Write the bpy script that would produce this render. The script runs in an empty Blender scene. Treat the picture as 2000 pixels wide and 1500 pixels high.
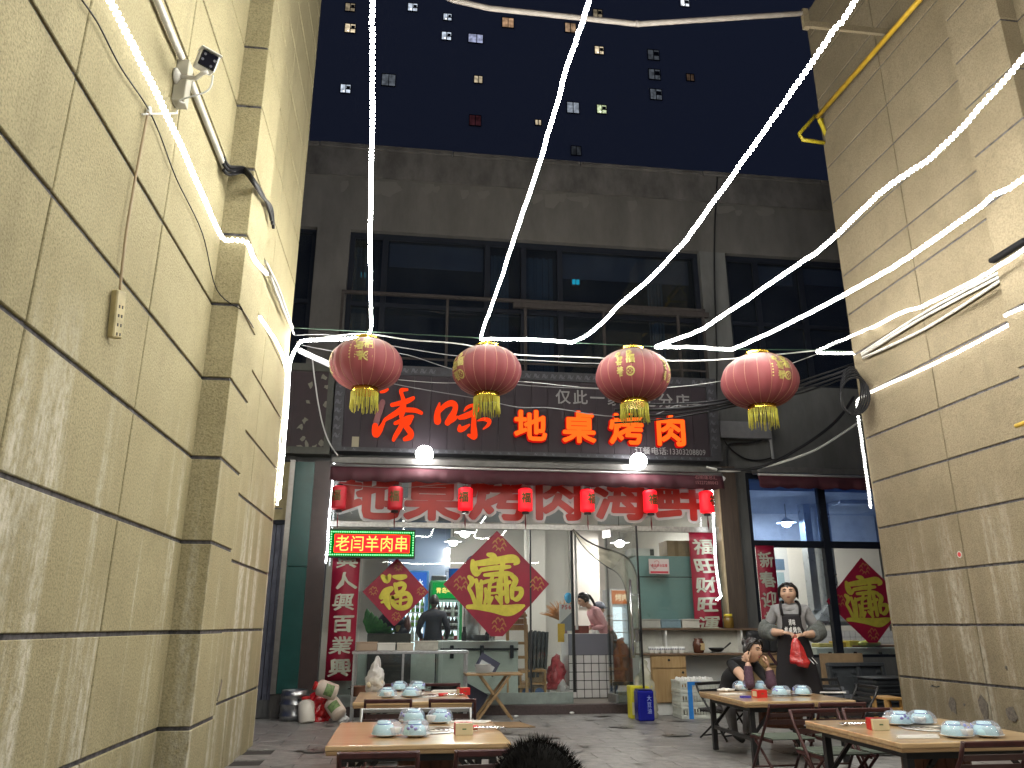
import bpy, math, random
from mathutils import Vector, Matrix, noise
random.seed(7)
S = bpy.context.scene
COL = S.collection
R = math.radians

# ---------------------------------------------------------------- camera, night sky, exposure
CAM_H, PITCH, YAW, FPX = 1.15, math.atan(472/1503), math.atan(210/1575), 1503.0
cam = bpy.data.cameras.new('camera'); co = bpy.data.objects.new('camera', cam); COL.objects.link(co)
co.location = (0, 0, CAM_H); co.rotation_euler = (math.pi/2 + PITCH, 0, -YAW)
cam.sensor_width = 36; cam.lens = 36*FPX/2000; cam.clip_start = .05; cam.clip_end = 500
S.camera = co
W = bpy.data.worlds.new('World'); S.world = W; W.use_nodes = True
bgn = W.node_tree.nodes['Background']
bgn.inputs['Color'].default_value = (.33, .45, 1.0, 1); bgn.inputs['Strength'].default_value = .048   # clear night sky over a town
S.view_settings.view_transform = 'Standard'; S.view_settings.look = 'None'
S.view_settings.exposure = 0; S.view_settings.gamma = 1; S.view_settings.use_curve_mapping = False
LED_W, LED_COOL = (1.0, .985, .91), (.93, .97, 1.0)
LED_STRENGTH = 135
cy = S.cycles
cy.use_denoising = True
try: cy.denoiser = 'OPENIMAGEDENOISE'
except Exception: pass
cy.max_bounces = 6; cy.diffuse_bounces = 4; cy.glossy_bounces = 3; cy.transmission_bounces = 4; cy.transparent_max_bounces = 16
cy.caustics_reflective = False; cy.caustics_refractive = False; cy.sample_clamp_indirect = 3
cy.use_adaptive_sampling = True; cy.adaptive_threshold = .02

# ---------------------------------------------------------------- measuring: a sight line of the survey met with a real plane
def _ray(x, y):
    a, b = x-1000, y-750
    up = math.sin(PITCH)*FPX-math.cos(PITCH)*b; fw = math.cos(PITCH)*FPX+math.sin(PITCH)*b
    return (a*math.cos(YAW)+fw*math.sin(YAW), fw*math.cos(YAW)-a*math.sin(YAW), up)
def on(ax, v, x, y):
    r = _ray(x, y); o = (0, 0, CAM_H); i = 'XYZ'.index(ax); t = (v-o[i])/r[i]
    return Vector((o[0]+t*r[0], o[1]+t*r[1], o[2]+t*r[2]))
def P(x, y, Y): return on('Y', Y, x, y)

# ---------------------------------------------------------------- materials
_m = {}
def mat(name, col, rough=.6, metal=0, emit=None, es=0, noise=0, nscale=8, bump=0, bscale=60, spec=.5, stretch=None, alpha=None, trans=0):
    if name in _m: return _m[name]
    m = bpy.data.materials.new(name); m.use_nodes = True; nt = m.node_tree; b = nt.nodes['Principled BSDF']
    b.inputs['Base Color'].default_value = (*col, 1); b.inputs['Roughness'].default_value = rough; b.inputs['Metallic'].default_value = metal
    b.inputs['Specular IOR Level'].default_value = spec
    if trans: b.inputs['Transmission Weight'].default_value = trans
    if alpha is not None: b.inputs['Alpha'].default_value = alpha
    if emit: b.inputs['Emission Color'].default_value = (*emit, 1); b.inputs['Emission Strength'].default_value = es
    tc = None
    if noise or bump:
        tc = nt.nodes.new('ShaderNodeTexCoord'); src = tc.outputs['Object']
        if stretch:
            mp = nt.nodes.new('ShaderNodeMapping'); mp.inputs['Scale'].default_value = stretch
            nt.links.new(src, mp.inputs[0]); src = mp.outputs[0]
    if noise:
        n = nt.nodes.new('ShaderNodeTexNoise'); n.inputs['Scale'].default_value = nscale; n.inputs['Detail'].default_value = 6; n.inputs['Roughness'].default_value = .65
        nt.links.new(src, n.inputs['Vector'])
        r = nt.nodes.new('ShaderNodeValToRGB'); r.color_ramp.elements[0].position = .3; r.color_ramp.elements[1].position = .7
        r.color_ramp.elements[0].color = (*[c*(1-noise) for c in col], 1); r.color_ramp.elements[1].color = (*[min(1, c*(1+noise*.6)) for c in col], 1)
        nt.links.new(n.outputs['Fac'], r.inputs[0]); nt.links.new(r.outputs[0], b.inputs['Base Color'])
        rr = nt.nodes.new('ShaderNodeMath'); rr.operation = 'MULTIPLY_ADD'; rr.inputs[1].default_value = .25; rr.inputs[2].default_value = max(.02, rough-.12)
        nt.links.new(n.outputs['Fac'], rr.inputs[0]); nt.links.new(rr.outputs[0], b.inputs['Roughness'])
    if bump:
        n2 = nt.nodes.new('ShaderNodeTexNoise'); n2.inputs['Scale'].default_value = bscale; n2.inputs['Detail'].default_value = 4
        nt.links.new(src, n2.inputs['Vector'])
        bp = nt.nodes.new('ShaderNodeBump'); bp.inputs['Strength'].default_value = bump; bp.inputs['Distance'].default_value = .01
        nt.links.new(n2.outputs['Fac'], bp.inputs['Height']); nt.links.new(bp.outputs[0], b.inputs['Normal'])
    _m[name] = m; return m

def stucco(name, c1, c2, white=0., grime=.4):
    """sprayed stucco: speckled grain, large blotches, pale lime runs that trail down the wall, dirt near the ground"""
    m = bpy.data.materials.new(name); m.use_nodes = True; nt = m.node_tree; N = nt.nodes.new; L = nt.links.new
    b = nt.nodes['Principled BSDF']; b.inputs['Roughness'].default_value = .9; b.inputs['Specular IOR Level'].default_value = .25
    g = N('ShaderNodeNewGeometry'); pos = g.outputs['Position']
    def noise(sc, det=5, scale=None):
        n = N('ShaderNodeTexNoise'); n.inputs['Scale'].default_value = sc; n.inputs['Detail'].default_value = det; n.inputs['Roughness'].default_value = .6
        if scale:
            mp = N('ShaderNodeMapping'); mp.inputs['Scale'].default_value = scale; L(pos, mp.inputs[0]); L(mp.outputs[0], n.inputs['Vector'])
        else: L(pos, n.inputs['Vector'])
        return n.outputs['Fac']
    def ramp(s, a, bb):
        r = N('ShaderNodeMapRange'); r.inputs['From Min'].default_value = a; r.inputs['From Max'].default_value = bb; L(s, r.inputs['Value']); return r.outputs['Result']
    def mixc(f, A, B):
        x = N('ShaderNodeMix'); x.data_type = 'RGBA'
        L(f, x.inputs['Factor'])
        for i, c in ((6, A), (7, B)):
            if isinstance(c, tuple): x.inputs[i].default_value = (*c, 1)
            else: L(c, x.inputs[i])
        return x.outputs[2]
    def mul(a, bb):
        x = N('ShaderNodeMath'); x.operation = 'MULTIPLY'; L(a, x.inputs[0])
        if isinstance(bb, float): x.inputs[1].default_value = bb
        else: L(bb, x.inputs[1])
        return x.outputs[0]
    col = mixc(ramp(noise(1.1, 6), .32, .68), c1, c2); col = mixc(mul(ramp(noise(3.7, 6), .5, .75), .35), col, tuple(v*.62 for v in c1))
    col = mixc(mul(ramp(noise(85, 2), .42, .70), .75), col, tuple(v*.55 for v in c1))
    col = mixc(mul(ramp(noise(17, 4), .62, .74), .35), col, tuple(v*.45 for v in c1))
    sx = N('ShaderNodeSeparateXYZ'); L(pos, sx.inputs[0])
    if white:
        run = ramp(noise(1., 4, (4.2, 4.2, .25)), .50, .62); low = ramp(sx.outputs['Z'], 2.6, 1.7)
        brk = ramp(noise(30, 3, (1, 1, .5)), .3, .6)
        col = mixc(mul(mul(mul(run, low), brk), white), col, (.74, .71, .62))
    drt = ramp(sx.outputs['Z'], .9, -.1)
    col = mixc(mul(mul(drt, ramp(noise(3, 5), .3, .7)), grime), col, (.10, .085, .06))
    dr2 = ramp(noise(1., 5, (3, 3, .12)), .56, .75)
    col = mixc(mul(dr2, .3), col, tuple(v*.4 for v in c1))
    L(col, b.inputs['Base Color'])
    bp = N('ShaderNodeBump'); bp.inputs['Strength'].default_value = .55; bp.inputs['Distance'].default_value = .008
    L(noise(75, 4), bp.inputs['Height']); L(bp.outputs[0], b.inputs['Normal'])
    return m

def glass(name, tint=(.9, .96, .95), haze=.0, dirt=(.5, .55, .55)):
    """thin pane: see-through with mirror reflection by angle, plus a thin veil of grease, and of painted blue light for the kitchen"""
    m = bpy.data.materials.new(name); m.use_nodes = True; nt = m.node_tree; N = nt.nodes.new; L = nt.links.new
    nt.nodes.remove(nt.nodes['Principled BSDF']); out = nt.nodes['Material Output']
    t = N('ShaderNodeBsdfTransparent'); t.inputs[0].default_value = (*tint, 1)
    gl = N('ShaderNodeBsdfGlossy'); gl.inputs['Roughness'].default_value = .015
    fr = N('ShaderNodeFresnel'); fr.inputs[0].default_value = 1.5
    cl = N('ShaderNodeMath'); cl.operation = 'MINIMUM'; cl.inputs[1].default_value = .45; L(fr.outputs[0], cl.inputs[0])
    mx = N('ShaderNodeMixShader'); L(cl.outputs[0], mx.inputs[0]); L(t.outputs[0], mx.inputs[1]); L(gl.outputs[0], mx.inputs[2])
    sh = mx.outputs[0]
    if haze:
        d = N('ShaderNodeBsdfDiffuse'); d.inputs[0].default_value = (*dirt, 1)
        g = N('ShaderNodeTexCoord'); n = N('ShaderNodeTexNoise'); n.inputs['Scale'].default_value = 2.2; n.inputs['Detail'].default_value = 8; L(g.outputs['Object'], n.inputs['Vector'])
        r = N('ShaderNodeMapRange'); r.inputs['From Min'].default_value = .35; r.inputs['From Max'].default_value = .75; r.inputs['To Min'].default_value = haze*.4; r.inputs['To Max'].default_value = haze
        L(n.outputs['Fac'], r.inputs['Value'])
        m2 = N('ShaderNodeMixShader'); L(r.outputs['Result'], m2.inputs[0]); L(sh, m2.inputs[1]); L(d.outputs[0], m2.inputs[2]); sh = m2.outputs[0]
    L(sh, out.inputs[0]); return m

def film(name, col=(.8, .85, 1), op=.35, rough=.12):
    """cling film or thin plastic sheet: partly clear, shiny"""
    m = bpy.data.materials.new(name); m.use_nodes = True; nt = m.node_tree; N = nt.nodes.new; L = nt.links.new
    b = nt.nodes['Principled BSDF']; b.inputs['Base Color'].default_value = (*col, 1); b.inputs['Roughness'].default_value = rough; b.inputs['Alpha'].default_value = op
    b.inputs['Specular IOR Level'].default_value = 1.0
    if op < .8:
        tl = N('ShaderNodeBsdfTranslucent'); tl.inputs[0].default_value = (*col, 1); tp = N('ShaderNodeBsdfTransparent'); m1 = N('ShaderNodeMixShader'); m1.inputs[0].default_value = op*.5; L(tp.outputs[0], m1.inputs[1]); L(tl.outputs[0], m1.inputs[2])
        m2 = N('ShaderNodeMixShader'); m2.inputs[0].default_value = op; b.inputs['Alpha'].default_value = 1; L(m1.outputs[0], m2.inputs[1]); L(b.outputs[0], m2.inputs[2]); L(m2.outputs[0], nt.nodes['Material Output'].inputs[0])
    n = N('ShaderNodeTexNoise'); n.inputs['Scale'].default_value = 38; tc = N('ShaderNodeTexCoord'); L(tc.outputs['Object'], n.inputs['Vector'])
    bp = N('ShaderNodeBump'); bp.inputs['Strength'].default_value = .8; bp.inputs['Distance'].default_value = .01; L(n.outputs['Fac'], bp.inputs['Height']); L(bp.outputs[0], b.inputs['Normal'])
    return m

def wood(name, c1, c2, rough=.35, sc=(3, 30, 30), coat=0.):
    m = bpy.data.materials.new(name); m.use_nodes = True; nt = m.node_tree; N = nt.nodes.new; L = nt.links.new
    b = nt.nodes['Principled BSDF']; b.inputs['Roughness'].default_value = rough; b.inputs['Coat Weight'].default_value = coat; b.inputs['Coat Roughness'].default_value = .12
    tc = N('ShaderNodeTexCoord'); mp = N('ShaderNodeMapping'); mp.inputs['Scale'].default_value = sc; L(tc.outputs['Object'], mp.inputs[0])
    n = N('ShaderNodeTexNoise'); n.inputs['Scale'].default_value = 1.0; n.inputs['Detail'].default_value = 7; n.inputs['Distortion'].default_value = .6; L(mp.outputs[0], n.inputs['Vector'])
    r = N('ShaderNodeValToRGB'); r.color_ramp.elements[0].position = .32; r.color_ramp.elements[1].position = .68
    r.color_ramp.elements[0].color = (*c1, 1); r.color_ramp.elements[1].color = (*c2, 1)
    L(n.outputs['Fac'], r.inputs[0]); L(r.outputs[0], b.inputs['Base Color']); return m

def lamp_mat(name, col, s):
    m = bpy.data.materials.new(name); m.use_nodes = True; nt = m.node_tree
    nt.nodes.remove(nt.nodes['Principled BSDF']); e = nt.nodes.new('ShaderNodeEmission'); e.inputs[0].default_value = (*col, 1); e.inputs[1].default_value = s
    nt.links.new(e.outputs[0], nt.nodes['Material Output'].inputs[0]); return m

# ---------------------------------------------------------------- mesh builder
_gl = {}
def glyph(ch, bold=0.):
    k = (ch, bold)
    if k not in _gl:
        c = bpy.data.curves.new('t', 'FONT'); c.body = ch; c.offset = bold; c.resolution_u = 2
        o = bpy.data.objects.new('t', c); me = bpy.data.meshes.new_from_object(o)
        _gl[k] = ([tuple(v.co) for v in me.vertices], [tuple(p.vertices) for p in me.polygons])
        bpy.data.objects.remove(o); bpy.data.curves.remove(c); bpy.data.meshes.remove(me)
    return _gl[k]

class MB:
    def __init__(s): s.v = []; s.f = []; s.m = []; s.s = []
    def add(s, vs, fs, m=0, sm=False):
        o = len(s.v); s.v += [tuple(v) for v in vs]
        for f in fs: s.f.append(tuple(i+o for i in f)); s.m.append(m); s.s.append(sm)
        return s
    def box(s, x0, x1, y0, y1, z0, z1, m=0, M=None):
        vs = [Vector((x, y, z)) for x in (x0, x1) for y in (y0, y1) for z in (z0, z1)]
        if M is not None: vs = [M @ v for v in vs]
        return s.add(vs, [(0, 1, 3, 2), (4, 6, 7, 5), (0, 4, 5, 1), (2, 3, 7, 6), (0, 2, 6, 4), (1, 5, 7, 3)], m)
    def bar(s, a, b, w, h=None, m=0, up=(0, 0, 1)):
        """a rectangular bar from a to b, w wide and h high"""
        a, b = Vector(a), Vector(b); h = w if h is None else h; d = (b-a); L = d.length; d.normalize()
        u = Vector(up)
        if abs(u.dot(d)) > .98: u = Vector((1, 0, 0)) if abs(d.x) < .9 else Vector((0, 1, 0))
        x = u.cross(d).normalized(); z = d.cross(x).normalized()
        M = Matrix((x, d, z)).transposed().to_4x4(); M.translation = a
        return s.box(-w/2, w/2, 0, L, -h/2, h/2, m, M)
    def tube(s, pts, r, n=8, m=0, cap=True, closed=False):
        pts = [Vector(p) for p in pts]; k = len(pts); rs = r if isinstance(r, (list, tuple)) else [r]*k
        t = [(pts[(i+1) % k if closed else min(i+1, k-1)]-pts[(i-1) % k if closed else max(i-1, 0)]) for i in range(k)]
        t = [x.normalized() if x.length > 1e-9 else Vector((0, 0, 1)) for x in t]
        u = t[0].cross(Vector((0, 0, 1)) if abs(t[0].z) < .9 else Vector((1, 0, 0))).normalized(); vs = []
        for i in range(k):
            u = (u-t[i]*u.dot(t[i])); u = u.normalized() if u.length > 1e-6 else t[i].orthogonal().normalized()
            w = t[i].cross(u)
            vs += [pts[i]+(u*math.cos(2*math.pi*j/n)+w*math.sin(2*math.pi*j/n))*rs[i] for j in range(n)]
        fs = [(i*n+j, i*n+(j+1) % n, ((i+1) % k)*n+(j+1) % n, ((i+1) % k)*n+j) for i in range(k if closed else k-1) for j in range(n)]
        s.add(vs, fs, m, True)
        if cap and not closed: o = len(s.v)-len(vs); s.f += [tuple(o+j for j in reversed(range(n))), tuple(o+(k-1)*n+j for j in range(n))]; s.m += [m, m]; s.s += [False, False]
        return s
    def lathe(s, prof, c=(0, 0, 0), n=16, m=0, M=None, sm=True, sx=1, sy=1):
        vs = []; c = Vector(c)
        for r, z in prof:
            for j in range(n):
                p = Vector((r*sx*math.cos(2*math.pi*j/n), r*sy*math.sin(2*math.pi*j/n), z))
                vs.append((M @ p if M is not None else p)+c)
        k = len(prof)
        fs = [(i*n+j, i*n+(j+1) % n, (i+1)*n+(j+1) % n, (i+1)*n+j) for i in range(k-1) for j in range(n)]
        s.add(vs, fs, m, sm)
        o = len(s.v)-len(vs)
        if prof[0][0] > 1e-6: s.f.append(tuple(o+j for j in reversed(range(n)))); s.m.append(m); s.s.append(False)
        if prof[-1][0] > 1e-6: s.f.append(tuple(o+(k-1)*n+j for j in range(n))); s.m.append(m); s.s.append(False)
        return s
    def ell(s, c, r, n=12, k=8, m=0, M=None, fn=None, lo=0., hi=1.):
        """ellipsoid, optionally warped by fn(unit direction) -> point; lo..hi cut it in latitude"""
        c = Vector(c); vs = []
        for i in range(k+1):
            th = math.pi*(lo+(hi-lo)*i/k)
            for j in range(n):
                a = 2*math.pi*j/n; d = Vector((math.sin(th)*math.cos(a), math.sin(th)*math.sin(a), math.cos(th)))
                p = fn(d) if fn else Vector((d.x*r[0], d.y*r[1], d.z*r[2]))
                vs.append((M @ p if M is not None else p)+c)
        fs = [(i*n+j, (i+1)*n+j, (i+1)*n+(j+1) % n, i*n+(j+1) % n) for i in range(k) for j in range(n)]
        return s.add(vs, fs, m, True)
    def prism(s, poly, fn, d, m=0):
        """outline poly (u,v) raised by depth d; fn(u,v,w) -> world"""
        n = len(poly); vs = [fn(u, v, 0) for u, v in poly]+[fn(u, v, d) for u, v in poly]
        return s.add(vs, [tuple(range(n)), tuple(reversed(range(n, 2*n)))]+[(i, i+n, (i+1) % n+n, (i+1) % n) for i in range(n)], m)
    def char(s, ch, fn, bold=0., m=0, d=0., n8=8):
        """one printed or cut-out character; fn(u,v,w) with the em box u,v in 0..1; bold thickens it; d > 0 gives it sides"""
        vs, fs = glyph(ch); n = len(vs)
        if bold:
            for k in range(n8):
                a = 6.2832*k/n8; ox, oy = bold*math.cos(a), bold*math.sin(a)
                s.add([fn(x+ox, y+.12+oy, .00025*(k+1)) for x, y, z in vs], fs, m)
                if d: s.add([fn(x+ox*1.05, y+.12+oy*1.05, d*(k+1)/n8) for x, y, z in vs], fs, m)
            if d: return s
        s.add([fn(x, y+.12, 0) for x, y, z in vs], fs, m)
        if d:
            cnt = {}
            for f in fs:
                for i in range(len(f)): e = (f[i], f[(i+1) % len(f)]); cnt[e] = 1
            rim = [e for e in cnt if (e[1], e[0]) not in cnt]
            o = len(s.v); s.v += [tuple(fn(x, y+.12, d)) for x, y, z in vs]; b = o-n
            for i, j in rim: s.f.append((b+j, b+i, o+i, o+j)); s.m.append(m); s.s.append(False)
        return s
    def brush(s, pts, fn, m=0, d=0., sub=5):
        """a brush stroke through (u, v, width), drawn as one outline"""
        q = []
        n = len(pts)
        for i in range(n-1):
            p0, p1, p2, p3 = pts[max(i-1, 0)], pts[i], pts[i+1], pts[min(i+2, n-1)]
            for k in range(sub):
                t = k/sub; q.append(tuple(.5*((2*p1[a])+(-p0[a]+p2[a])*t+(2*p0[a]-5*p1[a]+4*p2[a]-p3[a])*t*t+(-p0[a]+3*p1[a]-3*p2[a]+p3[a])*t**3) for a in range(3)))
        q.append(pts[-1]); L_, R_ = [], []
        for i, (x, y, w) in enumerate(q):
            a, b = q[max(i-1, 0)], q[min(i+1, len(q)-1)]; dx, dy = b[0]-a[0], b[1]-a[1]; l = math.hypot(dx, dy) or 1
            L_.append((x-dy/l*w/2, y+dx/l*w/2)); R_.append((x+dy/l*w/2, y-dx/l*w/2))
        def end(c, w, ux, uy):  # rounded tip
            return [(c[0]+w/2*(math.cos(a)*ux-math.sin(a)*uy), c[1]+w/2*(math.cos(a)*uy+math.sin(a)*ux)) for a in (.9, .3, -.3, -.9)]
        e = q[-1]; p = q[-2]; l = math.hypot(e[0]-p[0], e[1]-p[1]) or 1
        tip = end(e, e[2], (e[0]-p[0])/l, (e[1]-p[1])/l)
        b0, b1 = q[0], q[1]; l = math.hypot(b0[0]-b1[0], b0[1]-b1[1]) or 1
        tl = end(b0, b0[2], (b0[0]-b1[0])/l, (b0[1]-b1[1])/l)
        k = len(q); base = len(s.v)
        fr = [fn(u, v, 0) for u, v in L_]+[fn(u, v, 0) for u, v in R_]
        s.add(fr, [(i, i+1, k+i+1, k+i) for i in range(k-1)], m)
        s.add([fn(*L_[-1], 0)]+[fn(u, v, 0) for u, v in tip]+[fn(*R_[-1], 0)], [tuple(range(6))], m)
        s.add([fn(*R_[0], 0)]+[fn(u, v, 0) for u, v in tl]+[fn(*L_[0], 0)], [tuple(range(6))], m)
        if d:
            loop = L_+tip+R_[::-1]+tl; n2 = len(loop)
            s.add([fn(u, v, 0) for u, v in loop]+[fn(u, v, d) for u, v in loop], [(i, (i+1) % n2, n2+(i+1) % n2, n2+i) for i in range(n2)], m)
        return s
    def xf(s, M):
        s.v = [tuple(M @ Vector(v)) for v in s.v]; return s
    def build(s, name, mats, parent=None, bevel=0, seg=1, kind=None):
        me = bpy.data.meshes.new(name); sh = Vector((0, 0, 0))
        if parent is not None:
            r = parent
            while r.parent: r = r.parent
            sh = r.location.copy()
        me.from_pydata([(v[0]-sh.x, v[1]-sh.y, v[2]-sh.z) for v in s.v], [], s.f)
        for mm in (mats if isinstance(mats, (list, tuple)) else [mats]): me.materials.append(mm)
        me.polygons.foreach_set('material_index', s.m); me.polygons.foreach_set('use_smooth', s.s); me.update()
        o = bpy.data.objects.new(name, me); COL.objects.link(o)
        if parent is not None: o.parent = parent
        if bevel:
            b = o.modifiers.new('b', 'BEVEL'); b.width = bevel; b.segments = seg; b.limit_method = 'ANGLE'; b.angle_limit = R(40)
        if kind: o['kind'] = kind
        return o
def tag(o, label, cat, group=None):
    o['label'] = label; o['category'] = cat
    if group: o['group'] = group
    return o
def thing(name, label, cat, loc=(0, 0, 0), group=None):
    o = bpy.data.objects.new(name, None); COL.objects.link(o); o.location = loc; o.empty_display_size = .1
    return tag(o, label, cat, group)
KIDS = {}
def copy_tree(o, loc=None, rz=None, label=None, parent=None):
    c = o.copy(); COL.objects.link(c)
    if parent is not None: c.parent = parent
    if loc is not None: c.location = loc
    if rz is not None: c.rotation_euler = (0, 0, rz)
    if label: c['label'] = label
    for ch in list(o.children): copy_tree(ch, parent=c)
    return c
def facing(x0, z0, w, h, y):
    """em box on a plane that faces the alley (towards -Y)"""
    return lambda u, v, d: Vector((x0+u*w, y+d, z0+v*h))
def ribbon(pts, n=6):
    """smooth curve through points"""
    pts = [Vector(p) for p in pts]; q = []
    for i in range(len(pts)-1):
        p0, p1, p2, p3 = pts[max(i-1, 0)], pts[i], pts[i+1], pts[min(i+2, len(pts)-1)]
        for k in range(n):
            t = k/n; q.append(.5*((2*p1)+(-p0+p2)*t+(2*p0-5*p1+4*p2-p3)*t*t+(-p0+3*p1-3*p2+p3)*t**3))
    q.append(pts[-1]); return q

# shared materials
STEEL = mat('brushed_steel', (.55, .56, .57), .32, 1, noise=.2, nscale=30)
CHROME = mat('polished_steel', (.72, .72, .74), .24, 1)
BLACK = mat('black_paint', (.014, .014, .016), .45, noise=.3, nscale=14)
BLKPL = mat('black_plastic', (.02, .021, .024), .5, noise=.3, nscale=20)
DARKFR = mat('dark_window_frame', (.007, .009, .015), .6, spec=.2)
WHITEP = mat('white_plastic', (.72, .72, .70), .4, noise=.12)
PVC = mat('white_pvc_pipe', (.66, .64, .58), .45, noise=.25, nscale=6)
REDP = mat('red_paper', (.25, .007, .03), .42, noise=.2, nscale=5)
GOLDF = mat('gold_foil', (.60, .52, .07), .32, .35, noise=.18, nscale=9)
CARD = mat('cardboard', (.30, .20, .11), .8, noise=.2)
CERAM = mat('pale_celadon_glaze', (.46, .68, .74), .15)
WHITEC = mat('white_glaze', (.78, .79, .78), .15)
REDPL = mat('red_plastic', (.55, .02, .02), .35)
# ================================================================ ground, walls, buildings
PAVE = mat('dark_stone_paving', (.205, .198, .192), .42, noise=.55, nscale=5, bump=.35, bscale=40)
PAVE2 = mat('dark_stone_paving_worn', (.235, .227, .22), .45, noise=.6, nscale=8, bump=.35, bscale=40)
JOINT = mat('paving_joint', (.03, .028, .027), .9)
g = MB(); g.box(-60, 60, -20, 140, -.6, -.012); go = g.build('ground', JOINT); go['kind'] = 'structure'
k = 0
_pv = {}
for r_ in range(16):
    y0 = 6.35+r_*.3; off = .3 if r_ % 2 else 0
    for c_ in range(-5, 12):
        x0 = c_*.6+off-.0
        if y0 > 11.1 or (y0 < 8.4 and (x0 < -1.6 or x0 > 5.6)): continue
        key = random.randint(0, 5)
        if key not in _pv:
            o = MB().box(.003, .597, .003, .297, -.03, 0).build('paver', PAVE if key % 2 else PAVE2, go, bevel=.003); _pv[key] = o
        else:
            o = _pv[key].copy(); COL.objects.link(o)
        o.location = (x0, y0, random.uniform(-.0025, .0)); k += 1
# pavers too near the viewer's feet and too far out to be told apart
st = MB()
for r_ in range(22):
    y0 = -.25+r_*.3
    for c_ in range(-3, 10):
        x0 = c_*.6+(.3 if r_ % 2 else 0)
        if -1.6 < x0 < 5.6: st.box(x0+.003, x0+.597, y0+.003, y0+.297, -.03, -.001)
o = st.build('paving', PAVE, go); o['kind'] = 'stuff'

LJ = [.545+.565*i for i in range(17)]
RJ = [.60+.5555*i for i in range(17)]
STL = stucco('yellow_stucco', (.335, .292, .168), (.40, .352, .212), white=.62)
STR = stucco('tan_stucco', (.222, .180, .115), (.272, .224, .148), white=.3, grime=.7)
GRV = mat('painted_groove', (.085, .08, .09), .8, noise=.9, nscale=22)
GH, GV = .024, .013
def side_wall(name, label, xs, sgn, joints, ycols_near, pil, ycols_far, st_m, bed):
    """stucco wall at x = xs whose panels stand proud of dark grooves; sgn +1: panels face +x"""
    root = thing(name, label, 'wall', (xs, 0, 0))
    def X(d): return xs+sgn*d
    def bx(mb, d0, d1, y0, y1, z0, z1): a, b = sorted((X(d0), X(d1))); return mb.box(a, b, y0, y1, z0, z1)
    top = joints[-1]+.45
    bx(MB(), -.45, -.014, ycols_near[0], ycols_far[-1]-.004, -.2, top).build('core', bed, root)
    bx(MB(), -.45, -.005, ycols_far[-1]-.004, ycols_far[-1]+.012, -.2, top).build('end_face', st_m, root)
    zs = [-.05]+joints+[top]
    def panel(d0, d1, y0, y1, z0, z1, name='panel'):
        j = random.uniform(-.0015, .0015)
        bx(MB(), d0, d1+j, y0, y1, z0, z1).build(name, st_m, root, bevel=.004)
    for i in range(len(zs)-1):
        z0, z1 = zs[i]+(GH/2 if i else 0), zs[i+1]-GH/2
        for ys in (ycols_near, ycols_far):
            for a, b in zip(ys[:-1], ys[1:]):
                e0 = 0 if a == ys[0] else GV/2; e1 = 0 if b == ys[-1] else GV/2
                panel(-.03, 0, a+e0, b-e1, z0, z1)
        panel(-.03, pil[2], pil[0], pil[1], z0, z1, 'pilaster_block')
    c = MB(); bx(c, -.03, pil[2]-.012, pil[0]+.012, pil[1]-.012, -.05, top); c.build('pilaster_core', bed, root)
    return root
LW = side_wall('stucco_wall', 'long yellowish stucco wall with pale lime streaks carrying the camera and the loose power strip', -1.47, 1, LJ,
    [-3.2, -2.02, -.78, .46, 1.70, 2.94, 4.18, 5.37], (5.37, 6.02, .19), [6.02, 7.37, 8.77], STL, GRV)
RW = side_wall('stucco_wall', 'tan stucco wall opposite with a yellow gas pipe and chipped holes low down', 5.62, -1, RJ,
    [-3.2, -2.3, -1.05, .2, 1.45, 2.7, 3.95, 5.33], (5.33, 5.98, .18), [5.98, 7.32, 8.72], STR, GRV)
# dark spills and stains on the paving
rs = random.Random(21); spill = mat('greasy_spill', (.14, .135, .13), .3, noise=.5, nscale=9); sm_ = MB()
for i in range(40):
    cx, cy_ = rs.uniform(-1.2, 4.4), rs.uniform(6.9, 11); n = 14; ph = rs.uniform(0, 6); w_ = rs.uniform(.03, .16)
    sm_.prism([(cx+w_*(1+.35*math.sin(3*a+ph)+.2*math.sin(5*a))*math.cos(a), cy_+w_*.8*(1+.3*math.sin(2*a+ph))*math.sin(a)) for a in [6.2832*j/n for j in range(n)]], lambda u, v, d: Vector((u, v, .0012+.0004*i+d*0)), 0.0)
sm_.f = [f for f in sm_.f if len(f) > 4][::2]; sm_.m = [0]*len(sm_.f); sm_.s = [False]*len(sm_.f)
sm_.build('spill_stain', spill, go)['kind'] = 'stuff'
# chipped holes and metal staples in the right wall
chip = mat('broken_mortar', (.14, .12, .10), .95, noise=.5, nscale=40)
for px, py, w, h in ((1862, 1377, .06, .09), (1922, 1381, .07, .10), (1977, 1395, .07, .07), (1884, 1376, .015, .015), (1966, 1304, .015, .018)):
    c = on('X', 5.62, px, py); m = MB(); n = 9
    ring = [(w*(.7+.5*random.random())*math.cos(2*math.pi*i/n), h*(.7+.5*random.random())*math.sin(2*math.pi*i/n)) for i in range(n)]
    m.prism(ring, lambda u, v, d: Vector((5.617-d, c.y+u, c.z+v)), .006); m.build('chip', chip, RW)
# strip of torn skirting and a hook on the left wall
m = MB(); a = on('X', -1.47, 425, 1352); m.bar((-1.45, a.y-.02, a.z), (-1.45, a.y+.02, a.z+.09), .006, .03); m.bar((-1.45, a.y-.02, a.z), (-1.455, a.y-.05, a.z-.06), .006, .02); m.build('torn_trim', mat('torn_trim', (.2, .17, .13), .8), LW)

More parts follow.
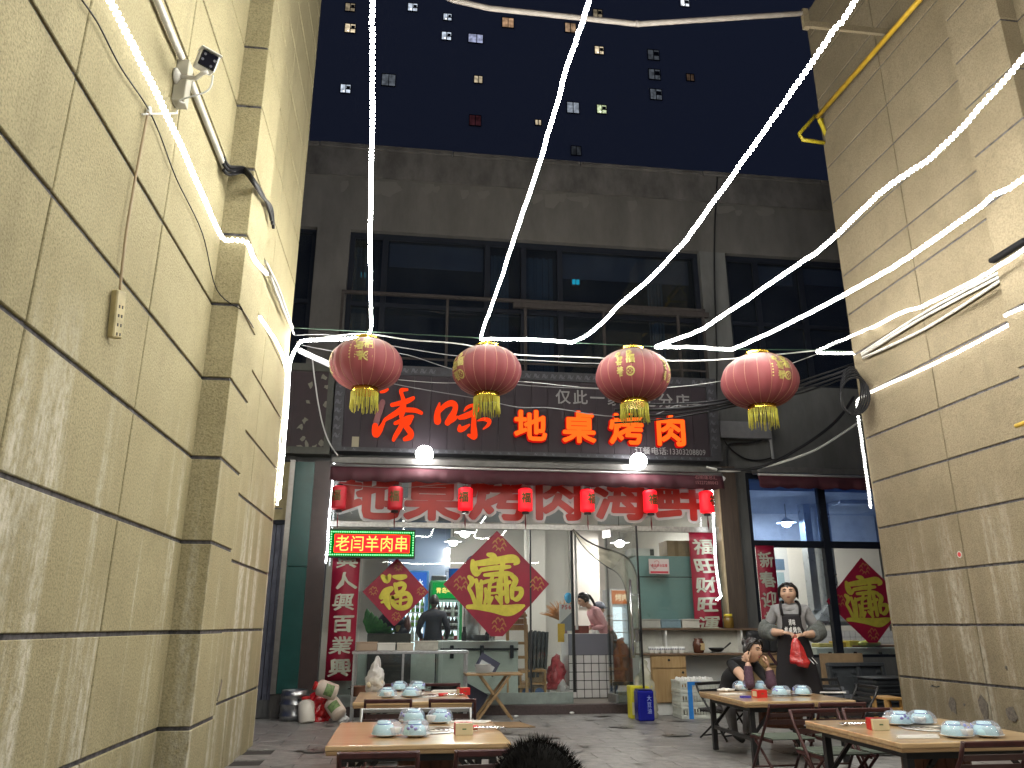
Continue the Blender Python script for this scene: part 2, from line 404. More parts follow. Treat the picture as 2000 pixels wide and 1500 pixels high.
# ---------------------------------------------------------------- the building that closes the alley
CONC = mat('grimy_render', (.072, .067, .062), .85, noise=.35, nscale=2.2, bump=.3, bscale=35, stretch=(1, 1, .35))
CONC2 = mat('grey_render', (.085, .085, .084), .85, noise=.4, nscale=2.4, bump=.3, bscale=30, stretch=(1, 1, .3))
PARA = mat('weathered_parapet', (.066, .061, .058), .9, noise=.55, nscale=3, stretch=(1, 1, .5), bump=.4)
GL_UP = glass('dark_window_glass', (.5, .56, .65), .02)
GL_SH = glass('shop_glass', (.95, .975, .97), .028, (.55, .62, .6))
GL_KT = glass('blue_lit_kitchen_glass', (.62, .76, 1), .26, (.2, .34, .7))  # blue light on the upper panes is put into tint and veil colour
BLD = thing('shop_building', 'grey rendered two storey building with dark upper windows closing the end of the alley', 'building', (1.7, 11.35, 0))
YF = 11.35
def bw(x0, x1, z0, z1, nm='wall', m=CONC, y0=YF, y1=YF+.3): return MB().box(x0, x1, y0, y1, z0, z1).build(nm, m, BLD)
bw(-7, 12, 7.26, 8.22); bw(-7, 12, 8.22, 8.72, 'parapet', PARA, YF-.05)
for i, x in enumerate((-6.1, -3.9, -1.7, .5, 2.7, 4.9, 7.1, 9.3)): MB().box(x, x+2.19, YF-.09, YF+.32, 8.72, 8.79+random.uniform(0, .02)).build('coping_stone', PARA, BLD, bevel=.01)
bw(-1.64, -1.12, 4.87, 7.26); bw(4.74, 5.2, 0, 7.26, 'pier', CONC2); bw(-7, -2.6, 0, 7.26); bw(7.75, 12, 0, 7.26)
bw(-2.6, -1.64, 3.45, 4.87, 'wall', CONC2); bw(5.2, 7.75, 3.44, 4.9, 'wall', CONC2); bw(-1.64, 4.74, 3.42, 4.87, 'lintel', CONC2)
bw(5.2, 7.75, 0, .7, 'wall', CONC2)
MB().box(-7, 12, YF+.3, 17, 8.0, 8.3).build('roof', PARA, BLD)
MB().box(-7, 12, YF+1.2, YF+1.3, 3.6, 8.0).build('dark_backing', mat('unlit_room', (.035, .04, .05), .9), BLD)  # backing sheet; darkness of the unlit upper rooms is in its colour
MB().box(-7, 12, YF+.3, 16.3, 3.22, 3.6).build('floor_slab', mat('plaster_ceiling', (.55, .58, .62), .8, noise=.1), BLD)
# upper windows
BLIND = mat('pale_roller_blind', (.13, .13, .14), .8); CURT = mat('teal_curtain', (.09, .13, .15), .9)
def upper_window(x0, x1, z0, z1, muls, blinds):
    f = MB(); y = YF+.14
    for a, b, c, d in ((x0, x1, z1-.09, z1), (x0, x1, z0, z0+.07)): f.box(a, b, y-.04, y+.04, c, d)
    for x in [x0+.035]+muls+[x1-.035]: f.box(x-.045, x+.045, y-.037, y+.037, z0+.07, z1-.09)
    f.box(x0+.08, x1-.08, y-.03, y+.03, 5.98, 6.05)
    w = f.build('window', DARKFR, BLD)
    xs = [x0+.035]+muls+[x1-.035]
    for a, b in zip(xs[:-1], xs[1:]): MB().box(a+.045, b-.045, y+.012, y+.018, z0+.07, z1-.09).build('pane', GL_UP, w)
    for a, b, h in blinds:
        m = MB(); m.box(a, b, y+.08, y+.09, z1-.1-h, z1-.1); m.build('blind', BLIND, w)
    return w
w = upper_window(-1.12, 4.74, 4.9, 7.26, [-.55, 1.12, 1.72, 2.33], [(-.48, 1.06, .42), (2.4, 4.6, .45)])
for x0, x1 in ((1.76, 2.25), (1.2, 1.5), (-1.05, -.8), (3.9, 4.15)):
    m = MB(); n = 14
    for i in range(n): m.box(x0+(x1-x0)*i/n, x0+(x1-x0)*(i+.92)/n, YF+.32+.03*math.sin(i*1.9), YF+.34+.03*math.sin(i*1.9), 4.95, 7.1)
    m.build('curtain', CURT, w)
upper_window(-2.6, -1.64, 4.87, 7.3, [], [])
upper_window(5.2, 7.75, 4.9, 7.26, [5.78, 6.6], [(5.86, 6.5, .35), (6.68, 7.6, .3)])
for px, py in ((708, 536), (1125, 550)):
    c = P(px, py, YF+.5)  # cyan reflections in the panes, put in as small glowing boxes
    lp = thing('cyan_reflection', 'small cyan reflection built as lamp behind upper window, %s' % ('left one beside the first hanging strip' if px < 800 else 'the brighter one right of the middle'), 'light', c, 'cyan reflections upstairs')
    m = MB(); m.box(c.x-.06, c.x-.008, c.y, c.y+.03, c.z-.04, c.z+.04); m.box(c.x+.008, c.x+.06, c.y, c.y+.03, c.z-.04, c.z+.04); m.build('lens', lamp_mat('cyan_reflection_glow', (.02, .7, .8), 1.3), lp)
    MB().box(c.x-.07, c.x+.07, c.y+.03, c.y+.06, c.z-.05, c.z+.05).build('housing', BLKPL, lp)
# stains of flaking paint under the parapet
fl = MB()
for i in range(26):
    x = random.uniform(-1.6, 6.8); z = 8.2-random.uniform(0, .1); w_ = random.uniform(.05, .22); h_ = random.uniform(.1, .35)
    fl.prism([(x-w_*(.5+.5*random.random()), z-random.random()*.05), (x-w_*.5, z-h_*.8), (x+w_*.3, z-h_*(.6+.4*random.random())), (x+w_, z-h_*.3), (x+w_*.8, z)], lambda u, v, d: Vector((u, YF-.001-i*.0006-d, v)), .003)
o = fl.build('flaked_paint', mat('flaked_paint', (.085, .08, .073), .9), BLD); o['kind'] = 'stuff'

# restaurant room and kitchen behind the glass
ROOM = mat('cream_room_wall', (.68, .64, .58), .75, noise=.08, nscale=2); FLR = mat('shop_floor_tile', (.28, .25, .22), .35, noise=.2)
PALE = mat('pale_green_board', (.50, .58, .53), .5, noise=.1)
def room(x0, x1, z0, tag_):
    MB().box(x0, x1, 16.2, 16.3, z0, 3.22).build('room_wall', ROOM, BLD); MB().box(x0-.1, x0, YF+.3, 16.3, z0, 3.22).build('room_wall', ROOM, BLD)
    MB().box(x1, x1+.1, YF+.3, 16.3, z0, 3.22).build('room_wall', ROOM, BLD); MB().box(x0-.1, x1+.1, YF-.05, 16.3, -.1, z0).build('room_floor', FLR, BLD)
room(-1.64, 4.74, .125, 'a'); room(5.2, 9.2, .125, 'b')
for px0, px1, Y, py1 in ((1028, 1064, 14.2, 1228), (1116, 1168, 14.0, 1260)):   # white columns in the room
    a, b = P(px0, 1040, Y), P(px1, 1040, Y); MB().box(a.x, b.x, Y, Y+.3, .125, 3.22).build('column', ROOM, BLD)
a = P(760, 1060, 15.2); b = P(880, 1060, 15.2)
MB().box(a.x, b.x, 15.2, 15.25, 1.9, 3.1).build('back_window', mat('blue_grey_glass', (.16, .20, .27), .12), BLD)
# doorstep
m = MB(); m.box(-1.2, 4.74, 11.15, YF-.05, -.05, .12); m.build('doorstep', mat('dark_red_granite', (.07, .05, .05), .35, noise=.4, nscale=30), BLD, bevel=.01)

# ---------------------------------------------------------------- storefront glazing
YG = 11.27
SF = thing('storefront', 'glass shop front with a steel transom and red lettering over a half open glass door', 'storefront', (1.7, YG, .12))
BEAM = mat('scratched_steel', (.42, .41, .39), .4, .8, noise=.3, nscale=25)
m = MB(); m.box(-1.12, 4.66, YG-.03, YG+.03, 2.49, 2.57); m.build('transom', BEAM, SF, bevel=.004)
m = MB(); m.box(-1.12, 4.66, YG-.03, YG+.03, 3.36, 3.42); m.build('head_rail', BEAM, SF)
m = MB(); m.box(-1.12, 2.36, YG-.02, YG+.02, .12, .27); m.build('bottom_rail', mat('grey_green_rail', (.28, .33, .31), .4, .5, noise=.2), SF, bevel=.004)
m = MB(); m.box(2.98, 4.66, YG-.02, YG+.02, .12, .27); m.build('bottom_rail', mat('grey_green_rail', (0, 0, 0)), SF, bevel=.004)
X = lambda px, py, Y=YG: P(px, py, Y).x
seams = [-1.12, -.62, X(867, 1150), X(1036, 1150), X(1116, 1150)]
for a, b in zip(seams[:-1], seams[1:]): MB().box(a+.004, b-.004, YG-.006, YG+.006, .27, 2.49).build('pane', GL_SH, SF)
seams2 = [X(1187, 1150), X(1246, 1150), X(1360, 1150), 4.66]
for a, b in zip(seams2[1:-1], seams2[2:]): MB().box(a+.004, b-.004, YG-.006, YG+.006, .27, 2.49).build('pane', GL_SH, SF)
ts = [-1.12, .3, 1.75, 3.2, 4.66]
for a, b in zip(ts[:-1], ts[1:]): MB().box(a+.004, b-.004, YG-.006, YG+.006, 2.57, 3.36).build('transom_pane', GL_SH, SF)
m = MB()
for x in (X(1036, 1150), X(1117, 1150), X(1119, 1150)+.0, X(1187, 1150)): m.box(x-.012, x+.012, YG-.016, YG+.016, .27, 2.49)
m.build('door_seal', BLACK, SF)
# the open leaf, hinged at the right jamb and swung out towards the alley
ha, hb = Vector((X(1190, 1372), YG-.02, 0)), Vector((3.12, 10.42, 0)); d = (hb-ha); L_ = d.length; ang = math.atan2(d.y, d.x)
DM = Matrix.Translation(ha) @ Matrix.Rotation(ang, 4, 'Z')
dl = MB().box(0, L_, -.006, .006, .16, 2.47, 0, DM).build('door_leaf', GL_SH, SF)
for q in ((0, .22, 2.38, 2.49), (L_-.25, L_, .14, .25), (0, .2, .14, .25)): MB().box(q[0], q[1], -.022, .022, q[2], q[3], 0, DM).build('patch_fitting', STEEL, dl)
m = MB(); m.box(L_-.006, L_+.006, -.012, .012, .16, 2.47, 0, DM); m.build('edge_trim', BLACK, dl)
m = MB()
for s in (-.06, .06): m.tube([DM @ Vector((L_-.12, s, .75)), DM @ Vector((L_-.12, s, 1.75))], .016, 8)
for z in (.95, 1.55): m.tube([DM @ Vector((L_-.12, -.06, z)), DM @ Vector((L_-.12, .06, z))], .01, 6)
m.build('handle', CHROME, dl)
m = MB(); m.box(L_-.1, L_-.02, -.03, .03, .95, 1.1, 0, DM); m.build('lock', STEEL, dl)
# red lettering with a white edge, stuck to the transom panes
REDL = mat('red_vinyl', (.40, .028, .02), .35, noise=.12, nscale=6); WHL = mat('white_vinyl', (.50, .50, .50), .5)
for ch, px0, px1 in (('地', 654, 782), ('桌', 786, 900), ('烤', 914, 1034), ('肉', 1040, 1142), ('海', 1160, 1270), ('鲜', 1280, 1384)):
    a = P(px0, 1014, YG-.02); b = P(px1, 1014, YG-.02); w_ = b.x-a.x
    f = facing(a.x, a.z-.02, w_, .74, YG-.014); f2 = facing(a.x, a.z-.02, w_, .74, YG-.02)
    e = MB().char(ch, f, .085, n8=12).build('letter_edge', WHL, SF); MB().char(ch, f2, .034, n8=10).build('letter', REDL, e)

# translucent plastic door curtain, hauled up and to the side
PVCF = film('clear_plastic_curtain', (.62, .58, .42), .34, .2)
o1 = [(1119, 1034), (1140, 1052), (1170, 1068), (1205, 1079), (1228, 1093), (1243, 1125), (1247, 1180), (1248, 1285)]
o2 = [(1120, 1038), (1138, 1066), (1160, 1088), (1184, 1106), (1206, 1120), (1220, 1145), (1226, 1190), (1230, 1285)]
A = ribbon([P(x, y, 11.2-.1*i/7) for i, (x, y) in enumerate(o1)], 4); B = ribbon([P(x, y, 11.14-.1*i/7) for i, (x, y) in enumerate(o2)], 4)
m = MB(); vs = []; q = 8
for i in range(len(A)):
    for j in range(q+1):
        t = j/q; p = A[i].lerp(B[i], t); p.y += .05*math.sin(t*14+i*.12)*math.sin(math.pi*t); vs.append(p)
m.add(vs, [(i*(q+1)+j, i*(q+1)+j+1, (i+1)*(q+1)+j+1, (i+1)*(q+1)+j) for i in range(len(A)-1) for j in range(q)], 0, True)
pc = thing('door_curtain', 'clear plastic door curtain gathered aside over the glass door', 'curtain', P(1180, 1100, 11.2))
m.build('sheet', PVCF, pc)
m = MB(); m.tube(A, .014, 6); m.tube(B, .008, 6); m.build('hem', BLACK, pc)

# kitchen window right of the pier
KW = thing('kitchen_window', 'dark framed kitchen window with four panes right of the shop front', 'window', (6.4, YF, .7))
f = MB(); y0, y1 = YF+.02, YF+.1
for a, b, c, d in ((5.2, 7.75, 3.36, 3.44), (5.2, 7.75, 2.3, 2.4), (5.2, 7.75, .66, .74)): f.box(a, b, y0, y1, c, d)
f.build('frame', DARKFR, KW)
f = MB(); c0, c1 = P(1603, 960, YF), P(1632, 1280, YF)
f.box(6.38, 6.49, y0-.03, y1-.004, .74, 3.36); f.box(5.2, 5.26, y0+.002, y1-.002, .74, 3.36); f.box(7.69, 7.75, y0+.002, y1-.002, .74, 3.36); f.build('mullion', DARKFR, KW)
for a, b in ((5.26, 6.38), (6.49, 7.69)):
    MB().box(a, b, YF+.05, YF+.056, 2.4, 3.36).build('pane', GL_KT, KW); MB().box(a, b, YF+.05, YF+.056, .74, 2.3).build('pane', GL_SH, KW)

# ---------------------------------------------------------------- pillars and panels left of the shop
GREEN = mat('dark_green_panel', (.006, .052, .046), .35, noise=.25, nscale=3)
pl = thing('clad_pillar', 'dark green clad pillar with steel edge and brown side next to the keg', 'pillar', (-1.35, 11.1, 0))
for z0, z1 in ((.3, 1.92), (1.93, 3.38)): MB().box(-1.63, -1.36, 11.1, 11.34, z0, z1).build('green_panel', GREEN, pl, bevel=.004)
MB().box(-1.70, -1.63, 11.08, 11.34, .3, 3.4).build('steel_edge', mat('dull_steel', (.34, .32, .29), .35, .9, noise=.2), pl)
MB().box(-1.36, -1.12, 11.12, 11.34, .12, 3.4).build('brown_panel', mat('brown_panel', (.032, .018, .016), .5, noise=.4, nscale=4), pl)
MB().box(-1.70, -1.36, 11.12, 11.34, .0, .3).build('plinth', CONC, pl)
rd = thing('grey_shutter', 'narrow grey ribbed shutter at the left corner below a yellow notice', 'shutter', (-2.0, 11.2, 0))
m = MB()
for i in range(9): m.box(-2.3+i*.068, -2.3+i*.068+.06, 11.2+(.015 if i % 2 else 0), 11.3, .22, 2.5)
m.build('ribs', mat('blue_grey_fabric', (.085, .09, .12), .5, .3, noise=.3), rd)
MB().box(-2.35, -1.7, 11.17, 11.33, 2.5, 2.56).build('top_rail', DARKFR, rd); MB().box(-2.35, -1.7, 11.2, 11.33, 0, .22).build('threshold', CONC2, rd)
nb = thing('notice', 'yellow printed notice above the grey shutter at the left corner', 'notice', (-2.0, 11.25, 2.6))
MB().box(-2.4, -1.72, 11.25, 11.33, 2.57, 3.4).build('board', mat('yellow_notice', (.30, .24, .11), .6, noise=.2), nb)
m = MB()
for i in range(9): m.box(-2.3, -1.78-.06*(i % 3), 11.247, 11.249, 2.72+i*.065, 2.735+i*.065)
m.build('print', mat('print_ink', (.08, .08, .08), .7), nb)
pb = thing('poster_board', 'dark board with scraps of torn posters left of the shop sign', 'board', (-1.6, 11.15, 3.5))
MB().box(-2.35, -1.26, 11.14, 11.34, 3.6, 4.75).build('board', mat('board_maroon', (.022, .010, .012), .6, noise=.5, nscale=4), pb)
m = MB()
for a, b, c, d in ((-2.35, -1.17, 3.5, 3.6), (-2.35, -1.17, 4.75, 4.86)): m.box(a, b, 11.1, 11.34, c, d)
m.box(-1.26, -1.17, 11.11, 11.33, 3.6, 4.75); m.build('frame', mat('board_frame', (.05, .05, .04), .6, noise=.3), pb)
sc = mat('torn_paper', (.15, .14, .11), .8, noise=.3)
for px, py in ((632, 737), (607, 752), (637, 755), (602, 785), (636, 789), (596, 820), (586, 834), (592, 855), (598, 868), (629, 865), (585, 872), (615, 873)):
    c = P(px, py, 11.14); n = 7; m = MB()
    m.prism([(random.uniform(.015, .06)*math.cos(i*6.283/n), random.uniform(.015, .075)*math.sin(i*6.283/n)) for i in range(n)], lambda u, v, d: Vector((c.x+u, 11.138-d, c.z+v)), .002)
    m.build('paper_scrap', sc, pb)

# ---------------------------------------------------------------- tower block far behind
TW = thing('tower_block', 'dark residential tower behind the roof with a scatter of lit windows', 'building', (10, 80, 0))
TM = mat('tower_render', (.42, .42, .42), .9)
MB().box(-45, 75, 80, 95, 0, 130).build('wall', TM, TW)
def towin(px, py, w, col, s, kind=0):
    c = P(px, py, 80); f = MB(); y = 79.86
    h = w*1.05 if kind != 2 else w*.75
    nm = 'lit_%s_%s' % ('%.2f' % col[2], s)
    for a, b, cc, d in ((-w/2, w/2, h/2-.05, h/2), (-w/2, w/2, -h/2, -h/2+.06), (-w/2, -w/2+.06, -h/2, h/2), (w/2-.06, w/2, -h/2, h/2)): f.box(c.x+a, c.x+b, y, y+.14, c.z+cc, c.z+d)
    f.box(c.x-.03+(.12 if kind == 2 else 0), c.x+.06+(.12 if kind == 2 else 0), y+.004, y+.14, c.z-h/2+.06, c.z+h/2-.05)
    if kind == 0: f.box(c.x+.06, c.x+w/2-.06, y+.002, y+.12, c.z-.08, c.z+.02); f.box(c.x+.1, c.x+w/2-.1, y+.03, y+.12, c.z+.02, c.z+h*.3)
    wd = f.build('window', mat('tower_frame', (.02, .02, .022), .6), TW)
    if nm not in _m:
        m = lamp_mat(nm, col, s); nt = m.node_tree; tc = nt.nodes.new('ShaderNodeTexCoord'); n = nt.nodes.new('ShaderNodeTexNoise'); n.inputs['Scale'].default_value = 1.6
        r = nt.nodes.new('ShaderNodeMapRange'); r.inputs['From Min'].default_value = .35; r.inputs['From Max'].default_value = .65; r.inputs['To Min'].default_value = s*.5; r.inputs['To Max'].default_value = s*1.3
        nt.links.new(tc.outputs['Object'], n.inputs['Vector']); nt.links.new(n.outputs['Fac'], r.inputs['Value']); nt.links.new(r.outputs['Result'], nt.nodes['Emission'].inputs[1]); _m[nm] = m
    MB().box(c.x-w/2+.06, c.x+w/2-.06, y+.1, y+.13, c.z-h/2+.06, c.z+h/2-.05).build('pane', _m[nm], wd)
    if kind == 0 and s > .4: MB().ell((c.x-.2, y-.02, c.z-h*.32), (.09, .05, .07), 8, 6).build('ceiling_lamp', lamp_mat('tower_lamp', (1, .97, .85), 3), wd)
warm, cool, orng = (1, .82, .55), (.75, .85, 1), (1, .5, .25)
for px, py, w_, c_, s_, k_ in ((684, 15, 1.25, warm, .25, 0), (684, 56, 1.35, warm, .9, 0), (806, 15, 1.25, cool, .8, 0), (874, 34, 1.1, cool, .8, 0), (872, 71, 1.25, cool, .9, 0),
        (929, 76, 1.9, (.62, .68, 1), .6, 2), (992, 45, 1.55, (1, .6, .35), .45, 1), (1114, 55, 1.5, (1, .65, .4), .35, 1), (1167, 27, 1.3, warm, .2, 0), (1170, 99, 1.25, warm, .85, 0),
        (675, 174, 1.25, cool, .85, 0), (759, 157, 1.7, cool, .12, 1), (934, 156, 1.1, warm, .5, 1), (928, 236, 1.5, (.5, .15, .2), .06, 1), (1051, 240, .8, warm, .7, 1), (1119, 211, 1.6, cool, .35, 1),
        (1175, 214, 1.3, (.85, 1, .6), .75, 0), (1337, 6, 1.3, (.9, .95, 1), 1., 0), (1276, 108, 1.6, cool, .06, 0), (1278, 146, 1.6, cool, .08, 0), (1281, 185, 1.6, cool, .12, 0), (1348, 152, 1.1, (.7, .45, .3), .08, 1), (1125, 295, 1.3, cool, .03, 1)):
    towin(px, py, w_, c_, s_, k_)
# ================================================================ signs and lights
SY = 11.05
sb = thing('shop_sign', 'wide dark shop sign with glowing orange characters above the awning', 'sign', (1.8, SY, 3.55))
SGN = mat('sign_maroon', (.017, .010, .016), .7, noise=.3, nscale=5, stretch=(14, 1, .3))
for i in range(22):
    x0 = -1.0+i*(5.54/22); MB().box(x0+.002, x0+5.54/22-.002, SY, SY+.2, 3.60, 4.72).build('sign_slat', SGN, sb, bevel=.003)
BORD = mat('sign_border', (.026, .026, .033), .55, noise=.5, nscale=18)
m = MB(); m.box(-1.14, 4.70, SY-.03, SY+.22, 3.54, 3.60); m.box(-1.14, 4.70, SY-.03, SY+.22, 4.72, 4.86); m.box(-1.14, -1.0, SY-.028, SY+.22, 3.60, 4.72); m.box(4.54, 4.70, SY-.028, SY+.22, 3.60, 4.72)
m.build('border', BORD, sb)
m = MB()
def orn(x, z, s):
    f = facing(x, z, s, s, SY-.034); m.brush([(0, .2, .12), (.3, .75, .2), (.55, .3, .16), (.9, .7, .08)], f); m.brush([(.1, .75, .1), (.45, .2, .14), (.85, .25, .06)], f)
for i in range(44):
    if random.random() < .8: orn(-1.1+i*.132, 3.545, .05)
    if random.random() < .75: orn(-1.1+i*.132, 4.74, .1)
for i in range(8):
    if random.random() < .9: orn(-1.125, 3.72+i*.125, .1)
    orn(4.56, 3.72+i*.125, .1)
o = m.build('border_scrolls', mat('faded_scrolls', (.075, .075, .09), .6, noise=.4, nscale=30), sb); o['kind'] = 'stuff'
HOT = lamp_mat('orange_letter_face', (1, .13, .012), 1.5); HOT2 = lamp_mat('brush_letter_face', (1, .05, .008), 1.15); RIM = lamp_mat('red_letter_side', (1, .012, .01), .55)
DIM = mat('unlit_letter', (.16, .045, .05), .5)
def crop(u, v, d, y=SY): p = P(680+u*.15, 740+v*.15, y-.05); p.y += d; return p
def strokes(sts, name, M_=HOT2):
    m = MB()
    for i, s_ in enumerate(sts): m.brush(s_, lambda u, v, d: crop(u, v, d-.0004*i), 0, .04)
    return m.build(name, M_, sb)
strokes([[(425, 165, 26), (470, 150, 44), (515, 130, 26)],
    [(352, 610, 76), (350, 680, 84), (365, 715, 88), (410, 660, 74), (450, 590, 46), (480, 530, 40), (560, 480, 58), (640, 430, 66), (700, 380, 70), (725, 330, 60)],
    [(770, 135, 26), (700, 140, 44), (690, 165, 50), (702, 210, 44), (722, 290, 60), (715, 390, 74), (690, 490, 52)],
    [(570, 335, 46), (660, 315, 52), (770, 285, 60), (850, 245, 40)], [(735, 400, 50), (800, 400, 56), (880, 408, 52), (955, 440, 40)],
    [(610, 575, 40), (700, 540, 56), (780, 505, 60), (838, 488, 40)], [(825, 500, 50), (790, 560, 62), (752, 605, 66), (780, 650, 70), (815, 700, 78), (805, 750, 78), (735, 782, 48)],
    [(715, 560, 56), (670, 650, 62), (620, 730, 56), (590, 790, 42)]], 'brush_letter')
strokes([[(448, 300, 70), (420, 380, 76), (390, 470, 74), (362, 570, 78)]], 'unlit_stroke', DIM)
strokes([[(1190, 315, 22), (1172, 400, 66), (1160, 480, 84), (1165, 545, 92)], [(1195, 410, 46), (1260, 345, 60), (1340, 312, 72), (1395, 340, 66), (1385, 420, 74), (1340, 500, 84), (1295, 565, 74)], [(1320, 560, 40), (1380, 525, 40), (1420, 490, 26)],
    [(1512, 412, 16), (1550, 370, 36), (1610, 342, 34), (1690, 332, 24)], [(1455, 500, 50), (1530, 480, 70), (1620, 440, 70), (1690, 390, 56)], [(1650, 350, 56), (1640, 480, 58), (1636, 600, 66), (1640, 700, 84), (1640, 752, 70), (1565, 728, 28)],
    [(1452, 610, 36), (1455, 655, 66), (1510, 640, 56), (1578, 595, 22)], [(1690, 540, 12), (1770, 520, 40), (1840, 545, 50), (1820, 600, 40), (1760, 648, 12)]], 'brush_letter')
for ch, px0, px1, py0, py1 in (('地', 1004, 1068, 801, 862), ('桌', 1098, 1163, 803, 865), ('烤', 1190, 1256, 808, 868), ('肉', 1280, 1340, 810, 871)):
    a = P(px0, py1, SY-.1); b = P(px1, py0, SY-.1); f = facing(a.x, a.z, b.x-a.x, b.z-a.z, SY-.1)
    rim = MB().char(ch, f, .05, 0, .085, 10).build('box_letter', RIM, sb); MB().char(ch, facing(a.x, a.z, b.x-a.x, b.z-a.z, SY-.106), .03).build('letter_face', HOT, rim)
GREYL = mat('grey_letter', (.20, .195, .20), .5)
for i, ch in enumerate('仅此一家别无分店'):
    a = P(1085+i*33.4, 783+i*.0, SY-.01); MB().char(ch, facing(a.x, 4.36, .24, .24, SY-.012), .012, 0, .01).build('small_letter', GREYL, sb)
txt = MB(); xx = P(1240, 890, SY-.01).x
for ch in '订餐电话:13303208809':
    w_ = .125 if ord(ch) > 1000 else .095
    if ch == ':': w_ = .06
    txt.char(ch, lambda u, v, d, xx=xx, w_=w_, ch=ch: Vector((xx+u*(w_ if ord(ch) > 1000 else .105), SY-.012+d, 3.615+v*.125)), .012, n8=4); xx += w_*(1 if ord(ch) > 1000 else .56)
txt.build('phone_number', GREYL, sb)
tape = MB(); a = P(694, 865, SY); tape.box(a.x-.05, a.x+.05, SY-.012, SY, a.z-.09, a.z+.09); tape.build('patch', mat('beige_patch', (.25, .22, .15), .7), sb)

# awning
AWR = mat('maroon_awning', (.055, .009, .016), .75, noise=.2, nscale=9)
def awning(name, label, x0, x1, ztop, zbot, y0, y1, extra=True):
    root = thing(name, label, 'awning', ((x0+x1)/2, y0, zbot))
    m = MB(); m.box(x0, x1, y1-.1, 11.26, ztop+.06, ztop+.16); m.build('cassette', mat('awning_cassette', (.12, .115, .11), .5, .4, noise=.3), root, bevel=.01)
    m = MB(); m.tube([(x0, y1-.1, ztop+.03), (x1, y1-.1, ztop+.03)], .018, 8); m.build('front_bar', mat('pale_bar', (.42, .41, .40), .4, .5), root)
    n = int((x1-x0)*20); vs = []
    for i in range(n+1):
        x = x0+(x1-x0)*i/n; sc_ = .022*abs(math.sin(i*math.pi/6)); w_ = .012*math.sin(i*.7)+.008*math.sin(i*1.7)
        vs += [(x, y1-.1, ztop+.025), (x, y1-.13+w_, (ztop+zbot)/2), (x, y1-.14+w_*1.6, zbot-sc_)]
    root_f = MB().add(vs, [(i*3+j, i*3+j+1, i*3+j+4, i*3+j+3) for i in range(n) for j in range(2)], 0, True).build('valance', AWR, root)
    md = root_f.modifiers.new('s', 'SOLIDIFY'); md.thickness = .004
    return root
AW = awning('awning', 'long maroon scalloped awning under the shop sign', -1.12, 4.66, P(1000, 921, 10.95).z, P(1000, 945, 10.93).z, 10.95, 11.06)
tx = MB()
for i, ch in enumerate('石雨篷总汇'): tx.char(ch, facing(4.2+i*.07, 3.23, .07, .07, 10.895), .01)
for i, ch in enumerate('15227280043'): tx.char(ch, facing(4.2+i*.033, 3.15, .06, .07, 10.895), .01)
tx.build('print', mat('pink_print', (.30, .12, .13), .6), AW)
awning('awning', 'shorter maroon awning over the kitchen window beside the tan wall', P(1478, 930, 11.1).x, 7.75, P(1600, 933, 11.05).z, P(1600, 953, 11.02).z, 10.95, 11.16)

# seven little red lanterns under the awning
RL_LIT = mat('lit_red_lantern', (.75, .012, .03), .5, emit=(1, .005, .012), es=.75)
RL_FAINT = mat('faint_glow_red_lantern', (.45, .012, .025), .5, emit=(1, .01, .02), es=.06)  # faint glow put into the colour of the unlit lanterns
BLKC = mat('black_cap', (.02, .015, .015), .5)
GOLD = mat('gold_trim', (.75, .52, .08), .22, 1)
OLIVE = mat('dark_gold_print', (.11, .075, .02), .5, .3)
for i, (px, lit, lab) in enumerate(((662, 0, 'small unlit red lantern at the left end of the row under the awning'), (772, 0, 'small dull red lantern second from the left under the awning'),
        (909, 1, 'small glowing red lantern in front of the left lamp glare, third from left'), (1026, 1, 'small glowing red lantern between the third and fourth large characters'),
        (1147, 1, 'small glowing red lantern hanging over the doorway'), (1270, 1, 'small glowing red lantern right of the doorway, before the last one'), (1380, 1, 'small glowing red lantern at the right end beside the light strip'))):
    c = P(px, 972+(px-660)*.0125, 11.0); Lm = RL_LIT if lit else RL_FAINT
    t = thing('small_lantern', lab, 'lantern', c, 'row of small red lanterns')
    b = MB(); prof = [(.05, -.17), (.075, -.165)]+[(.105+.006*math.sin(j*3.1), -.15+j*.03) for j in range(11)]+[(.075, .165), (.05, .17)]
    prof = [(min(r_, .105+.004*(j % 2)) if .08 < r_ else r_, z) for j, (r_, z) in enumerate(prof)]
    b.lathe(prof, c, 18); b.build('shade', Lm, t)
    MB().lathe([(.052, -.2), (.052, -.168)], c, 12).build('cap', BLKC, t); MB().lathe([(.045, .168), (.045, .19)], c, 12).build('cap', BLKC, t)
    q = MB(); q.tube([c+Vector((0, 0, -.2)), c+Vector((0, 0, -.33)), c+Vector((.004, 0, -.42))], [.004, .012, .004], 6); q.build('tassel', mat('dark_red_tassel', (.12, .01, .012), .8), t)
    q = MB(); q.tube([c+Vector((0, 0, .19)), c+Vector((0, 0, .30))], .003, 5); q.build('cord', BLKC, t)
    rot = (.35, .1, .3, 0, -.5, -.15, -.7)[i]
    q = MB(); q.char('福', lambda u, v, d: c+Matrix.Rotation(-rot+.0, 3, 'Z') @ Vector((math.sin((u-.5)*1.3)*(.119-d), -math.cos((u-.5)*1.3)*(.119-d), (v-.5)*.16+.02)), .03); q.build('print', OLIVE, t)
# cord that carries them
m = MB(); m.tube(ribbon([P(652, 944, 11.0), P(772, 953, 11.0), P(909, 944, 11.0), P(1147, 948, 11.0), P(1390, 958, 11.0)]), .004, 5)
tag(m.build('lantern_cord', mat('cord_grey', (.3, .3, .3), .7)), 'thin pale cord strung under the awning carrying the small lanterns', 'cord')

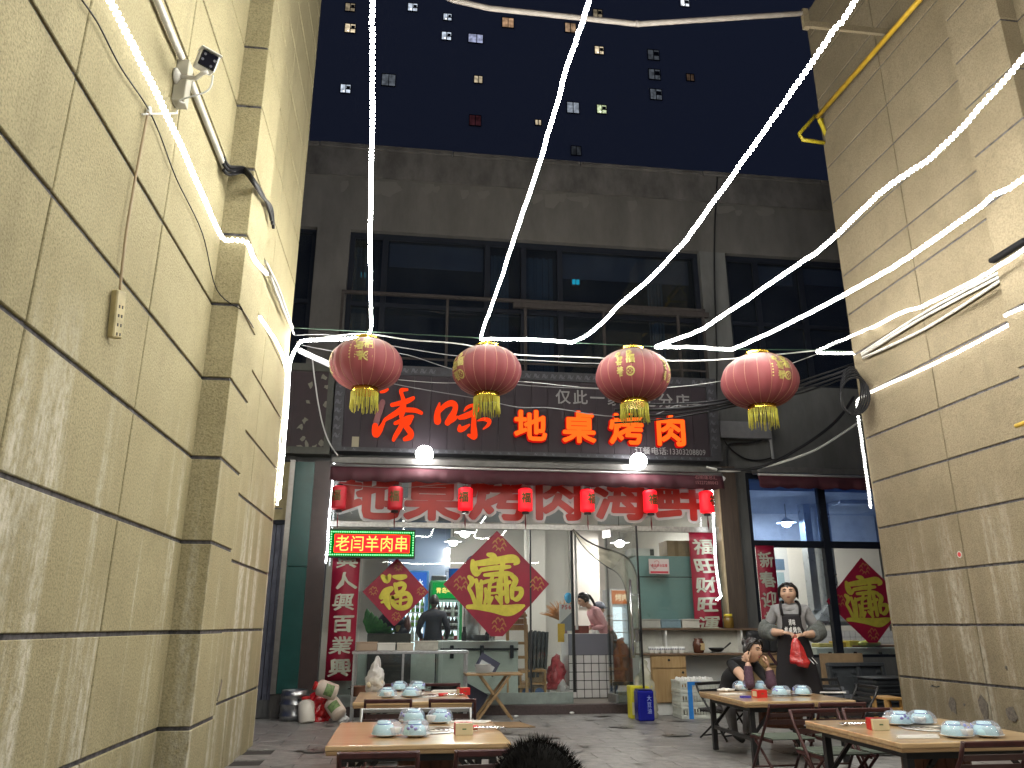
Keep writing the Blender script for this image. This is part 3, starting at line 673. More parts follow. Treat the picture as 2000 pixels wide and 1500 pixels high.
# four big faded lanterns on the cable across the alley
def silk():
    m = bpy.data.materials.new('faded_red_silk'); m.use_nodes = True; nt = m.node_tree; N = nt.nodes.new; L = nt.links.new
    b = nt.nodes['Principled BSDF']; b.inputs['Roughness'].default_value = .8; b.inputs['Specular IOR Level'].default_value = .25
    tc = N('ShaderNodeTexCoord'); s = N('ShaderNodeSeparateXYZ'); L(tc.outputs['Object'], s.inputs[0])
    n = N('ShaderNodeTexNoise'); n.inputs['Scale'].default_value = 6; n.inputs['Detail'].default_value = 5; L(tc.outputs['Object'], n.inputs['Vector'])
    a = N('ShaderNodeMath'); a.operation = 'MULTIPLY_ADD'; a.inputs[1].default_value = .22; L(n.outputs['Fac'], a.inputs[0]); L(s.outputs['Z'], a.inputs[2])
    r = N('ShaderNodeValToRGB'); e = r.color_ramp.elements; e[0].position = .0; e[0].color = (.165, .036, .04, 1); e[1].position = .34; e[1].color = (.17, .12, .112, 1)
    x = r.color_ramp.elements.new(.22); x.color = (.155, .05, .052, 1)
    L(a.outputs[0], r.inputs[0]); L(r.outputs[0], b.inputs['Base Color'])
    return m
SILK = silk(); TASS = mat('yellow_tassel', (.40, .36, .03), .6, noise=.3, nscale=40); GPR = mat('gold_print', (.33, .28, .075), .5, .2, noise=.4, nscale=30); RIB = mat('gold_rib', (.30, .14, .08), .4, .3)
def lantern(c, rr, hh, rot, label, print_at):
    t = thing('big_lantern', label, 'lantern', c, 'big red lanterns across the alley')
    Mz = Matrix.Rotation(rot, 3, 'Z')
    n = 18; k = 14; vs = []; sub = 4
    def pt(a, th, o=0.):
        fl = 1-.05*(1-abs(math.sin(a*n/2)))*math.sin(th)
        rad = math.sin(th)**.82; return Vector(((rr*rad*fl+o)*math.cos(a), (rr*rad*fl+o)*math.sin(a), (hh+o)*math.cos(th)*.98))
    A_ = [math.radians(16+148*i/k) for i in range(k+1)]; nn = n*sub
    for th in A_: vs += [c+Mz @ pt(2*math.pi*j/nn, th) for j in range(nn)]
    b = MB(); b.add(vs, [(i*nn+j, (i+1)*nn+j, (i+1)*nn+(j+1) % nn, i*nn+(j+1) % nn) for i in range(k) for j in range(nn)], 0, True); b.build('shade', SILK, t)
    m = MB()
    for j in range(n): m.tube([c+Mz @ pt(2*math.pi*j/n, th, .0015) for th in A_], .0028, 5)
    o = m.build('rib', RIB, t)
    r0 = rr*math.sin(A_[0])**.82
    m = MB(); zt = hh*math.cos(A_[0])*.98; m.lathe([(r0, zt-.005), (r0+.006, zt+.008), (r0*.9, zt+.012), (r0*.9, zt+.04), (r0*.96, zt+.052), (r0*.8, zt+.055), (r0*.8, zt)], c, 22); m.build('top_ring', GOLD, t)
    zb = -zt; m = MB(); m.lathe([(r0+.012, zb-.055), (r0+.012, zb-.035), (r0, zb-.02), (r0+.01, zb+.004)], c, 22); m.build('bottom_ring', GOLD, t)
    m = MB(); rs = random.Random(int(c.x*100))
    for j in range(54):
        a = 2*math.pi*j/54; l = rs.uniform(.17, .235); q = rs.uniform(-.02, .02); w_ = .0105
        for (aa) in (a,):
            p0 = c+Vector((math.cos(aa)*(r0+.008), math.sin(aa)*(r0+.008), zb-.05)); tv = Vector((-math.sin(aa), math.cos(aa), 0))
            p1 = p0+Vector((0, 0, -l*.5))+tv*q*.5; p2 = p0+Vector((0, 0, -l))+tv*q+Vector((math.cos(aa), math.sin(aa), 0))*rs.uniform(-.01, .012)
            m.tube([p0, p1, p2], [.004, .005, .004], 4)
    m.build('tassel', TASS, t)
    # gold print: blossoms, a short column of characters, a coin
    for a0, z0, sc_ in print_at:
        m = MB()
        def on_shade(u, v, d, off=0): 
            a = a0+(u-.5)*sc_/rr; z = z0+(v-.5)*sc_; th = math.acos(max(-1, min(1, z/(hh*.98)))); p = pt(a, th, .004+d); return c+p
        def disc(u, v, r_):
            q = [(u+r_*math.cos(i*.6283)*(1+.25*math.sin(i*4)), v+r_*math.sin(i*.6283)*(1+.25*math.cos(i*3))) for i in range(10)]
            m.add([on_shade(x, y, 0) for x, y in q], [tuple(range(10))])
        for ch, u, v, s_ in (('喜', .18, .45, .42), ('福', .56, .52, .42), ('春', .22, .02, .40)):
            m.char(ch, lambda x, y, d: on_shade(u+x*s_, v+y*s_, d), .035)
        for i in range(5): disc(.2+.085*math.cos(i*1.257), .98+.085*math.sin(i*1.257), .06); disc(.7+.1*math.cos(i*1.257), 1.02+.1*math.sin(i*1.257), .07)
        q = 16
        for i in range(q):
            f_ = [(.76+r_*math.cos(6.2832*(i+e)/q), .2+r_*math.sin(6.2832*(i+e)/q)) for r_, e in ((.19, 0), (.19, 1), (.13, 1), (.13, 0))]; m.add([on_shade(x, y, 0) for x, y in f_], [(0, 1, 2, 3)])
        for i in range(4): disc(.76+.07*math.cos(i*1.57), .2+.07*math.sin(i*1.57), .035)
        for i in range(5): disc(.02, .15+i*.13, .035)
        m.build('print', GPR, t)
    m = MB(); m.tube([c+Vector((0, 0, zt+.04)), c+Vector((0, 0, zt+.14))], .004, 5); m.build('hook', BLACK, t)
for px0, px1, py, lab, pr, rot in ((643, 787, 713, 'big faded red lantern at the left end of the cable, over the first sign character', ((-1.66, .06, .29), (-3.0, -.02, .28)), .1),
        (883, 1018, 725, 'big faded red lantern second from left with plain ribs facing the viewer', ((-2.75, -.03, .28),), .02),
        (1165, 1306, 735, 'big faded red lantern third from left covering part of the small sign text', ((-2.1, .02, .3), (-.75, .0, .28)), .2),
        (1413, 1553, 745, 'big faded red lantern at the right end of the cable near the black cable coil', ((-1.38, .03, .28), (-.1, 0, .28)), .05)):
    a, b = P(px0, py, 8.7), P(px1, py, 8.7); c = (a+b)/2; rr = (b.x-a.x)/2
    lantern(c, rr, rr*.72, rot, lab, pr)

# LED display sign
le = P(640, 1088, 10.98); l2 = P(812, 1036, 10.98)
led = thing('led_sign', 'bright red and green LED sign reading five characters at the left of the shop window', 'sign', (le+l2)/2)
MB().box(le.x, l2.x, 10.98, 11.04, le.z-.01, l2.z+.01).build('case', BLKPL, led, bevel=.006)
MB().box(le.x+.08, l2.x-.08, 10.974, 10.979, le.z+.07, l2.z-.07).build('lit_field', lamp_mat('red_led_field', (1, .003, .004), 12.), led)
MB().box(le.x+.015, l2.x-.015, 10.9765, 10.9795, le.z+.01, l2.z-.01).build('green_field', lamp_mat('green_led_field', (.0, .30, .03), .55), led)
m = MB(); w_ = (l2.x-le.x-.18)/5
for i, ch in enumerate('老闫羊肉串'): m.char(ch, facing(le.x+.09+i*w_, le.z+.075, w_*.98, (l2.z-le.z)-.15, 10.971), -.004)
m.build('text', lamp_mat('orange_led_text', (1, .34, .06), 3.5), led)
m = MB(); nx = 38; nz = 10
for i in range(nx):
    for z in (le.z+.035, l2.z-.035): x = le.x+.03+(l2.x-le.x-.06)*i/(nx-1); m.box(x-.008, x+.008, 10.968, 10.974, z-.008, z+.008)
for i in range(nz):
    for x in (le.x+.03, l2.x-.03): z = le.z+.035+(l2.z-le.z-.07)*i/(nz-1); m.box(x-.008, x+.008, 10.968, 10.974, z-.008, z+.008)
o = m.build('border_dots', lamp_mat('green_led_dot', (.25, 1, .35), 2.6), led); o['kind'] = 'stuff'

# two globe flood lamps under the sign
for px, py, lab in ((829, 887, 'glaring white globe lamp under the brush characters'), (1247, 901, 'glaring white globe lamp right, under the phone number')):
    c = P(px, py, 10.8)
    t = thing('globe_lamp', lab, 'lamp', c, 'globe lamps below the sign')
    m = MB(); m.ell(c, (.125, .125, .125), 20, 12); m.build('bulb', lamp_mat('globe_light', (1, .98, .95), 45), t)
    m = MB(); m.tube([c+Vector((0, .09, .05)), c+Vector((0, .26, .12))], .02, 8); m.lathe([(.05, .08), (.05, .12)], c, 12); m.build('arm', BLACK, t)

# LED light strips
LEDM = lamp_mat('led_strip_light', LED_W, LED_STRENGTH); LEDWL = lamp_mat('led_strip_wall_light', LED_W, LED_STRENGTH*.045); LEDF = lamp_mat('led_strip_near_light', LED_W, LED_STRENGTH*.1); LEDC = lamp_mat('led_strip_cool_light', LED_COOL, LED_STRENGTH*.12)
CLIP = mat('strip_clip', (.6, .6, .6), .4)
def strip(label, pts, r=.0122, m_=None, wob=.004, group='LED light strips'):
    q = ribbon(pts, 6); rs = random.Random(len(label)*7+int(pts[0][0]*50))
    q = [p+Vector((rs.uniform(-wob, wob), rs.uniform(-wob, wob), rs.uniform(-wob, wob))) for p in q]
    t = thing('led_strip', label, 'light strip', q[0], group)
    MB().tube(q, r*.72, 6).build('light_tube', m_ or LEDM, t)
    bd = MB(); acc = 0.
    for a_, b_ in zip(q[:-1], q[1:]):   # the row of diodes along the tube
        l_ = (b_-a_).length; dr = (b_-a_).normalized() if l_ > 1e-6 else Vector((0, 0, 1))
        while acc < l_:
            p_ = a_+dr*acc; bd.bar(p_-dr*.008, p_+dr*.008, r*2.1, r*2.1, 0, up=(.3, .2, 1)); acc += .04
        acc -= l_
    bd.build('diodes', m_ or LEDM, t)['kind'] = 'stuff'
    c = MB()
    for i in range(0, len(q), 9): c.box(q[i].x-.012, q[i].x+.012, q[i].y-.02, q[i].y+.02, q[i].z+r, q[i].z+r+.004)
    c.build('clip', CLIP, t)
    return t
Zp = lambda x, y, z: on('Z', z+.45*max(0, 1-y/640), x, y)   # the strips climb towards hooks above and behind the viewer
XL = lambda x, y: on('X', -1.45, x, y)
XR = lambda x, y: on('X', 5.6, x, y)
a0, a1 = XL(215, 0), XL(430, 455)
e1, e2, e3 = on('Y', 5.33, 430, 455), on('Y', 5.36, 488, 462), on('X', -1.255, 522, 537)
strip('LED strip along the yellowish wall, bending round the pilaster', [Vector((-1.45, 2.5, 3.88)), a0, XL(300, 170), XL(365, 310), Vector((-1.452, 5.30, 3.885)), Vector((-1.38, 5.345, 3.875)), Vector((-1.27, 5.345, 3.86)), Vector((-1.26, 5.6, 3.85)), e3], .0122, LEDWL, .002)
strip('short LED strip at the corner of the yellowish wall, running down beside the grey shutter', [XL(508, 620), XL(545, 678), Vector((-1.452, 8.62, 3.93)), Vector((-1.44, 8.74, 3.75)), Vector((-1.44, 8.75, 3.2)), Vector((-1.44, 8.75, 2.8)), Vector((-1.44, 8.75, 2.42))], .0122, LEDWL, .003)
strip('LED strip rising from the left corner over the first big lantern to overhead', [Vector((-1.435, 8.79, 2.5)), Vector((-1.435, 8.8, 3.3)), P(566, 715, 8.8), P(578, 682, 8.78), P(592, 666, 8.75), P(640, 664, 8.7), P(690, 660, 8.7), P(722, 650, 8.7), P(724, 590, 8.35), Zp(723, 480, 4.38), Zp(726, 300, 4.36), Zp(728, 120, 4.4), Zp(727, 0, 4.45), Vector((-.27, 3.0, 4.95))])
strip('LED strip zigzagging over the second big lantern, two legs overhead', [Vector((.88, 2.9, 4.88)), Zp(1150, 0, 4.36), Zp(1108, 130, 4.33), Zp(1060, 297, 4.3), Zp(1005, 465, 4.32), P(965, 585, 8.0), P(940, 656, 8.68), P(955, 662, 8.7), P(1030, 663, 8.7), P(1100, 667, 8.7), P(1122, 667, 8.68), P(1160, 645, 8.5), Zp(1215, 590, 4.38), Zp(1260, 553, 4.32), Zp(1330, 480, 4.28), Zp(1400, 385, 4.25), Zp(1480, 275, 4.27), Zp(1560, 160, 4.31), Zp(1625, 65, 4.35), Zp(1670, 0, 4.38), Vector((2.45, 2.8, 4.9))])
strip('LED strip zigzagging over the last big lantern, two legs fanning to the tan wall side', [Vector((3.7, 2.9, 4.8)), Zp(2000, 109, 4.33), Zp(1840, 288, 4.25), Zp(1757, 349, 4.25), Zp(1715, 381, 4.27), Zp(1610, 480, 4.3), Zp(1523, 541, 4.34), Zp(1408, 619, 4.4), Zp(1360, 648, 4.43), P(1284, 676, 8.68), P(1300, 678, 8.7), P(1345, 678, 8.7), P(1415, 682, 8.7), P(1440, 678, 8.65), Zp(1540, 632, 4.4), Zp(1648, 576, 4.3), Zp(1740, 524, 4.26), Zp(1808, 480, 4.25), Zp(1917, 402, 4.27), Zp(1942, 381, 4.28), Zp(2000, 347, 4.32), Vector((4.6, 3.6, 4.55))])
strip('LED strip in front of the tan wall above the three pale pipes', [Vector((5.15, 4.3, 4.4)), Zp(2000, 486, 4.2), Zp(1946, 522, 4.22), Zp(1901, 549, 4.22), Zp(1802, 598, 4.25), Zp(1763, 610, 4.3), P(1700, 641, 8.3), P(1645, 664, 8.5), P(1597, 685, 8.7), P(1604, 689, 8.7), P(1640, 690, 8.7), P(1670, 691, 8.72), P(1681, 706, 8.76), P(1686, 740, 8.77), P(1688, 768, 8.77)], .0122, LEDF)
strip('LED strip along the tan wall at mid height then hanging down its corner', [Vector((5.60, 6.0, 3.895)), XR(1900, 673), XR(1800, 722), XR(1740, 748), Vector((5.602, 8.66, 3.9)), Vector((5.59, 8.75, 3.8)), Vector((5.59, 8.755, 3.3)), Vector((5.59, 8.755, 2.9)), Vector((5.588, 8.757, 2.52))], .0122, LEDWL, .003)
strip('LED strip on the near pilaster of the tan wall', [Vector((5.42, 5.97, 3.9)), Vector((5.42, 5.6, 3.89)), Vector((5.42, 5.34, 3.9)), Vector((5.56, 5.3, 3.9)), Vector((5.6, 4.0, 3.9)), Vector((5.6, 3.2, 3.9))], .0122, LEDWL, .003)
strip('LED strip running down the left edge of the shop front beside the LED sign', [P(653, 905, 11.0), P(648, 960, 11.0), P(643, 1015, 11.0), P(640, 1060, 10.99), P(636, 1100, 11.0)], .012, LEDC)
strip('LED strip running down the right edge of the shop front over the red couplet', [P(1389, 935, 11.0), P(1392, 975, 11.0), P(1395, 1040, 11.02), P(1398, 1100, 11.02), P(1405, 1150, 11.0), P(1408, 1165, 11.0), P(1399, 1172, 11.0)], .012, LEDC)

# the strips run on over and behind the viewer; the shop glass mirrors them
LEDB = lamp_mat('led_strip_far_light', LED_W, LED_STRENGTH*.5)
for lb, pts in (('LED strip mirrored in the shop glass, running on over the viewer from the first leg', [(-.27, 2.9, 4.96), (-.2, -2, 4.7), (-.1, -7, 4.4), (.4, -7.1, 4.38), (.85, -7, 4.42), (.9, -2, 4.7), (.9, 2.8, 4.9)]),
        ('LED strip mirrored in the shop glass, running on over the viewer from the third leg', [(2.46, 2.7, 4.92), (2.6, -2, 4.75), (2.5, -7, 4.4), (3.0, -7.2, 4.35), (3.5, -7, 4.4), (3.6, -2, 4.7), (3.69, 2.8, 4.82)]),
        ('LED strip mirrored in the shop glass, lower stretch far behind the viewer', [(-1.2, -9, 3.6), (.5, -9.1, 3.5), (2.4, -9, 3.55), (4.2, -9.05, 3.45), (5.3, -9, 3.6)])):
    strip(lb, [Vector(p) for p in pts], .015, LEDB, .02)

# cables, pipes and brackets
WIRE = mat('black_cable', (.010, .010, .012), .5, spec=.25); WWH = mat('white_cable', (.48, .48, .46), .5); WGR = mat('green_wire', (.012, .035, .022), .6); WGY = mat('grey_cable', (.22, .22, .23), .5)
def cable(label, pts, r, m_, name='cable', group=None, cat='cable', n=8): return tag(MB().tube(ribbon(pts, 6), r, n).build(name, m_), label, cat, group)
px_c = lambda pts, Y: [P(x, y, Y) for x, y in pts]
cable('thin green wire crossing the alley just above the big lanterns', px_c([(574, 640), (700, 647), (900, 658), (1100, 669), (1400, 681), (1600, 684), (1684, 688)], 8.74), .006, WGR, 'wire')
cable('white cable sagging behind the second and third big lanterns', px_c([(580, 668), (700, 652), (800, 664), (900, 672), (1000, 692), (1150, 698), (1240, 703), (1380, 704), (1500, 694), (1600, 684)], 8.9), .009, WWH)
cable('grey cable from the left corner passing behind the first lantern to the third', px_c([(575, 655), (650, 655), (780, 678), (900, 696), (1040, 704), (1180, 710), (1300, 702)], 8.95), .006, WGY)
cable('thin grey cable drooping across the lower sign between the lanterns', px_c([(690, 732), (800, 756), (930, 778), (1010, 795), (1080, 797), (1180, 812), (1270, 812), (1330, 790), (1420, 790), (1540, 755)], 9.4), .006, WGY)
cable('pale thin wire across the top of the shop sign, left half', px_c([(760, 740), (870, 748), (1010, 745), (1160, 758), (1300, 757), (1410, 744), (1500, 725), (1600, 690)], 9.2), .004, WWH, 'wire')
cable('grey cable from the left corner down across the sign', px_c([(580, 672), (680, 690), (780, 690), (880, 720), (1000, 750), (1180, 760)], 9.3), .005, WGY)
for i, (dy, r_) in enumerate(((0, .02), (7, .016), (-7, .014), (13, .011))):
    cable('black cable of the bundle sagging from the cable coil to the sign, %s' % ('thickest one', 'second thickest', 'uppermost', 'lowest and thinnest')[i], px_c([(1684, 712+dy), (1600, 741+dy*1.2), (1520, 766+dy), (1440, 782+dy*.8), (1380, 792+dy), (1290, 800+dy*1.5), (1200, 800+dy*2)], 9.0+.03*i), r_, WIRE, group='black cable bundle')
cable('grey pipe at the left corner leading behind the first big lantern', px_c([(584, 684), (605, 694), (640, 710), (690, 735)], 8.95), .035, mat('grey_pipe', (.35, .36, .38), .45), 'pipe', cat='pipe')
cable('twisted pair of white wires hanging over the torn poster board', px_c([(610, 700), (614, 735), (622, 790), (632, 835), (645, 868), (660, 890)], 10.6), .009, WWH, 'wire')
cable('thick black cable swooping from the coil to the awning end', px_c([(1668, 775), (1640, 815), (1600, 850), (1550, 882), (1505, 906), (1460, 917), (1400, 917)], 9.8), .022, WIRE)
cable('white cable swooping below the black one to the awning end', px_c([(1684, 820), (1640, 850), (1590, 880), (1530, 902), (1480, 914), (1420, 920), (1380, 912)], 9.8), .016, WWH)
cable('black drainage cable running down the pier right of the sign', [P(x, y, 11.3) for x, y in ((1401, 345), (1396, 450), (1396, 560), (1400, 690), (1400, 780), (1404, 830), (1420, 868), (1450, 893), (1480, 899), (1512, 893))], .013, WIRE)
cable('black looped cable under the grey box beside the sign', [P(x, y, 11.28) for x, y in ((1421, 918), (1421, 875), (1430, 866), (1465, 865), (1490, 858), (1502, 846))], .014, WIRE)
t = thing('cable_coil', 'coil of black cable hanging at the corner of the tan wall', 'cable', P(1665, 750, 8.75))
m = MB()
for i in range(5):
    cx, cz = 1662+i*2, 762+i*3; rx, rz = 20+i*2.2, 45-i*2
    m.tube([P(cx+rx*math.cos(a*.35+i)-.0, cz+rz*math.sin(a*.35+i), 8.45-.02*i) for a in range(18)], .012, 6, closed=True)
m.build('loop', WIRE, t)
t = thing('junction_box', 'long grey box on the wall right of the shop sign', 'box', P(1455, 842, 11.3))
a, b = P(1402, 857, 11.3), P(1500, 828, 11.3); MB().box(a.x, b.x, 11.2, 11.345, a.z, b.z).build('case', mat('grey_box', (.13, .13, .14), .6, noise=.2), t, bevel=.008)
m = MB(); m.bar(P(1503, 845, 11.25), P(1510, 896, 11.25), .03); m.build('bracket', WGY, t)
# left wall fittings
t = thing('cctv_camera', 'white bullet security camera on a bracket high on the yellowish wall', 'camera', on('X', -1.42, 350, 145))
b0 = on('X', -1.45, 348, 150); hd = on('X', -1.22, 407, 118)
m = MB(); Mx = Matrix.Rotation(math.pi/2, 3, 'Y'); m.lathe([(.05, 0), (.05, .012), (.02, .03)], b0-Vector((.015, 0, 0)), 16, 0, Mx); m.tube([b0, b0+Vector((.1, .0, 0)), hd+Vector((-.03, .02, -.075)), hd+Vector((0, .02, -.06))], .012, 8); m.build('bracket', PVC, t)
HM = Matrix.Translation(hd) @ Matrix.Rotation(R(24), 4, 'Z') @ Matrix.Rotation(R(30), 4, 'X') @ Matrix.Rotation(R(10), 4, 'Y')
m = MB(); m.box(-.052, .052, 0, .2, -.05, .05, 0, HM); hb_ = m.build('body', WHITEP, t, bevel=.012, seg=3)
m = MB(); m.box(-.058, .058, -.025, .21, .05, .058, 0, HM); m.build('sunshield', WHITEP, t, bevel=.004)
m = MB(); m.box(-.046, .046, -.006, .01, -.044, .044, 0, HM); m.build('front_glass', mat('camera_glass', (.012, .012, .02), .08), t, bevel=.006)
for x, z in ((-.026, .024), (.03, .012), (-.03, -.008), (.022, -.024)):
    m = MB(); m.lathe([(.0075, 0), (.0075, .004)], (0, 0, 0), 10, 0, Matrix.Rotation(math.pi/2, 3, 'X')); m.xf(HM @ Matrix.Translation((x, -.006, z))); m.build('infrared_led', mat('ir_led', (.2, .2, .24), .2), t)
m = MB(); m.box(-1.47, -1.4, b0.y+.0, b0.y+.09, b0.z-.16, b0.z+.13); m.build('junction_box', mat('beige_box', (.36, .34, .27), .6), t, bevel=.004)
m = MB(); m.tube(ribbon([hd+Vector((.02, .05, -.06)), hd+Vector((.02, .0, -.2)), hd+Vector((-.12, .02, -.26)), b0+Vector((.04, .05, -.14))]), .005, 6); m.build('lead', WWH, t)
cable('white PVC pipe along the yellowish wall, stretch nearer the viewer', [Vector((-1.44, 1.5, on('X', -1.44, 305, 0).z+.0)), on('X', -1.44, 307, 0), on('X', -1.44, 355, 112)], .021, PVC, 'conduit', 'PVC pipes on the yellowish wall', 'pipe')
cable('white PVC pipe along the yellowish wall, stretch from the camera to the pilaster', [on('X', -1.44, 372, 158), on('X', -1.44, 410, 255), on('X', -1.44, 443, 338)], .021, PVC, 'conduit', 'PVC pipes on the yellowish wall', 'pipe')
for i in range(3):
    cable('black cable leaving the pipe round the pilaster, %s' % ('upper one', 'middle one', 'lower one')[i], [on('X', -1.43, 436, 307+12*i), on('X', -1.40, 448, 325+8*i), Vector((-1.35, 5.33, 4.48-.02*i)), on('X', -1.25, 493, 347+4*i), on('X', -1.24, 512, 378+3*i), on('X', -1.24, 524+3*i, 405), on('X', -1.24, 530+2*i, 430+8*i)], .013, WIRE, group='black cables round the pilaster')
cable('twisted thin wire hanging along the yellowish wall below the light strip', [XL(160, 0), XL(192, 47), XL(235, 130), XL(285, 205), XL(312, 262), XL(345, 350), XL(395, 455), Vector((-1.43, 5.3, 3.45)), Vector((-1.26, 5.36, 3.33)), on('X', -1.26, 470, 600), on('X', -1.26, 495, 640)], .004, WIRE, 'wire')
cable('beige flex hanging down the yellowish wall to the power strip', [XL(290, 218), XL(283, 250), XL(265, 345), XL(248, 445), XL(240, 510), XL(234, 568)], .007, mat('beige_flex', (.30, .22, .12), .5), 'flex')
t = thing('wall_peg', 'thin white metal peg holding wires across the light strip', 'hook', XL(300, 221)); a, b = XL(278, 223), XL(345, 221); m = MB(); m.tube([a, b, b+Vector((.0, .0, .02))], .006, 6); m.lathe([(.012, -.02), (.016, 0), (.008, .03)], XL(291, 218), 8); m.build('peg', WHITEP, t)
t = thing('power_strip', 'yellowed power strip dangling by its flex on the yellowish wall', 'power strip', on('X', -1.43, 222, 610))
a, b = on('X', -1.44, 232, 568), on('X', -1.44, 212, 650); d = (b-a); ya = math.atan2(d.y, -d.z); PM = Matrix.Translation(a) @ Matrix.Rotation(-ya*1.0, 4, 'X') @ Matrix.Rotation(R(-28), 4, 'Z')
OLDW = mat('yellowed_plastic', (.50, .42, .22), .4, noise=.3, nscale=12)
MB().box(-.02, .025, -.028, .028, -d.length, 0, 0, PM).build('body', OLDW, t, bevel=.006)
m = MB()
for i in range(4): m.box(.025, .027, -.012, -.006, -.09-i*.045, -.075-i*.045, 0, PM); m.box(.025, .027, .006, .012, -.09-i*.045, -.075-i*.045, 0, PM)
m.build('socket_slot', BLKPL, t)
cables_l = [((522, 515), (545, 575), (572, 640)), ((520, 512), (540, 572), (574, 652)), ((518, 510), (543, 560), (568, 630))]
for i, pts in enumerate(cables_l): cable('pale pipe slanting to the left corner above the short light strip, %s' % ('middle', 'lower', 'upper')[i], [on('X', -1.43+.02*i, *p) for p in pts], .012, PVC, 'conduit', 'pale pipes at the left corner', 'pipe')
# right wall fittings
YEL = mat('yellow_gas_pipe', (.52, .33, .03), .4, noise=.25, nscale=8)
t = thing('gas_pipe', 'yellow gas pipe high on the tan wall with a triangular bracket', 'pipe', on('X', 5.5, 1700, 110))
g0, g1 = on('X', 5.5, 1800, -5), on('X', 5.5, 1597, 228)
m = MB(); m.tube([Vector((5.5, 3.5, g0.z-.02)), g0, g1], .032, 10); m.build('pipe', YEL, t)
m = MB(); q0 = P(1592, 226, 8.65); q1 = P(1561, 262, 8.65); q2 = P(1568, 273, 8.66); q3 = P(1610, 279, 8.68); m.tube([q0, q1, q2, q3], .028, 8); m.bar(P(1600, 232, 8.62), P(1630, 300, 8.7), .05, .03); m.bar(P(1600, 234, 8.66), P(1627, 240, 8.7), .05, .03); m.build('bracket', mat('yellow_bracket', (.45, .36, .02), .5), t)
m = MB(); c0, c1 = P(1605, 235, 8.73), P(1625, 272, 8.73); m.box(c0.x, 5.64, 8.725, 8.74, c1.z, c0.z); m.build('plate', mat('yellow_bracket', (0, 0, 0)), t)
for i, (a, b, c) in enumerate((((1944, 538), (1812, 607), (1683, 690)), ((1945, 546), (1800, 622), (1684, 694)), ((1945, 552), (1810, 640), (1686, 699)))):
    cable('pale PVC pipe slanting down the tan wall to the corner, %s' % ('uppermost', 'middle', 'lowest')[i], [Vector((5.58, 5.99, on('X', 5.58, *a).z)), on('X', 5.58, *b), on('X', 5.56, *c)], .017, PVC, 'conduit', 'pale PVC pipes on the tan wall', 'pipe')
t = thing('wall_lamp', 'dark flat lamp housing at the edge of the near pilaster, above the pipes', 'lamp', on('X', 5.4, 1975, 500)); a, b = on('X', 5.41, 1938, 512), on('X', 5.41, 2010, 480); m = MB(); m.box(5.36, 5.435, b.y, a.y, a.z-.02, a.z+.03); m.build('housing', mat('matt_black_housing', (.012, .012, .013), .9, spec=.1), t, bevel=.02, seg=2)  # housing is a plain matt black
t = thing('yellow_valve', 'yellow pipe end poking out of the near pilaster', 'pipe', on('X', 5.3, 1990, 830)); c = on('X', 5.3, 1984, 832); m = MB(); m.tube([c, c+Vector((.03, -.5, .02))], [.02, .026], 8); m.tube([c+Vector((0, -.1, 0)), c+Vector((.2, -.1, 0))], .02, 8); m.build('pipe', YEL, t)
a = on('X', 5.61, 1829, 1341); m = MB(); m.tube([a+Vector((0, .05, .01)), a+Vector((-.03, .05, 0)), a+Vector((-.03, -.05, 0)), a+Vector((0, -.05, .01))], .006, 6); tag(m.build('wall_staple', BLACK), 'small dark metal staple in the tan wall above the holes', 'hook')
t = thing('wall_sticker', 'small round red and white sticker on the tan wall', 'sticker', on('X', 5.61, 1874, 1083)); c = on('X', 5.617, 1874, 1083); m = MB(); m.lathe([(.035, 0), (.035, .002)], c, 16, 0, Matrix.Rotation(-math.pi/2, 3, 'Y')); m.build('disc', mat('sticker_white', (.5, .45, .4), .6), t); m = MB(); m.lathe([(.024, .002), (.024, .004)], c, 16, 0, Matrix.Rotation(-math.pi/2, 3, 'Y')); m.build('print', REDPL, t)
m = MB(); m.tube([P(870, -6, 7), P(885, 0, 7), P(955, 16, 7), P(1245, 47, 7), P(1569, 26, 7.0)], .03, 8); m.tube([P(1240, 46, 7), P(1250, 47, 7)], .034, 8)
t = thing('overhead_conduit', 'pale jointed pipe spanning the alley high overhead', 'pipe', P(1245, 47, 7)); m.build('pipe', mat('dull_pvc', (.42, .38, .35), .6, noise=.2), t)
m = MB(); a = P(1569, 26, 7.0); m.box(a.x-.02, a.x+.05, 6.97, 7.03, a.z-.22, a.z+.05); m.box(a.x+.05, 5.64, 6.98, 7.02, a.z-.2, a.z-.12); m.build('wall_anchor', STR, t)
# rusty frame of an old sign below the upper window
RUST = mat('rusty_steel', (.032, .026, .025), .8, .3, noise=.5, nscale=18)
t = thing('rusty_frame', 'rusty steel frame standing on the sign in front of the upper window', 'frame', (1.75, 11.12, 4.86))
m = MB()
zt, zb = 6.05, 4.87
m.box(-1.16, 4.66, 11.1, 11.15, zt-.02, zt+.03); m.build('top_rail', RUST, t)
for x in (-1.14, X(874, 600, 11.12), X(1026, 600, 11.12), X(1178, 600, 11.12), X(1323, 610, 11.12), 4.62): MB().box(x-.02, x+.02, 11.105, 11.145, zb, zt-.02).build('post', RUST, t)
MB().box(-1.12, 4.6, 11.115, 11.135, 5.0, 5.03).build('lower_rail', RUST, t)
MB().box(X(1000, 560), X(1372, 560), 11.09, 11.16, zt-.11, zt-.03).build('beam', RUST, t)
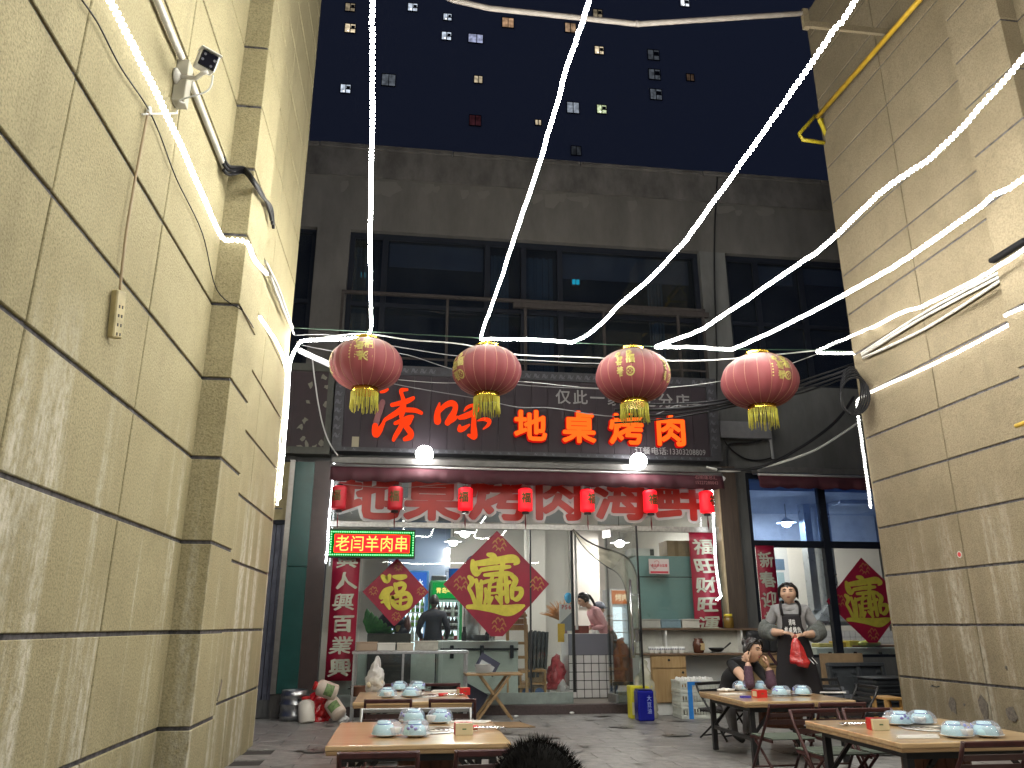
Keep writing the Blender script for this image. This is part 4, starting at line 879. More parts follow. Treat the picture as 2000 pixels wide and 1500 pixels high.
# ================================================================ furniture and goods
def pbox(mb, x0, y0, x1, y1, Y, d, m=0):
    """box whose front face fills a measured rectangle at depth Y and which reaches d further back"""
    a, b = P(x0, y1, Y), P(x1, y0, Y); return mb.box(a.x, b.x, Y, Y+d, a.z, b.z, m)
TOPW = wood('table_wood', (.46, .29, .14), (.62, .43, .23), .36, (1.2, 16, 16), 1.)
EDGE = wood('table_edge', (.28, .17, .08), (.42, .28, .15), .5, (2, 30, 30))
TW_, TD_ = 1.03, 1.10
def make_table():
    t = thing('grill_table', 'x', 'table', (0, 0, 0), 'low grill tables')
    m = MB(); m.box(-TW_/2, TW_/2, -TD_/2, TD_/2, .492, .52); m.build('tabletop', TOPW, t, bevel=.006, seg=2)
    m = MB(); m.box(-TW_/2+.004, TW_/2-.004, -TD_/2+.004, TD_/2-.004, .47, .492); m.build('top_edge', EDGE, t, bevel=.003)
    m = MB()
    for y in (-.45, .45): m.box(-.44, .44, y-.02, y+.02, .425, .47)
    for x in (-.42, .42): m.box(x-.018, x+.018, -.43, .43, .43, .469)
    m.build('frame', BLACK, t)
    for x in (-.42, .42):
        for y in (-.45, .45):
            l = MB(); l.box(x-.022, x+.022, y-.022, y+.022, 0, .425); l.build('leg', BLACK, t)
            l = MB(); l.bar((x, y*.95, .22), (x*.55, y*.95, .43), .02, .026); l.build('brace', BLACK, t)
    m = MB()
    for x in (-.42, .42): m.box(x-.013, x+.013, -.43, .43, .19, .22)
    m.build('stretcher', BLACK, t)
    c = (.08, .04, .5205); g_ = MB(); g_.lathe([(.185, 0), (.19, .004), (.165, .006), (.160, .001)], c, 32); g_.build('grill_ring', STEEL, t)
    g_ = MB(); g_.lathe([(.001, .0008), (.160, .0008)], c, 28); gi = g_.build('grill_pit', mat('sooty_iron', (.02, .018, .016), .6), t)
    g_ = MB()
    for r_ in (.03, .06, .09, .12, .15): g_.tube([Vector(c)+Vector((r_*math.cos(a*.2618), r_*math.sin(a*.2618), .003)) for a in range(24)], .0035, 5, closed=True)
    g_.build('grill_bars', mat('worn_grill', (.35, .32, .27), .35, .9), gi)
    n = 20; wd = wood('bucket_wood', (.08, .03, .015), (.16, .06, .03), .6, (20, 20, 2))
    for i in range(n):
        a0, a1 = 2*math.pi*i/n, 2*math.pi*(i+.94)/n
        m = MB(); m.prism([(r_*math.cos(a)+c[0], r_*math.sin(a)+c[1]) for r_, a in ((.2, a0), (.2, a1), (.185, a1), (.185, a0))], lambda u, v, d: Vector((u, v, .27+d)), .155); m.build('bucket_stave', wd, t)
    m = MB(); m.lathe([(.0, .25), (.19, .25), (.203, .27), (.203, .285)], (c[0], c[1], 0), 24); m.build('bucket_base', wd, t)
    return t
tb = make_table(); TABLES = [(.11, 5.26), (.10, 7.79), (3.47, 7.42), (3.30, 4.94)]
tl = ['nearest low wooden grill table, left of the dark head', 'low wooden grill table behind the nearest one, with a white plastic bag on it', 'low wooden grill table where the woman in black leans her elbows', 'low wooden grill table in the right corner in front of the tan wall']
for i, (x, y) in enumerate(TABLES):
    o = tb if i == 0 else copy_tree(tb); o.location = (x, y, 0); o['label'] = tl[i]

# wrapped tableware sets
FILM = film('cling_film', (.74, .82, 1), .17, .05); PRNT = mat('violet_print', (.30, .30, .72), .4)
def make_set(v):
    t = thing('tableware_set', 'x', 'tableware', (0, 0, 0), 'wrapped tableware sets')
    m = MB(); m.lathe([(.045, 0), (.05, .004), (.09, .014), (.092, .017), (.05, .009), (.0, .008)], (0, 0, 0), 24); m.build('plate', WHITEC, t)
    m = MB(); m.lathe([(.069, .012), (.071, .016), (.066, .04), (.054, .062), (.040, .067), (.038, .084), (.034, .084), (.033, .072), (0, .07)], (-.014, .005, 0), 24); m.build('bowl', CERAM, t)
    m = MB(); m.lathe([(.041, .067), (.042, .070), (.040, .072)], (-.014, .005, 0), 18); m.build('foot_ring', mat('blue_line', (.10, .16, .45), .2), t)
    m = MB(); m.lathe([(.030, .018), (.034, .02), (.04, .05), (.038, .052)], (.05, -.02, 0), 16); m.build('tea_cup', WHITEC, t)
    rs = random.Random(v); ph = rs.uniform(0, 6)
    def f(d):
        a = math.atan2(d.y, d.x); k = 1+.09*math.sin(3*a+ph)+.05*math.sin(7*a+ph*2)+.03*math.sin(11*a); z = max(0, d.z)
        sn = math.sqrt(max(0, 1-z*z)); rr = .087*k*sn**.55; return Vector((math.cos(a)*rr, math.sin(a)*rr, .012+z**.8*.078*(1+.12*math.sin(2*a+ph)*sn+.06*math.sin(9*a+5*z)*sn)))
    m = MB(); m.ell((0, 0, 0), (1, 1, 1), 28, 10, 0, None, f, 0, .5); m.build('film', FILM, t)
    m = MB()
    for k in range(3): a = ph+k*.3; m.ell((.079*math.cos(a), .079*math.sin(a), .05+.012*(k % 2)), (.003, .012, .009), 8, 6, 0, Matrix.Rotation(a, 3, 'Z'))
    m.build('print', PRNT, t); return t
sets = [make_set(3), make_set(9), make_set(14)]
spots = [((754, 1438), 'front left on the nearest table'), ((812, 1438), 'front right on the nearest table'), ((805, 1411), 'back left on the nearest table'), ((857, 1412), 'back right on the nearest table'),
    ((756, 1362), 'front left on the table with the white bag'), ((804, 1361), 'front right on the table with the white bag'), ((780, 1348), 'back left on the table with the white bag'), ((814, 1348), 'back right on the table with the white bag'),
    ((1449, 1348), 'below the chin of the seated woman'), ((1490, 1347), 'behind the red tissue box on the third table'), ((1526, 1359), 'just right of the red tissue box'), ((1567, 1358), 'rightmost on the seated woman\'s table'),
    ((1755, 1416), 'left of the back pair on the corner table'), ((1801, 1415), 'right of the back pair on the corner table'), ((1870, 1440), 'second from right on the corner table'), ((1929, 1439), 'rightmost on the corner table')]
used = [0, 0, 0]
for i, ((px, py), w) in enumerate(spots):
    j = i % 3; o = sets[j] if not used[j] else copy_tree(sets[j]); used[j] = 1
    o.location = on('Z', .521, px, py); o.rotation_euler = (0, 0, i*1.3); o['label'] = 'film wrapped bowl and cup set, '+w

# tissue boxes, tongs, chopsticks, papers
for i, (px, py, rz, lab, sd) in enumerate(((905, 1434, .05, 'cream and red tissue box on the nearest table', 0), (905, 1357, .3, 'red tissue box on the table with the white bag', 1), (1484, 1362, .2, 'glossy red tissue box on the seated woman\'s table', 1), (1716, 1425, -.1, 'cream and red tissue box on the right corner table', 0))):
    c = on('Z', .521, px, py); t = thing('tissue_box', lab, 'tissue box', c, 'tissue boxes on the tables')
    m = MB(); m.box(-.052, .052, -.045, .045, 0, .065); m.box(-.03, .03, -.02, .02, .065, .067, 1)
    o = m.build('carton', [mat('cream_card', (.62, .56, .38), .5), REDPL] if not sd else [REDPL, mat('cream_card', (0, 0, 0))], None, bevel=.003); o.parent = t
    m = MB(); m.box(-.0535, .0535, -.02, .046, -.001, .067) if not sd else m.box(-.054, -.052, -.03, .03, .01, .055)
    o = m.build('sleeve', REDPL if not sd else mat('cream_card', (0, 0, 0))); o.parent = t
    m = MB(); m.box(-.012, .012, -.0465, -.045, .03, .037); o = m.build('mark', mat('green_mark', (.03, .12, .05), .5)); o.parent = t
    t.rotation_euler = (0, 0, rz)
def tongs(px, py, rz, lab):
    c = on('Z', .525, px, py); t = thing('tongs', lab, 'tongs', c, 'tongs on the tables')
    for s in (-1, 1):
        m = MB(); m.tube([Vector((-.11, s*.004, .012)), Vector((0, s*.02, .012)), Vector((.07, s*.026, .01)), Vector((.11, s*.012, .008))], [.005, .006, .006, .009], 6); o = m.build('arm', CHROME); o.parent = t
    m = MB(); m.tube([Vector((-.12, 0, .013)), Vector((-.03, .0, .014))], .014, 8); o = m.build('grip', REDPL); o.parent = t
    m = MB(); m.lathe([(.0, 0), (.026, .003), (.03, .012), (.0, .012)], (.12, 0, 0), 12); o = m.build('tip', CHROME); o.parent = t
    t.rotation_euler = (0, 0, rz)
tongs(942, 1425, .1, 'steel tongs with red grip behind the tissue box on the nearest table'); tongs(880, 1359, .4, 'red handled tongs in front of the tissue box on the table with the bag'); tongs(1683, 1417, 2.9, 'red handled tongs with pale head on the right corner table')
def chop(px, py, rz, lab, n=3):
    c = on('Z', .522, px, py); t = thing('chopstick_packet', lab, 'chopsticks', c, 'paper chopstick packets')
    for k in range(n): m = MB(); m.box(-.12+.01*k, .12+.012*k, -.014+.022*(k-1), .012+.022*(k-1), .002*k, .006+.003*k, 0, Matrix.Rotation(.05*k, 4, 'Z')); o = m.build('sleeve', mat('white_paper', (.74, .72, .68), .6)); o.parent = t
    t.rotation_euler = (0, 0, rz)
chop(917, 1411, -.25, 'white chopstick packets behind the tissue box on the nearest table'); chop(866, 1350, -.05, 'white chopstick packets at the back of the table with the bag'); chop(1790, 1441, -.15, 'white chopstick packets at the front of the right corner table'); chop(1625, 1353, -.2, 'white chopstick packets on the right end of the seated woman\'s table', 2)
c = on('Z', .522, 1428, 1357); m = MB(); m.box(-.09, .09, -.06, .06, 0, .012, 0, Matrix.Rotation(.2, 4, 'Z')); m.xf(Matrix.Translation(c)); tag(m.build('notepad', mat('white_paper', (0, 0, 0))), 'white order pad in front of the seated woman', 'notepad')
c = on('Z', .522, 1456, 1363); m = MB(); m.box(-.05, .05, -.014, .014, 0, .018, 0, Matrix.Rotation(.15, 4, 'Z')); m.xf(Matrix.Translation(c)); tag(m.build('lighter', mat('blue_violet_plastic', (.06, .05, .42), .3)), 'blue violet pen case in front of the order pad', 'case')
c = on('Z', .522, 1418, 1350); m = MB()
for k in range(7): a = k*.9; m.ell((.05*math.cos(a), .03*math.sin(a), .012), (.045, .02, .012+.004*(k % 3)), 8, 5, 0, Matrix.Rotation(a, 3, 'Z'))
m.xf(Matrix.Translation(c)); tag(m.build('crumpled_tissue', mat('white_paper', (0, 0, 0))), 'crumpled tissues by the left corner of the seated woman\'s table', 'tissue')
# plastic bag on the second table
BAGW = film('white_plastic_bag', (.80, .80, .80), .5, .3)
def bag(name, base, w, h, lab, mt, inner=None, hang=False, seed=1, cat='bag'):
    t = thing(name, lab, cat, base); rs = random.Random(seed); ph = rs.uniform(0, 6)
    def f(d):
        a = math.atan2(d.y, d.x); zz = (1-d.z)/2 if hang else (d.z+1)/2
        zz2 = 1-zz if hang else zz
        prof = (1-zz2**2.2*.93)*(.75+.5*min(zz2, .35)) if not hang else (1-zz2**1.6*.9)*(.8+.4*min(zz2, .3))
        k = 1+.11*math.sin(3*a+ph+zz2*4)+.07*math.sin(7*a+ph-zz2*7)
        p = base+Vector((math.cos(a)*w*prof*k, math.sin(a)*w*.7*prof*k, zz2*h+.01*math.sin(5*a)*zz2)); q = (p-base)*(2.2/w)
        return p+noise.noise_vector(q+Vector((seed, 0, 0)))*w*.22+noise.noise_vector(q*2.5)*w*.09
    m = MB(); n, k = 34, 20; vs = []
    for i in range(k+1):
        for j in range(n):
            a = 2*math.pi*j/n; z = i/k; vs.append(f(Vector((math.cos(a), math.sin(a), (1-2*(1-z)) if not hang else (1-2*z) * -1))))
    m.add(vs, [(i*n+j, i*n+(j+1) % n, (i+1)*n+(j+1) % n, (i+1)*n+j) for i in range(k) for j in range(n)]+[tuple(reversed(range(n)))], 0, True)
    m.build('sheet', mt, t)
    if inner:
        m = MB()
        for q in range(6): m.ell(base+Vector((rs.uniform(-.5, .5)*w, rs.uniform(-.3, .3)*w, w*.35+rs.uniform(0, .3)*h)), (w*.33, w*.3, w*.3), 10, 7)
        m.build('contents', inner, t)
    return t
bag('plastic_bag', on('Z', .521, 732, 1351)+Vector((0, .06, 0)), .11, .30, 'white plastic bag of food standing on the second table', BAGW, mat('buns', (.62, .55, .40), .6), seed=5)
c = on('Z', .521, 732, 1351)+Vector((.01, .06, .24)); m = MB(); m.tube(ribbon([c+Vector((-.03, 0, -.02)), c+Vector((-.02, .0, .06)), c+Vector((.0, 0, .09)), c+Vector((.025, 0, .05)), c+Vector((.03, 0, -.02))], 3), .009, 6); o = m.build('bag_handle', BAGW); bg_ = [x for x in COL.objects if x.get('label') == 'white plastic bag of food standing on the second table'][0]; o.parent = bg_; o.location = -bg_.location

# folding chairs
FRM = mat('dark_red_steel', (.055, .014, .014), .4, .2, noise=.4, nscale=14); GSL = mat('green_slat', (.085, .11, .085), .5, noise=.35, nscale=9); BRS = mat('brown_slat', (.05, .022, .02), .45, noise=.3)
GLT = mat('grey_tube', (.30, .30, .30), .35, .7)
def make_chair(frame, slat, back):
    t = thing('folding_chair', 'x', 'chair', (0, 0, 0), 'low folding chairs')
    for s in (-1, 1):
        m = MB(); m.tube([(s*.19, -.19, .012), (s*.19, .02, .29), (s*.19, .16, .47), (s*.19, .20, .56)], .0115, 8); m.build('leg', frame, t)
        m = MB(); m.tube([(s*.165, .20, .012), (s*.165, -.17, .295)], .0105, 8); m.build('leg', frame, t)
        m = MB(); m.bar((s*.178, -.18, .285), (s*.178, .17, .285), .012, .022); m.build('seat_rail', frame, t)
    for i in range(6):
        y = -.165+i*.062; m = MB(); m.box(-.185, .185, y, y+.05, .298, .308); m.build('seat_slat', slat, t, bevel=.003)
    for z, y, h in ((.42, .128, .035), (.475, .162, .03)): m = MB(); m.box(-.18, .18, y-.004, y+.006, z-h/2, z+h/2); m.build('back_slat', back, t)
    m = MB(); m.box(-.19, .19, .19, .212, .53, .562); m.build('back_rail', frame, t, bevel=.006)
    m = MB(); m.tube([(-.19, -.15, .06), (.19, -.15, .06)], .008, 6); m.tube([(-.165, .17, .035), (.165, .17, .035)], .008, 6); m.build('stretcher', frame, t)
    return t
pr = [make_chair(FRM, GSL, BRS), make_chair(GLT, mat('pale_green_slat', (.36, .42, .36), .5, noise=.2), BRS), make_chair(BLACK, BLKPL, BLKPL)]
used = [0, 0, 0]
for k, x, y, rz, lab in ((0, -.10, 4.38, math.pi, 'dark red folding chair tucked under the near side of the nearest table, left'), (0, .46, 4.38, math.pi+.05, 'dark red folding chair at the near side of the nearest table, beside the dark head'),
        (1, -.10, 6.08, .0, 'pale slatted folding chair behind the nearest table, left'), (1, .32, 6.06, -.04, 'pale slatted folding chair behind the nearest table, right'),
        (0, -.11, 7.23, math.pi, 'dark red folding chair on the near side of the table with the bag, left'), (0, .45, 7.20, math.pi-.12, 'dark red folding chair, slightly turned, at the near side of the table with the bag'),
        (0, -.12, 8.62, .05, 'dark red folding chair behind the table with the bag, left'), (0, .42, 8.66, .0, 'dark red folding chair behind the table with the bag, right'),
        (0, 3.05, 6.42, math.pi+.06, 'green slatted folding chair in front of the seated woman\'s table, left'), (0, 3.52, 6.46, math.pi-.03, 'green slatted folding chair in front of the seated woman\'s table, right'),
        (0, 3.04, 5.62, .05, 'green slatted folding chair behind the right corner table, left'), (0, 3.46, 5.64, -.03, 'green slatted folding chair behind the right corner table, right'),
        (0, 3.16, 4.32, math.pi, 'dark red folding chair at the near side of the right corner table'), (2, 3.42, 8.52, .45, 'black folding chair under the seated woman'),
        (2, 4.62, 8.05, math.pi*1.5, 'black folding chair at the right end of the seated woman\'s table'), (2, 4.86, 8.9, -.1, 'black folding chair standing in front of the dark crates')):
    o = pr[k] if not used[k] else copy_tree(pr[k]); used[k] = 1; o.location = (x, y, 0); o.rotation_euler = (0, 0, rz); o['label'] = lab

# rack with trays and pots left of the door
t = thing('steel_rack', 'steel rack table with trays along the shop front behind the second table', 'table', (.1, 10.75, 0))
a, b = P(688, 1272, 10.75), P(916, 1272, 10.75); z1 = a.z
m = MB(); m.box(a.x, b.x, 10.72, 11.12, z1-.035, z1); m.build('top', STEEL, t, bevel=.004); m = MB(); m.box(a.x+.03, b.x-.03, 10.75, 11.1, .26, .28); m.build('lower_shelf', STEEL, t)
for x in (a.x+.03, (a.x+b.x)/2-.1, b.x-.03):
    for y in (10.74, 11.1): MB().box(x-.014, x+.014, y-.014, y+.014, 0, z1-.035).build('leg', STEEL, t)
TRY = mat('cream_tray', (.50, .46, .38), .5, noise=.2)
for i, (x0, x1, y0, cl) in enumerate(((695, 737, 1254, 'brown'), (737, 772, 1256, 'white'), (775, 808, 1256, 'cream'), (810, 856, 1252, 'larger grey'))):
    aa, bb = P(x0, 1270, 10.78), P(x1, y0, 10.78)
    tt = thing('tray', '%s tray on the steel rack, %s' % (cl, ('at the left end', 'second from left', 'third from left', 'at the right')[i]), 'tray', ((aa.x+bb.x)/2, 10.78, z1), 'trays on the rack')
    h = bb.z-z1; m = MB(); e = .012
    for q in ((aa.x, bb.x, 10.78, 10.78+e), (aa.x, bb.x, 11.02-e, 11.02), (aa.x, aa.x+e, 10.78+e, 11.02-e), (bb.x-e, bb.x, 10.78+e, 11.02-e)): m.box(*q, z1+.004, z1+h)
    m.box(aa.x+e, bb.x-e, 10.78+e, 11.02-e, z1+.004, z1+.01); m.box(aa.x-.006, bb.x+.006, 10.772, 10.78, z1+h-.014, z1+h); m.build('body', [mat('brown_tray', (.34, .25, .18), .5), mat('white_tray', (.62, .61, .57), .45), TRY, mat('grey_tray', (.42, .41, .36), .5, noise=.35)][i], tt, bevel=.003)
    m = MB(); m.box(aa.x+e+.002, bb.x-e-.002, 10.795, 11.0, z1+.011, z1+h*.6); m.build('contents', mat('skewer_food', (.16, .11, .08), .8, noise=.5, nscale=30), tt)
def pot(px, py, w, h, Y, lab, m_, zbase=.28):
    c = P(px, py, Y); c.z = zbase; t = thing('stock_pot', lab, 'pot', c, 'pots on the rack shelf'); m = MB(); m.lathe([(w*.9, 0), (w, .02), (w, h-.01), (w+.012, h), (w*.97, h-.004), (w*.95, .03), (0, .025)], c, 24); m.build('body', m_, t)
    m = MB()
    for s in (-1, 1): m.tube([c+Vector((s*w, -.03, h*.75)), c+Vector((s*(w+.03), -.02, h*.75)), c+Vector((s*(w+.03), .02, h*.75)), c+Vector((s*w, .03, h*.75))], .006, 6)
    m.build('handle', BLACK, t)
DKP = mat('sooty_pot', (.06, .06, .062), .35, .8, noise=.3)
pot(870, 1338, .19, .115, 10.9, 'dark wide stock pot on the lower rack shelf, right', DKP); pot(800, 1335, .20, .13, 10.92, 'black lidded pot on the lower rack shelf, middle', mat('black_pot', (.03, .03, .033), .3, .6)); pot(705, 1336, .13, .12, 10.9, 'brown clay tub on the lower rack shelf, left', mat('brown_tub', (.16, .07, .04), .6))
# folding wooden table with plates
WD = wood('plain_wood', (.24, .15, .07), (.36, .24, .12), .55, (4, 30, 30))
t = thing('folding_table', 'small wooden folding table with crossed legs by the shop glass', 'table', (1.2, 10.7, 0))
m = MB(); m.box(.80, 1.54, 10.5, 10.9, .535, .56); m.build('top', WD, t, bevel=.004)
for y in (10.55, 10.85):
    m = MB(); m.bar((.96, y, 0), (1.38, y, .535), .045, .03); m.build('leg', WD, t); m = MB(); m.bar((1.42, y+.032, 0), (1.0, y+.032, .535), .045, .03); m.build('leg', WD, t)
m = MB(); m.bar((1.19, 10.55, .27), (1.19, 10.88, .27), .025); m.build('axle', WD, t)
c = P(943, 1312, 10.68); t = thing('plate_stack', 'stack of white plates on the wooden folding table', 'plates', Vector((c.x, 10.68, .561)), None)
for k in range(8): m = MB(); m.lathe([(.06, 0), (.1, .006), (.108, .012), (.06, .006), (0, .006)], (c.x, 10.68, .561+k*.0135), 22); m.build('plate', WHITEC, t)
t = thing('carton', 'dark printed carton leaning behind the plate stack', 'box', (c.x+.05, 10.8, .561)); m = MB(); m.box(-.14, .14, 0, .03, 0, .2, 0, Matrix.Translation((c.x+.03, 10.86, .566)) @ Matrix.Rotation(R(30), 4, 'Y')); m.build('body', mat('navy_carton', (.045, .05, .09), .5), t); m = MB(); m.box(-.1, .1, -.002, 0, .03, .12, 0, Matrix.Translation((c.x+.03, 10.86, .566)) @ Matrix.Rotation(R(30), 4, 'Y')); m.build('label', mat('pale_label', (.45, .48, .5), .5), t)
t = thing('carton', 'navy carton on the ground under the wooden folding table', 'box', (.8, 11.0, 0)); pb2 = MB(); pb2.box(-.16, .16, 0, .1, 0, .3, 0, Matrix.Translation((.86, 10.98, .08)) @ Matrix.Rotation(R(28), 4, 'Y')); pb2.build('body', mat('navy_carton', (0, 0, 0)), t)
# keg, jugs and red bag at the left
t = thing('steel_keg', 'dented steel keg on the ground by the green pillar', 'keg', Vector((-1.36, 10.92, 0)))
m = MB(); m.lathe([(.17, 0), (.17, .04), (.182, .05), (.182, .07), (.172, .09), (.172, .17), (.184, .185), (.184, .205), (.172, .225), (.172, .29), (.18, .30), (.17, .32), (.165, .36), (.15, .36), (.15, .32), (0, .32)], (-1.36, 10.92, 0), 28); m.build('body', STEEL, t); m = MB(); m.box(-1.30, -1.25, 10.735, 10.75, .24, .27); m.build('handle_hole', BLACK, t)
JUG = mat('milky_jug', (.58, .48, .40), .35, noise=.15); JL = mat('jug_label', (.14, .22, .08), .5, noise=.6, nscale=30)
def jug(c, rot, lab, wht=False):
    t = thing('plastic_jug', lab, 'jug', c, 'empty jugs by the pillar'); M = Matrix.Translation(c) @ rot
    m = MB(); m.lathe([(.0, 0), (.085, .0), (.1, .015), (.1, .2), (.095, .235), (.05, .27), (.045, .275)], (0, 0, 0), 20, sx=1, sy=.8); m.xf(M); m.build('body', mat('white_jug', (.66, .62, .55), .35) if wht else JUG, t)
    m = MB(); m.lathe([(.052, .27), (.052, .305), (.0, .305)], (0, 0, 0), 16); m.xf(M); m.build('cap', REDPL, t)
    if not wht:
        m = MB(); n = 8; vs = []
        for i in range(n+1):
            a = -2.2+1.5*i/n
            for z in (.06, .17): vs.append(Vector((.1015*math.cos(a), .0815*math.sin(a), z)))
        m.add(vs, [(2*i, 2*i+2, 2*i+3, 2*i+1) for i in range(n)]); m.xf(M); m.build('label', JL, t)
c = P(600, 1400, 10.6); jug(Vector((c.x, 10.6, .0)), Matrix.Rotation(R(-8), 4, 'Y') @ Matrix.Rotation(R(-12), 4, 'X'), 'white jug with red cap, leftmost of the heap by the pillar', True)
c = P(648, 1400, 10.55); jug(Vector((c.x+.1, 10.5, .09)), Matrix.Rotation(R(-42), 4, 'Y') @ Matrix.Rotation(R(-35), 4, 'X'), 'peach jug lying at the right of the heap by the pillar')
c = P(640, 1345, 10.7); jug(Vector((c.x+.12, 10.6, .34)), Matrix.Rotation(R(-70), 4, 'Y') @ Matrix.Rotation(R(15), 4, 'X'), 'peach jug on top of the heap by the pillar')
REDB = film('red_plastic_bag', (.62, .012, .02), .86, .25)
c = P(618, 1390, 10.75); bag('red_bag', Vector((c.x, 10.8, 0)), .2, .36, 'red plastic bag under the heap of jugs', REDB, REDPL, seed=8)
c = P(671, 1395, 10.6); bag('small_bag', Vector((c.x, 10.6, 0)), .08, .12, 'small clear plastic bag on the ground right of the jugs', BAGW, None, seed=3)
# couplets and diamonds
PALEG = mat('silver_print', (.42, .43, .35), .4, .2, noise=.2)
def couplet(lab, x0, x1, z0, z1, y, chars, ztop, ch_h, gap):
    t = thing('couplet', lab, 'couplet', ((x0+x1)/2, y, z0), 'red spring couplets')
    m = MB(); n = 10; vs = []
    for i in range(n+1):
        z = z0+(z1-z0)*i/n; o_ = .004*math.sin(i*2.1)
        vs += [(x0, y-.003+o_*.5, z), ((x0+x1)/2, y-.006+o_, z), (x1, y-.003-o_*.5, z)]
    m.add(vs, [(i*3+j, i*3+j+1, (i+1)*3+j+1, (i+1)*3+j) for i in range(n) for j in range(2)], 0, True); sh = m.build('sheet', REDP, t); sh.modifiers.new('s', 'SOLIDIFY').thickness = .002
    w_ = (x1-x0)*.8; c_ = (x0+x1)/2
    for i, ch in enumerate(chars):
        zb = ztop-ch_h-i*(ch_h+gap); rs = random.Random(i); k = rs.uniform(-.12, .12)
        m = MB(); m.char(ch, lambda u, v, d: Vector((c_-w_/2+u*w_+k*(v-.5)*.1+.02*math.sin(v*5+i), y-.0145+d, zb+v*ch_h+.03*(u-.5)*ch_h/.2*.2)), .022+.008*(i % 2)); m.build('character', PALEG, t)
    return t
a, b = P(634, 1330, 11.09), P(680, 1085, 11.09); couplet('red couplet hanging below the LED sign left of the shop glass', a.x, a.x+.37, a.z, b.z+.05, 11.09, '興人興百業興', b.z+.06, .235, .045)
a, b = P(1360, 1226, 11.2), P(1405, 1041, 11.2); couplet('red couplet right of the shop glass above the counter', a.x-.02, a.x+.40, a.z, b.z, 11.2, '福旺财旺運', b.z-.09, .235, .04)
a, b = P(1480, 1235, 11.33), P(1508, 1066, 11.33); couplet('red couplet on the kitchen window behind the standing woman', P(1475, 1070, 11.33).x, P(1510, 1070, 11.33).x+.01, a.z, b.z, 11.33, '新春迎福', b.z-.09, .24, .05)
def diamond(lab, px, py, r, y, kind, cut=False):
    c = P(px, py, y); t = thing('diamond_poster', lab, 'poster', c, 'red diamond posters')
    pts = [(-r, 0), (0, -r), (r, 0), (0, r)] if not cut else [(-r, 0), (-.1*r, -.9*r), (.12*r, -.9*r), (.8*r, -.2*r), (.62*r, .38*r), (0, r)]
    if kind == 'big': pts = [(-r, 0), (-.1*r, -.92*r), (.12*r, -.92*r), (r, .02*r), (0, r)]
    m = MB(); m.prism(pts, lambda u, v, d: Vector((c.x+u, y-.002-d, c.z+v)), .003); m.build('sheet', REDP, t)
    yy = y-.0065
    for ax, az in ((0, .72), (0, -.74), (-.72, 0), (.72, 0)):   # faint gold ornaments in the corners
        tr = MB()
        for k in range(7):
            a_ = k*.9; x0_, z0_ = ax*r+.09*r*math.cos(a_), az*r+.1*r*math.sin(a_)
            tr.brush([(x0_, z0_, .012*r), (x0_+.05*r, z0_+.05*r, .03*r), (x0_+.09*r, z0_-.01*r, .012*r)], lambda u, v, d: Vector((c.x+u, yy, c.z+v)))
        tr.build('corner_ornament', mat('thin_gold', (.36, .17, .06), .4, .4), t)
    g = MB()
    if kind == 'fu':
        def f(u, v, d): return Vector((c.x+((u-620)*.97+(v-500)*.12)/390*r, y-.009, c.z+(-(v-500)*.97+(u-620)*.02)/390*r))
        for i, s_ in enumerate(([(480, 320, 60), (520, 360, 80), (560, 310, 50)], [(610, 320, 40), (680, 330, 70), (750, 320, 50)], [(440, 560, 60), (500, 500, 90), (570, 460, 60)], [(520, 500, 60), (500, 600, 80), (530, 690, 40)], [(440, 620, 26), (500, 600, 40)],
            [(630, 420, 50), (700, 405, 60), (735, 430, 50), (700, 490, 46), (640, 510, 40)], [(620, 410, 46), (630, 500, 46)], [(570, 560, 46), (580, 640, 60), (650, 690, 60), (750, 670, 60), (790, 590, 60), (750, 520, 56), (650, 540, 60), (580, 570, 40)], [(680, 540, 36), (660, 660, 36)], [(590, 620, 26), (770, 590, 30)])):
            g.brush(s_, lambda u, v, d, i=i: f(u, v, d)-Vector((0, .0007*i, 0)))
    else:
        def f(u, v, d): return Vector((c.x+(u-745)/635*r, y-.009, c.z-(v-690)/635*r))
        for i, s_ in enumerate(([(405, 945, 50), (520, 945, 66), (700, 965, 90), (880, 985, 130), (1000, 955, 90), (1070, 930, 34)], [(455, 420, 50), (470, 500, 90), (500, 560, 80), (540, 540, 50)], [(470, 450, 60), (620, 430, 80), (800, 400, 90), (940, 385, 100), (1000, 420, 60), (960, 450, 30)],
            [(640, 340, 46), (700, 360, 80), (740, 430, 60)], [(560, 520, 50), (680, 500, 56), (800, 490, 60), (900, 480, 40)], [(600, 580, 40), (720, 570, 56), (860, 560, 60), (930, 570, 40)], [(820, 430, 60), (800, 540, 60), (790, 640, 56), (790, 780, 60), (800, 910, 40)],
            [(415, 605, 50), (450, 640, 70), (440, 690, 50), (415, 730, 44), (450, 800, 46), (490, 900, 50)], [(500, 640, 46), (520, 760, 46), (525, 905, 40)], [(500, 700, 30), (600, 660, 46), (680, 640, 40)], [(560, 650, 40), (560, 780, 46), (555, 905, 40)], [(610, 740, 40), (625, 830, 50), (605, 900, 40)],
            [(690, 610, 46), (660, 700, 46), (655, 800, 40), (650, 890, 44)], [(690, 660, 30), (760, 640, 40), (755, 780, 36)], [(680, 720, 26), (740, 715, 26)], [(680, 790, 26), (740, 785, 26)], [(690, 840, 40), (650, 920, 40)], [(740, 830, 40), (800, 900, 44)],
            [(850, 600, 56), (860, 700, 60), (870, 880, 56)], [(800, 700, 34), (900, 660, 46)], [(870, 720, 40), (820, 800, 40)], [(930, 590, 60), (970, 640, 70), (930, 740, 60), (930, 840, 46)], [(950, 740, 40), (1030, 740, 60), (1035, 800, 60), (985, 855, 60), (940, 850, 30)])):
            g.brush(s_, lambda u, v, d, i=i: f(u, v, d)-Vector((0, .0006*i, 0)))
    g.build('gold_character', GOLDF, t)
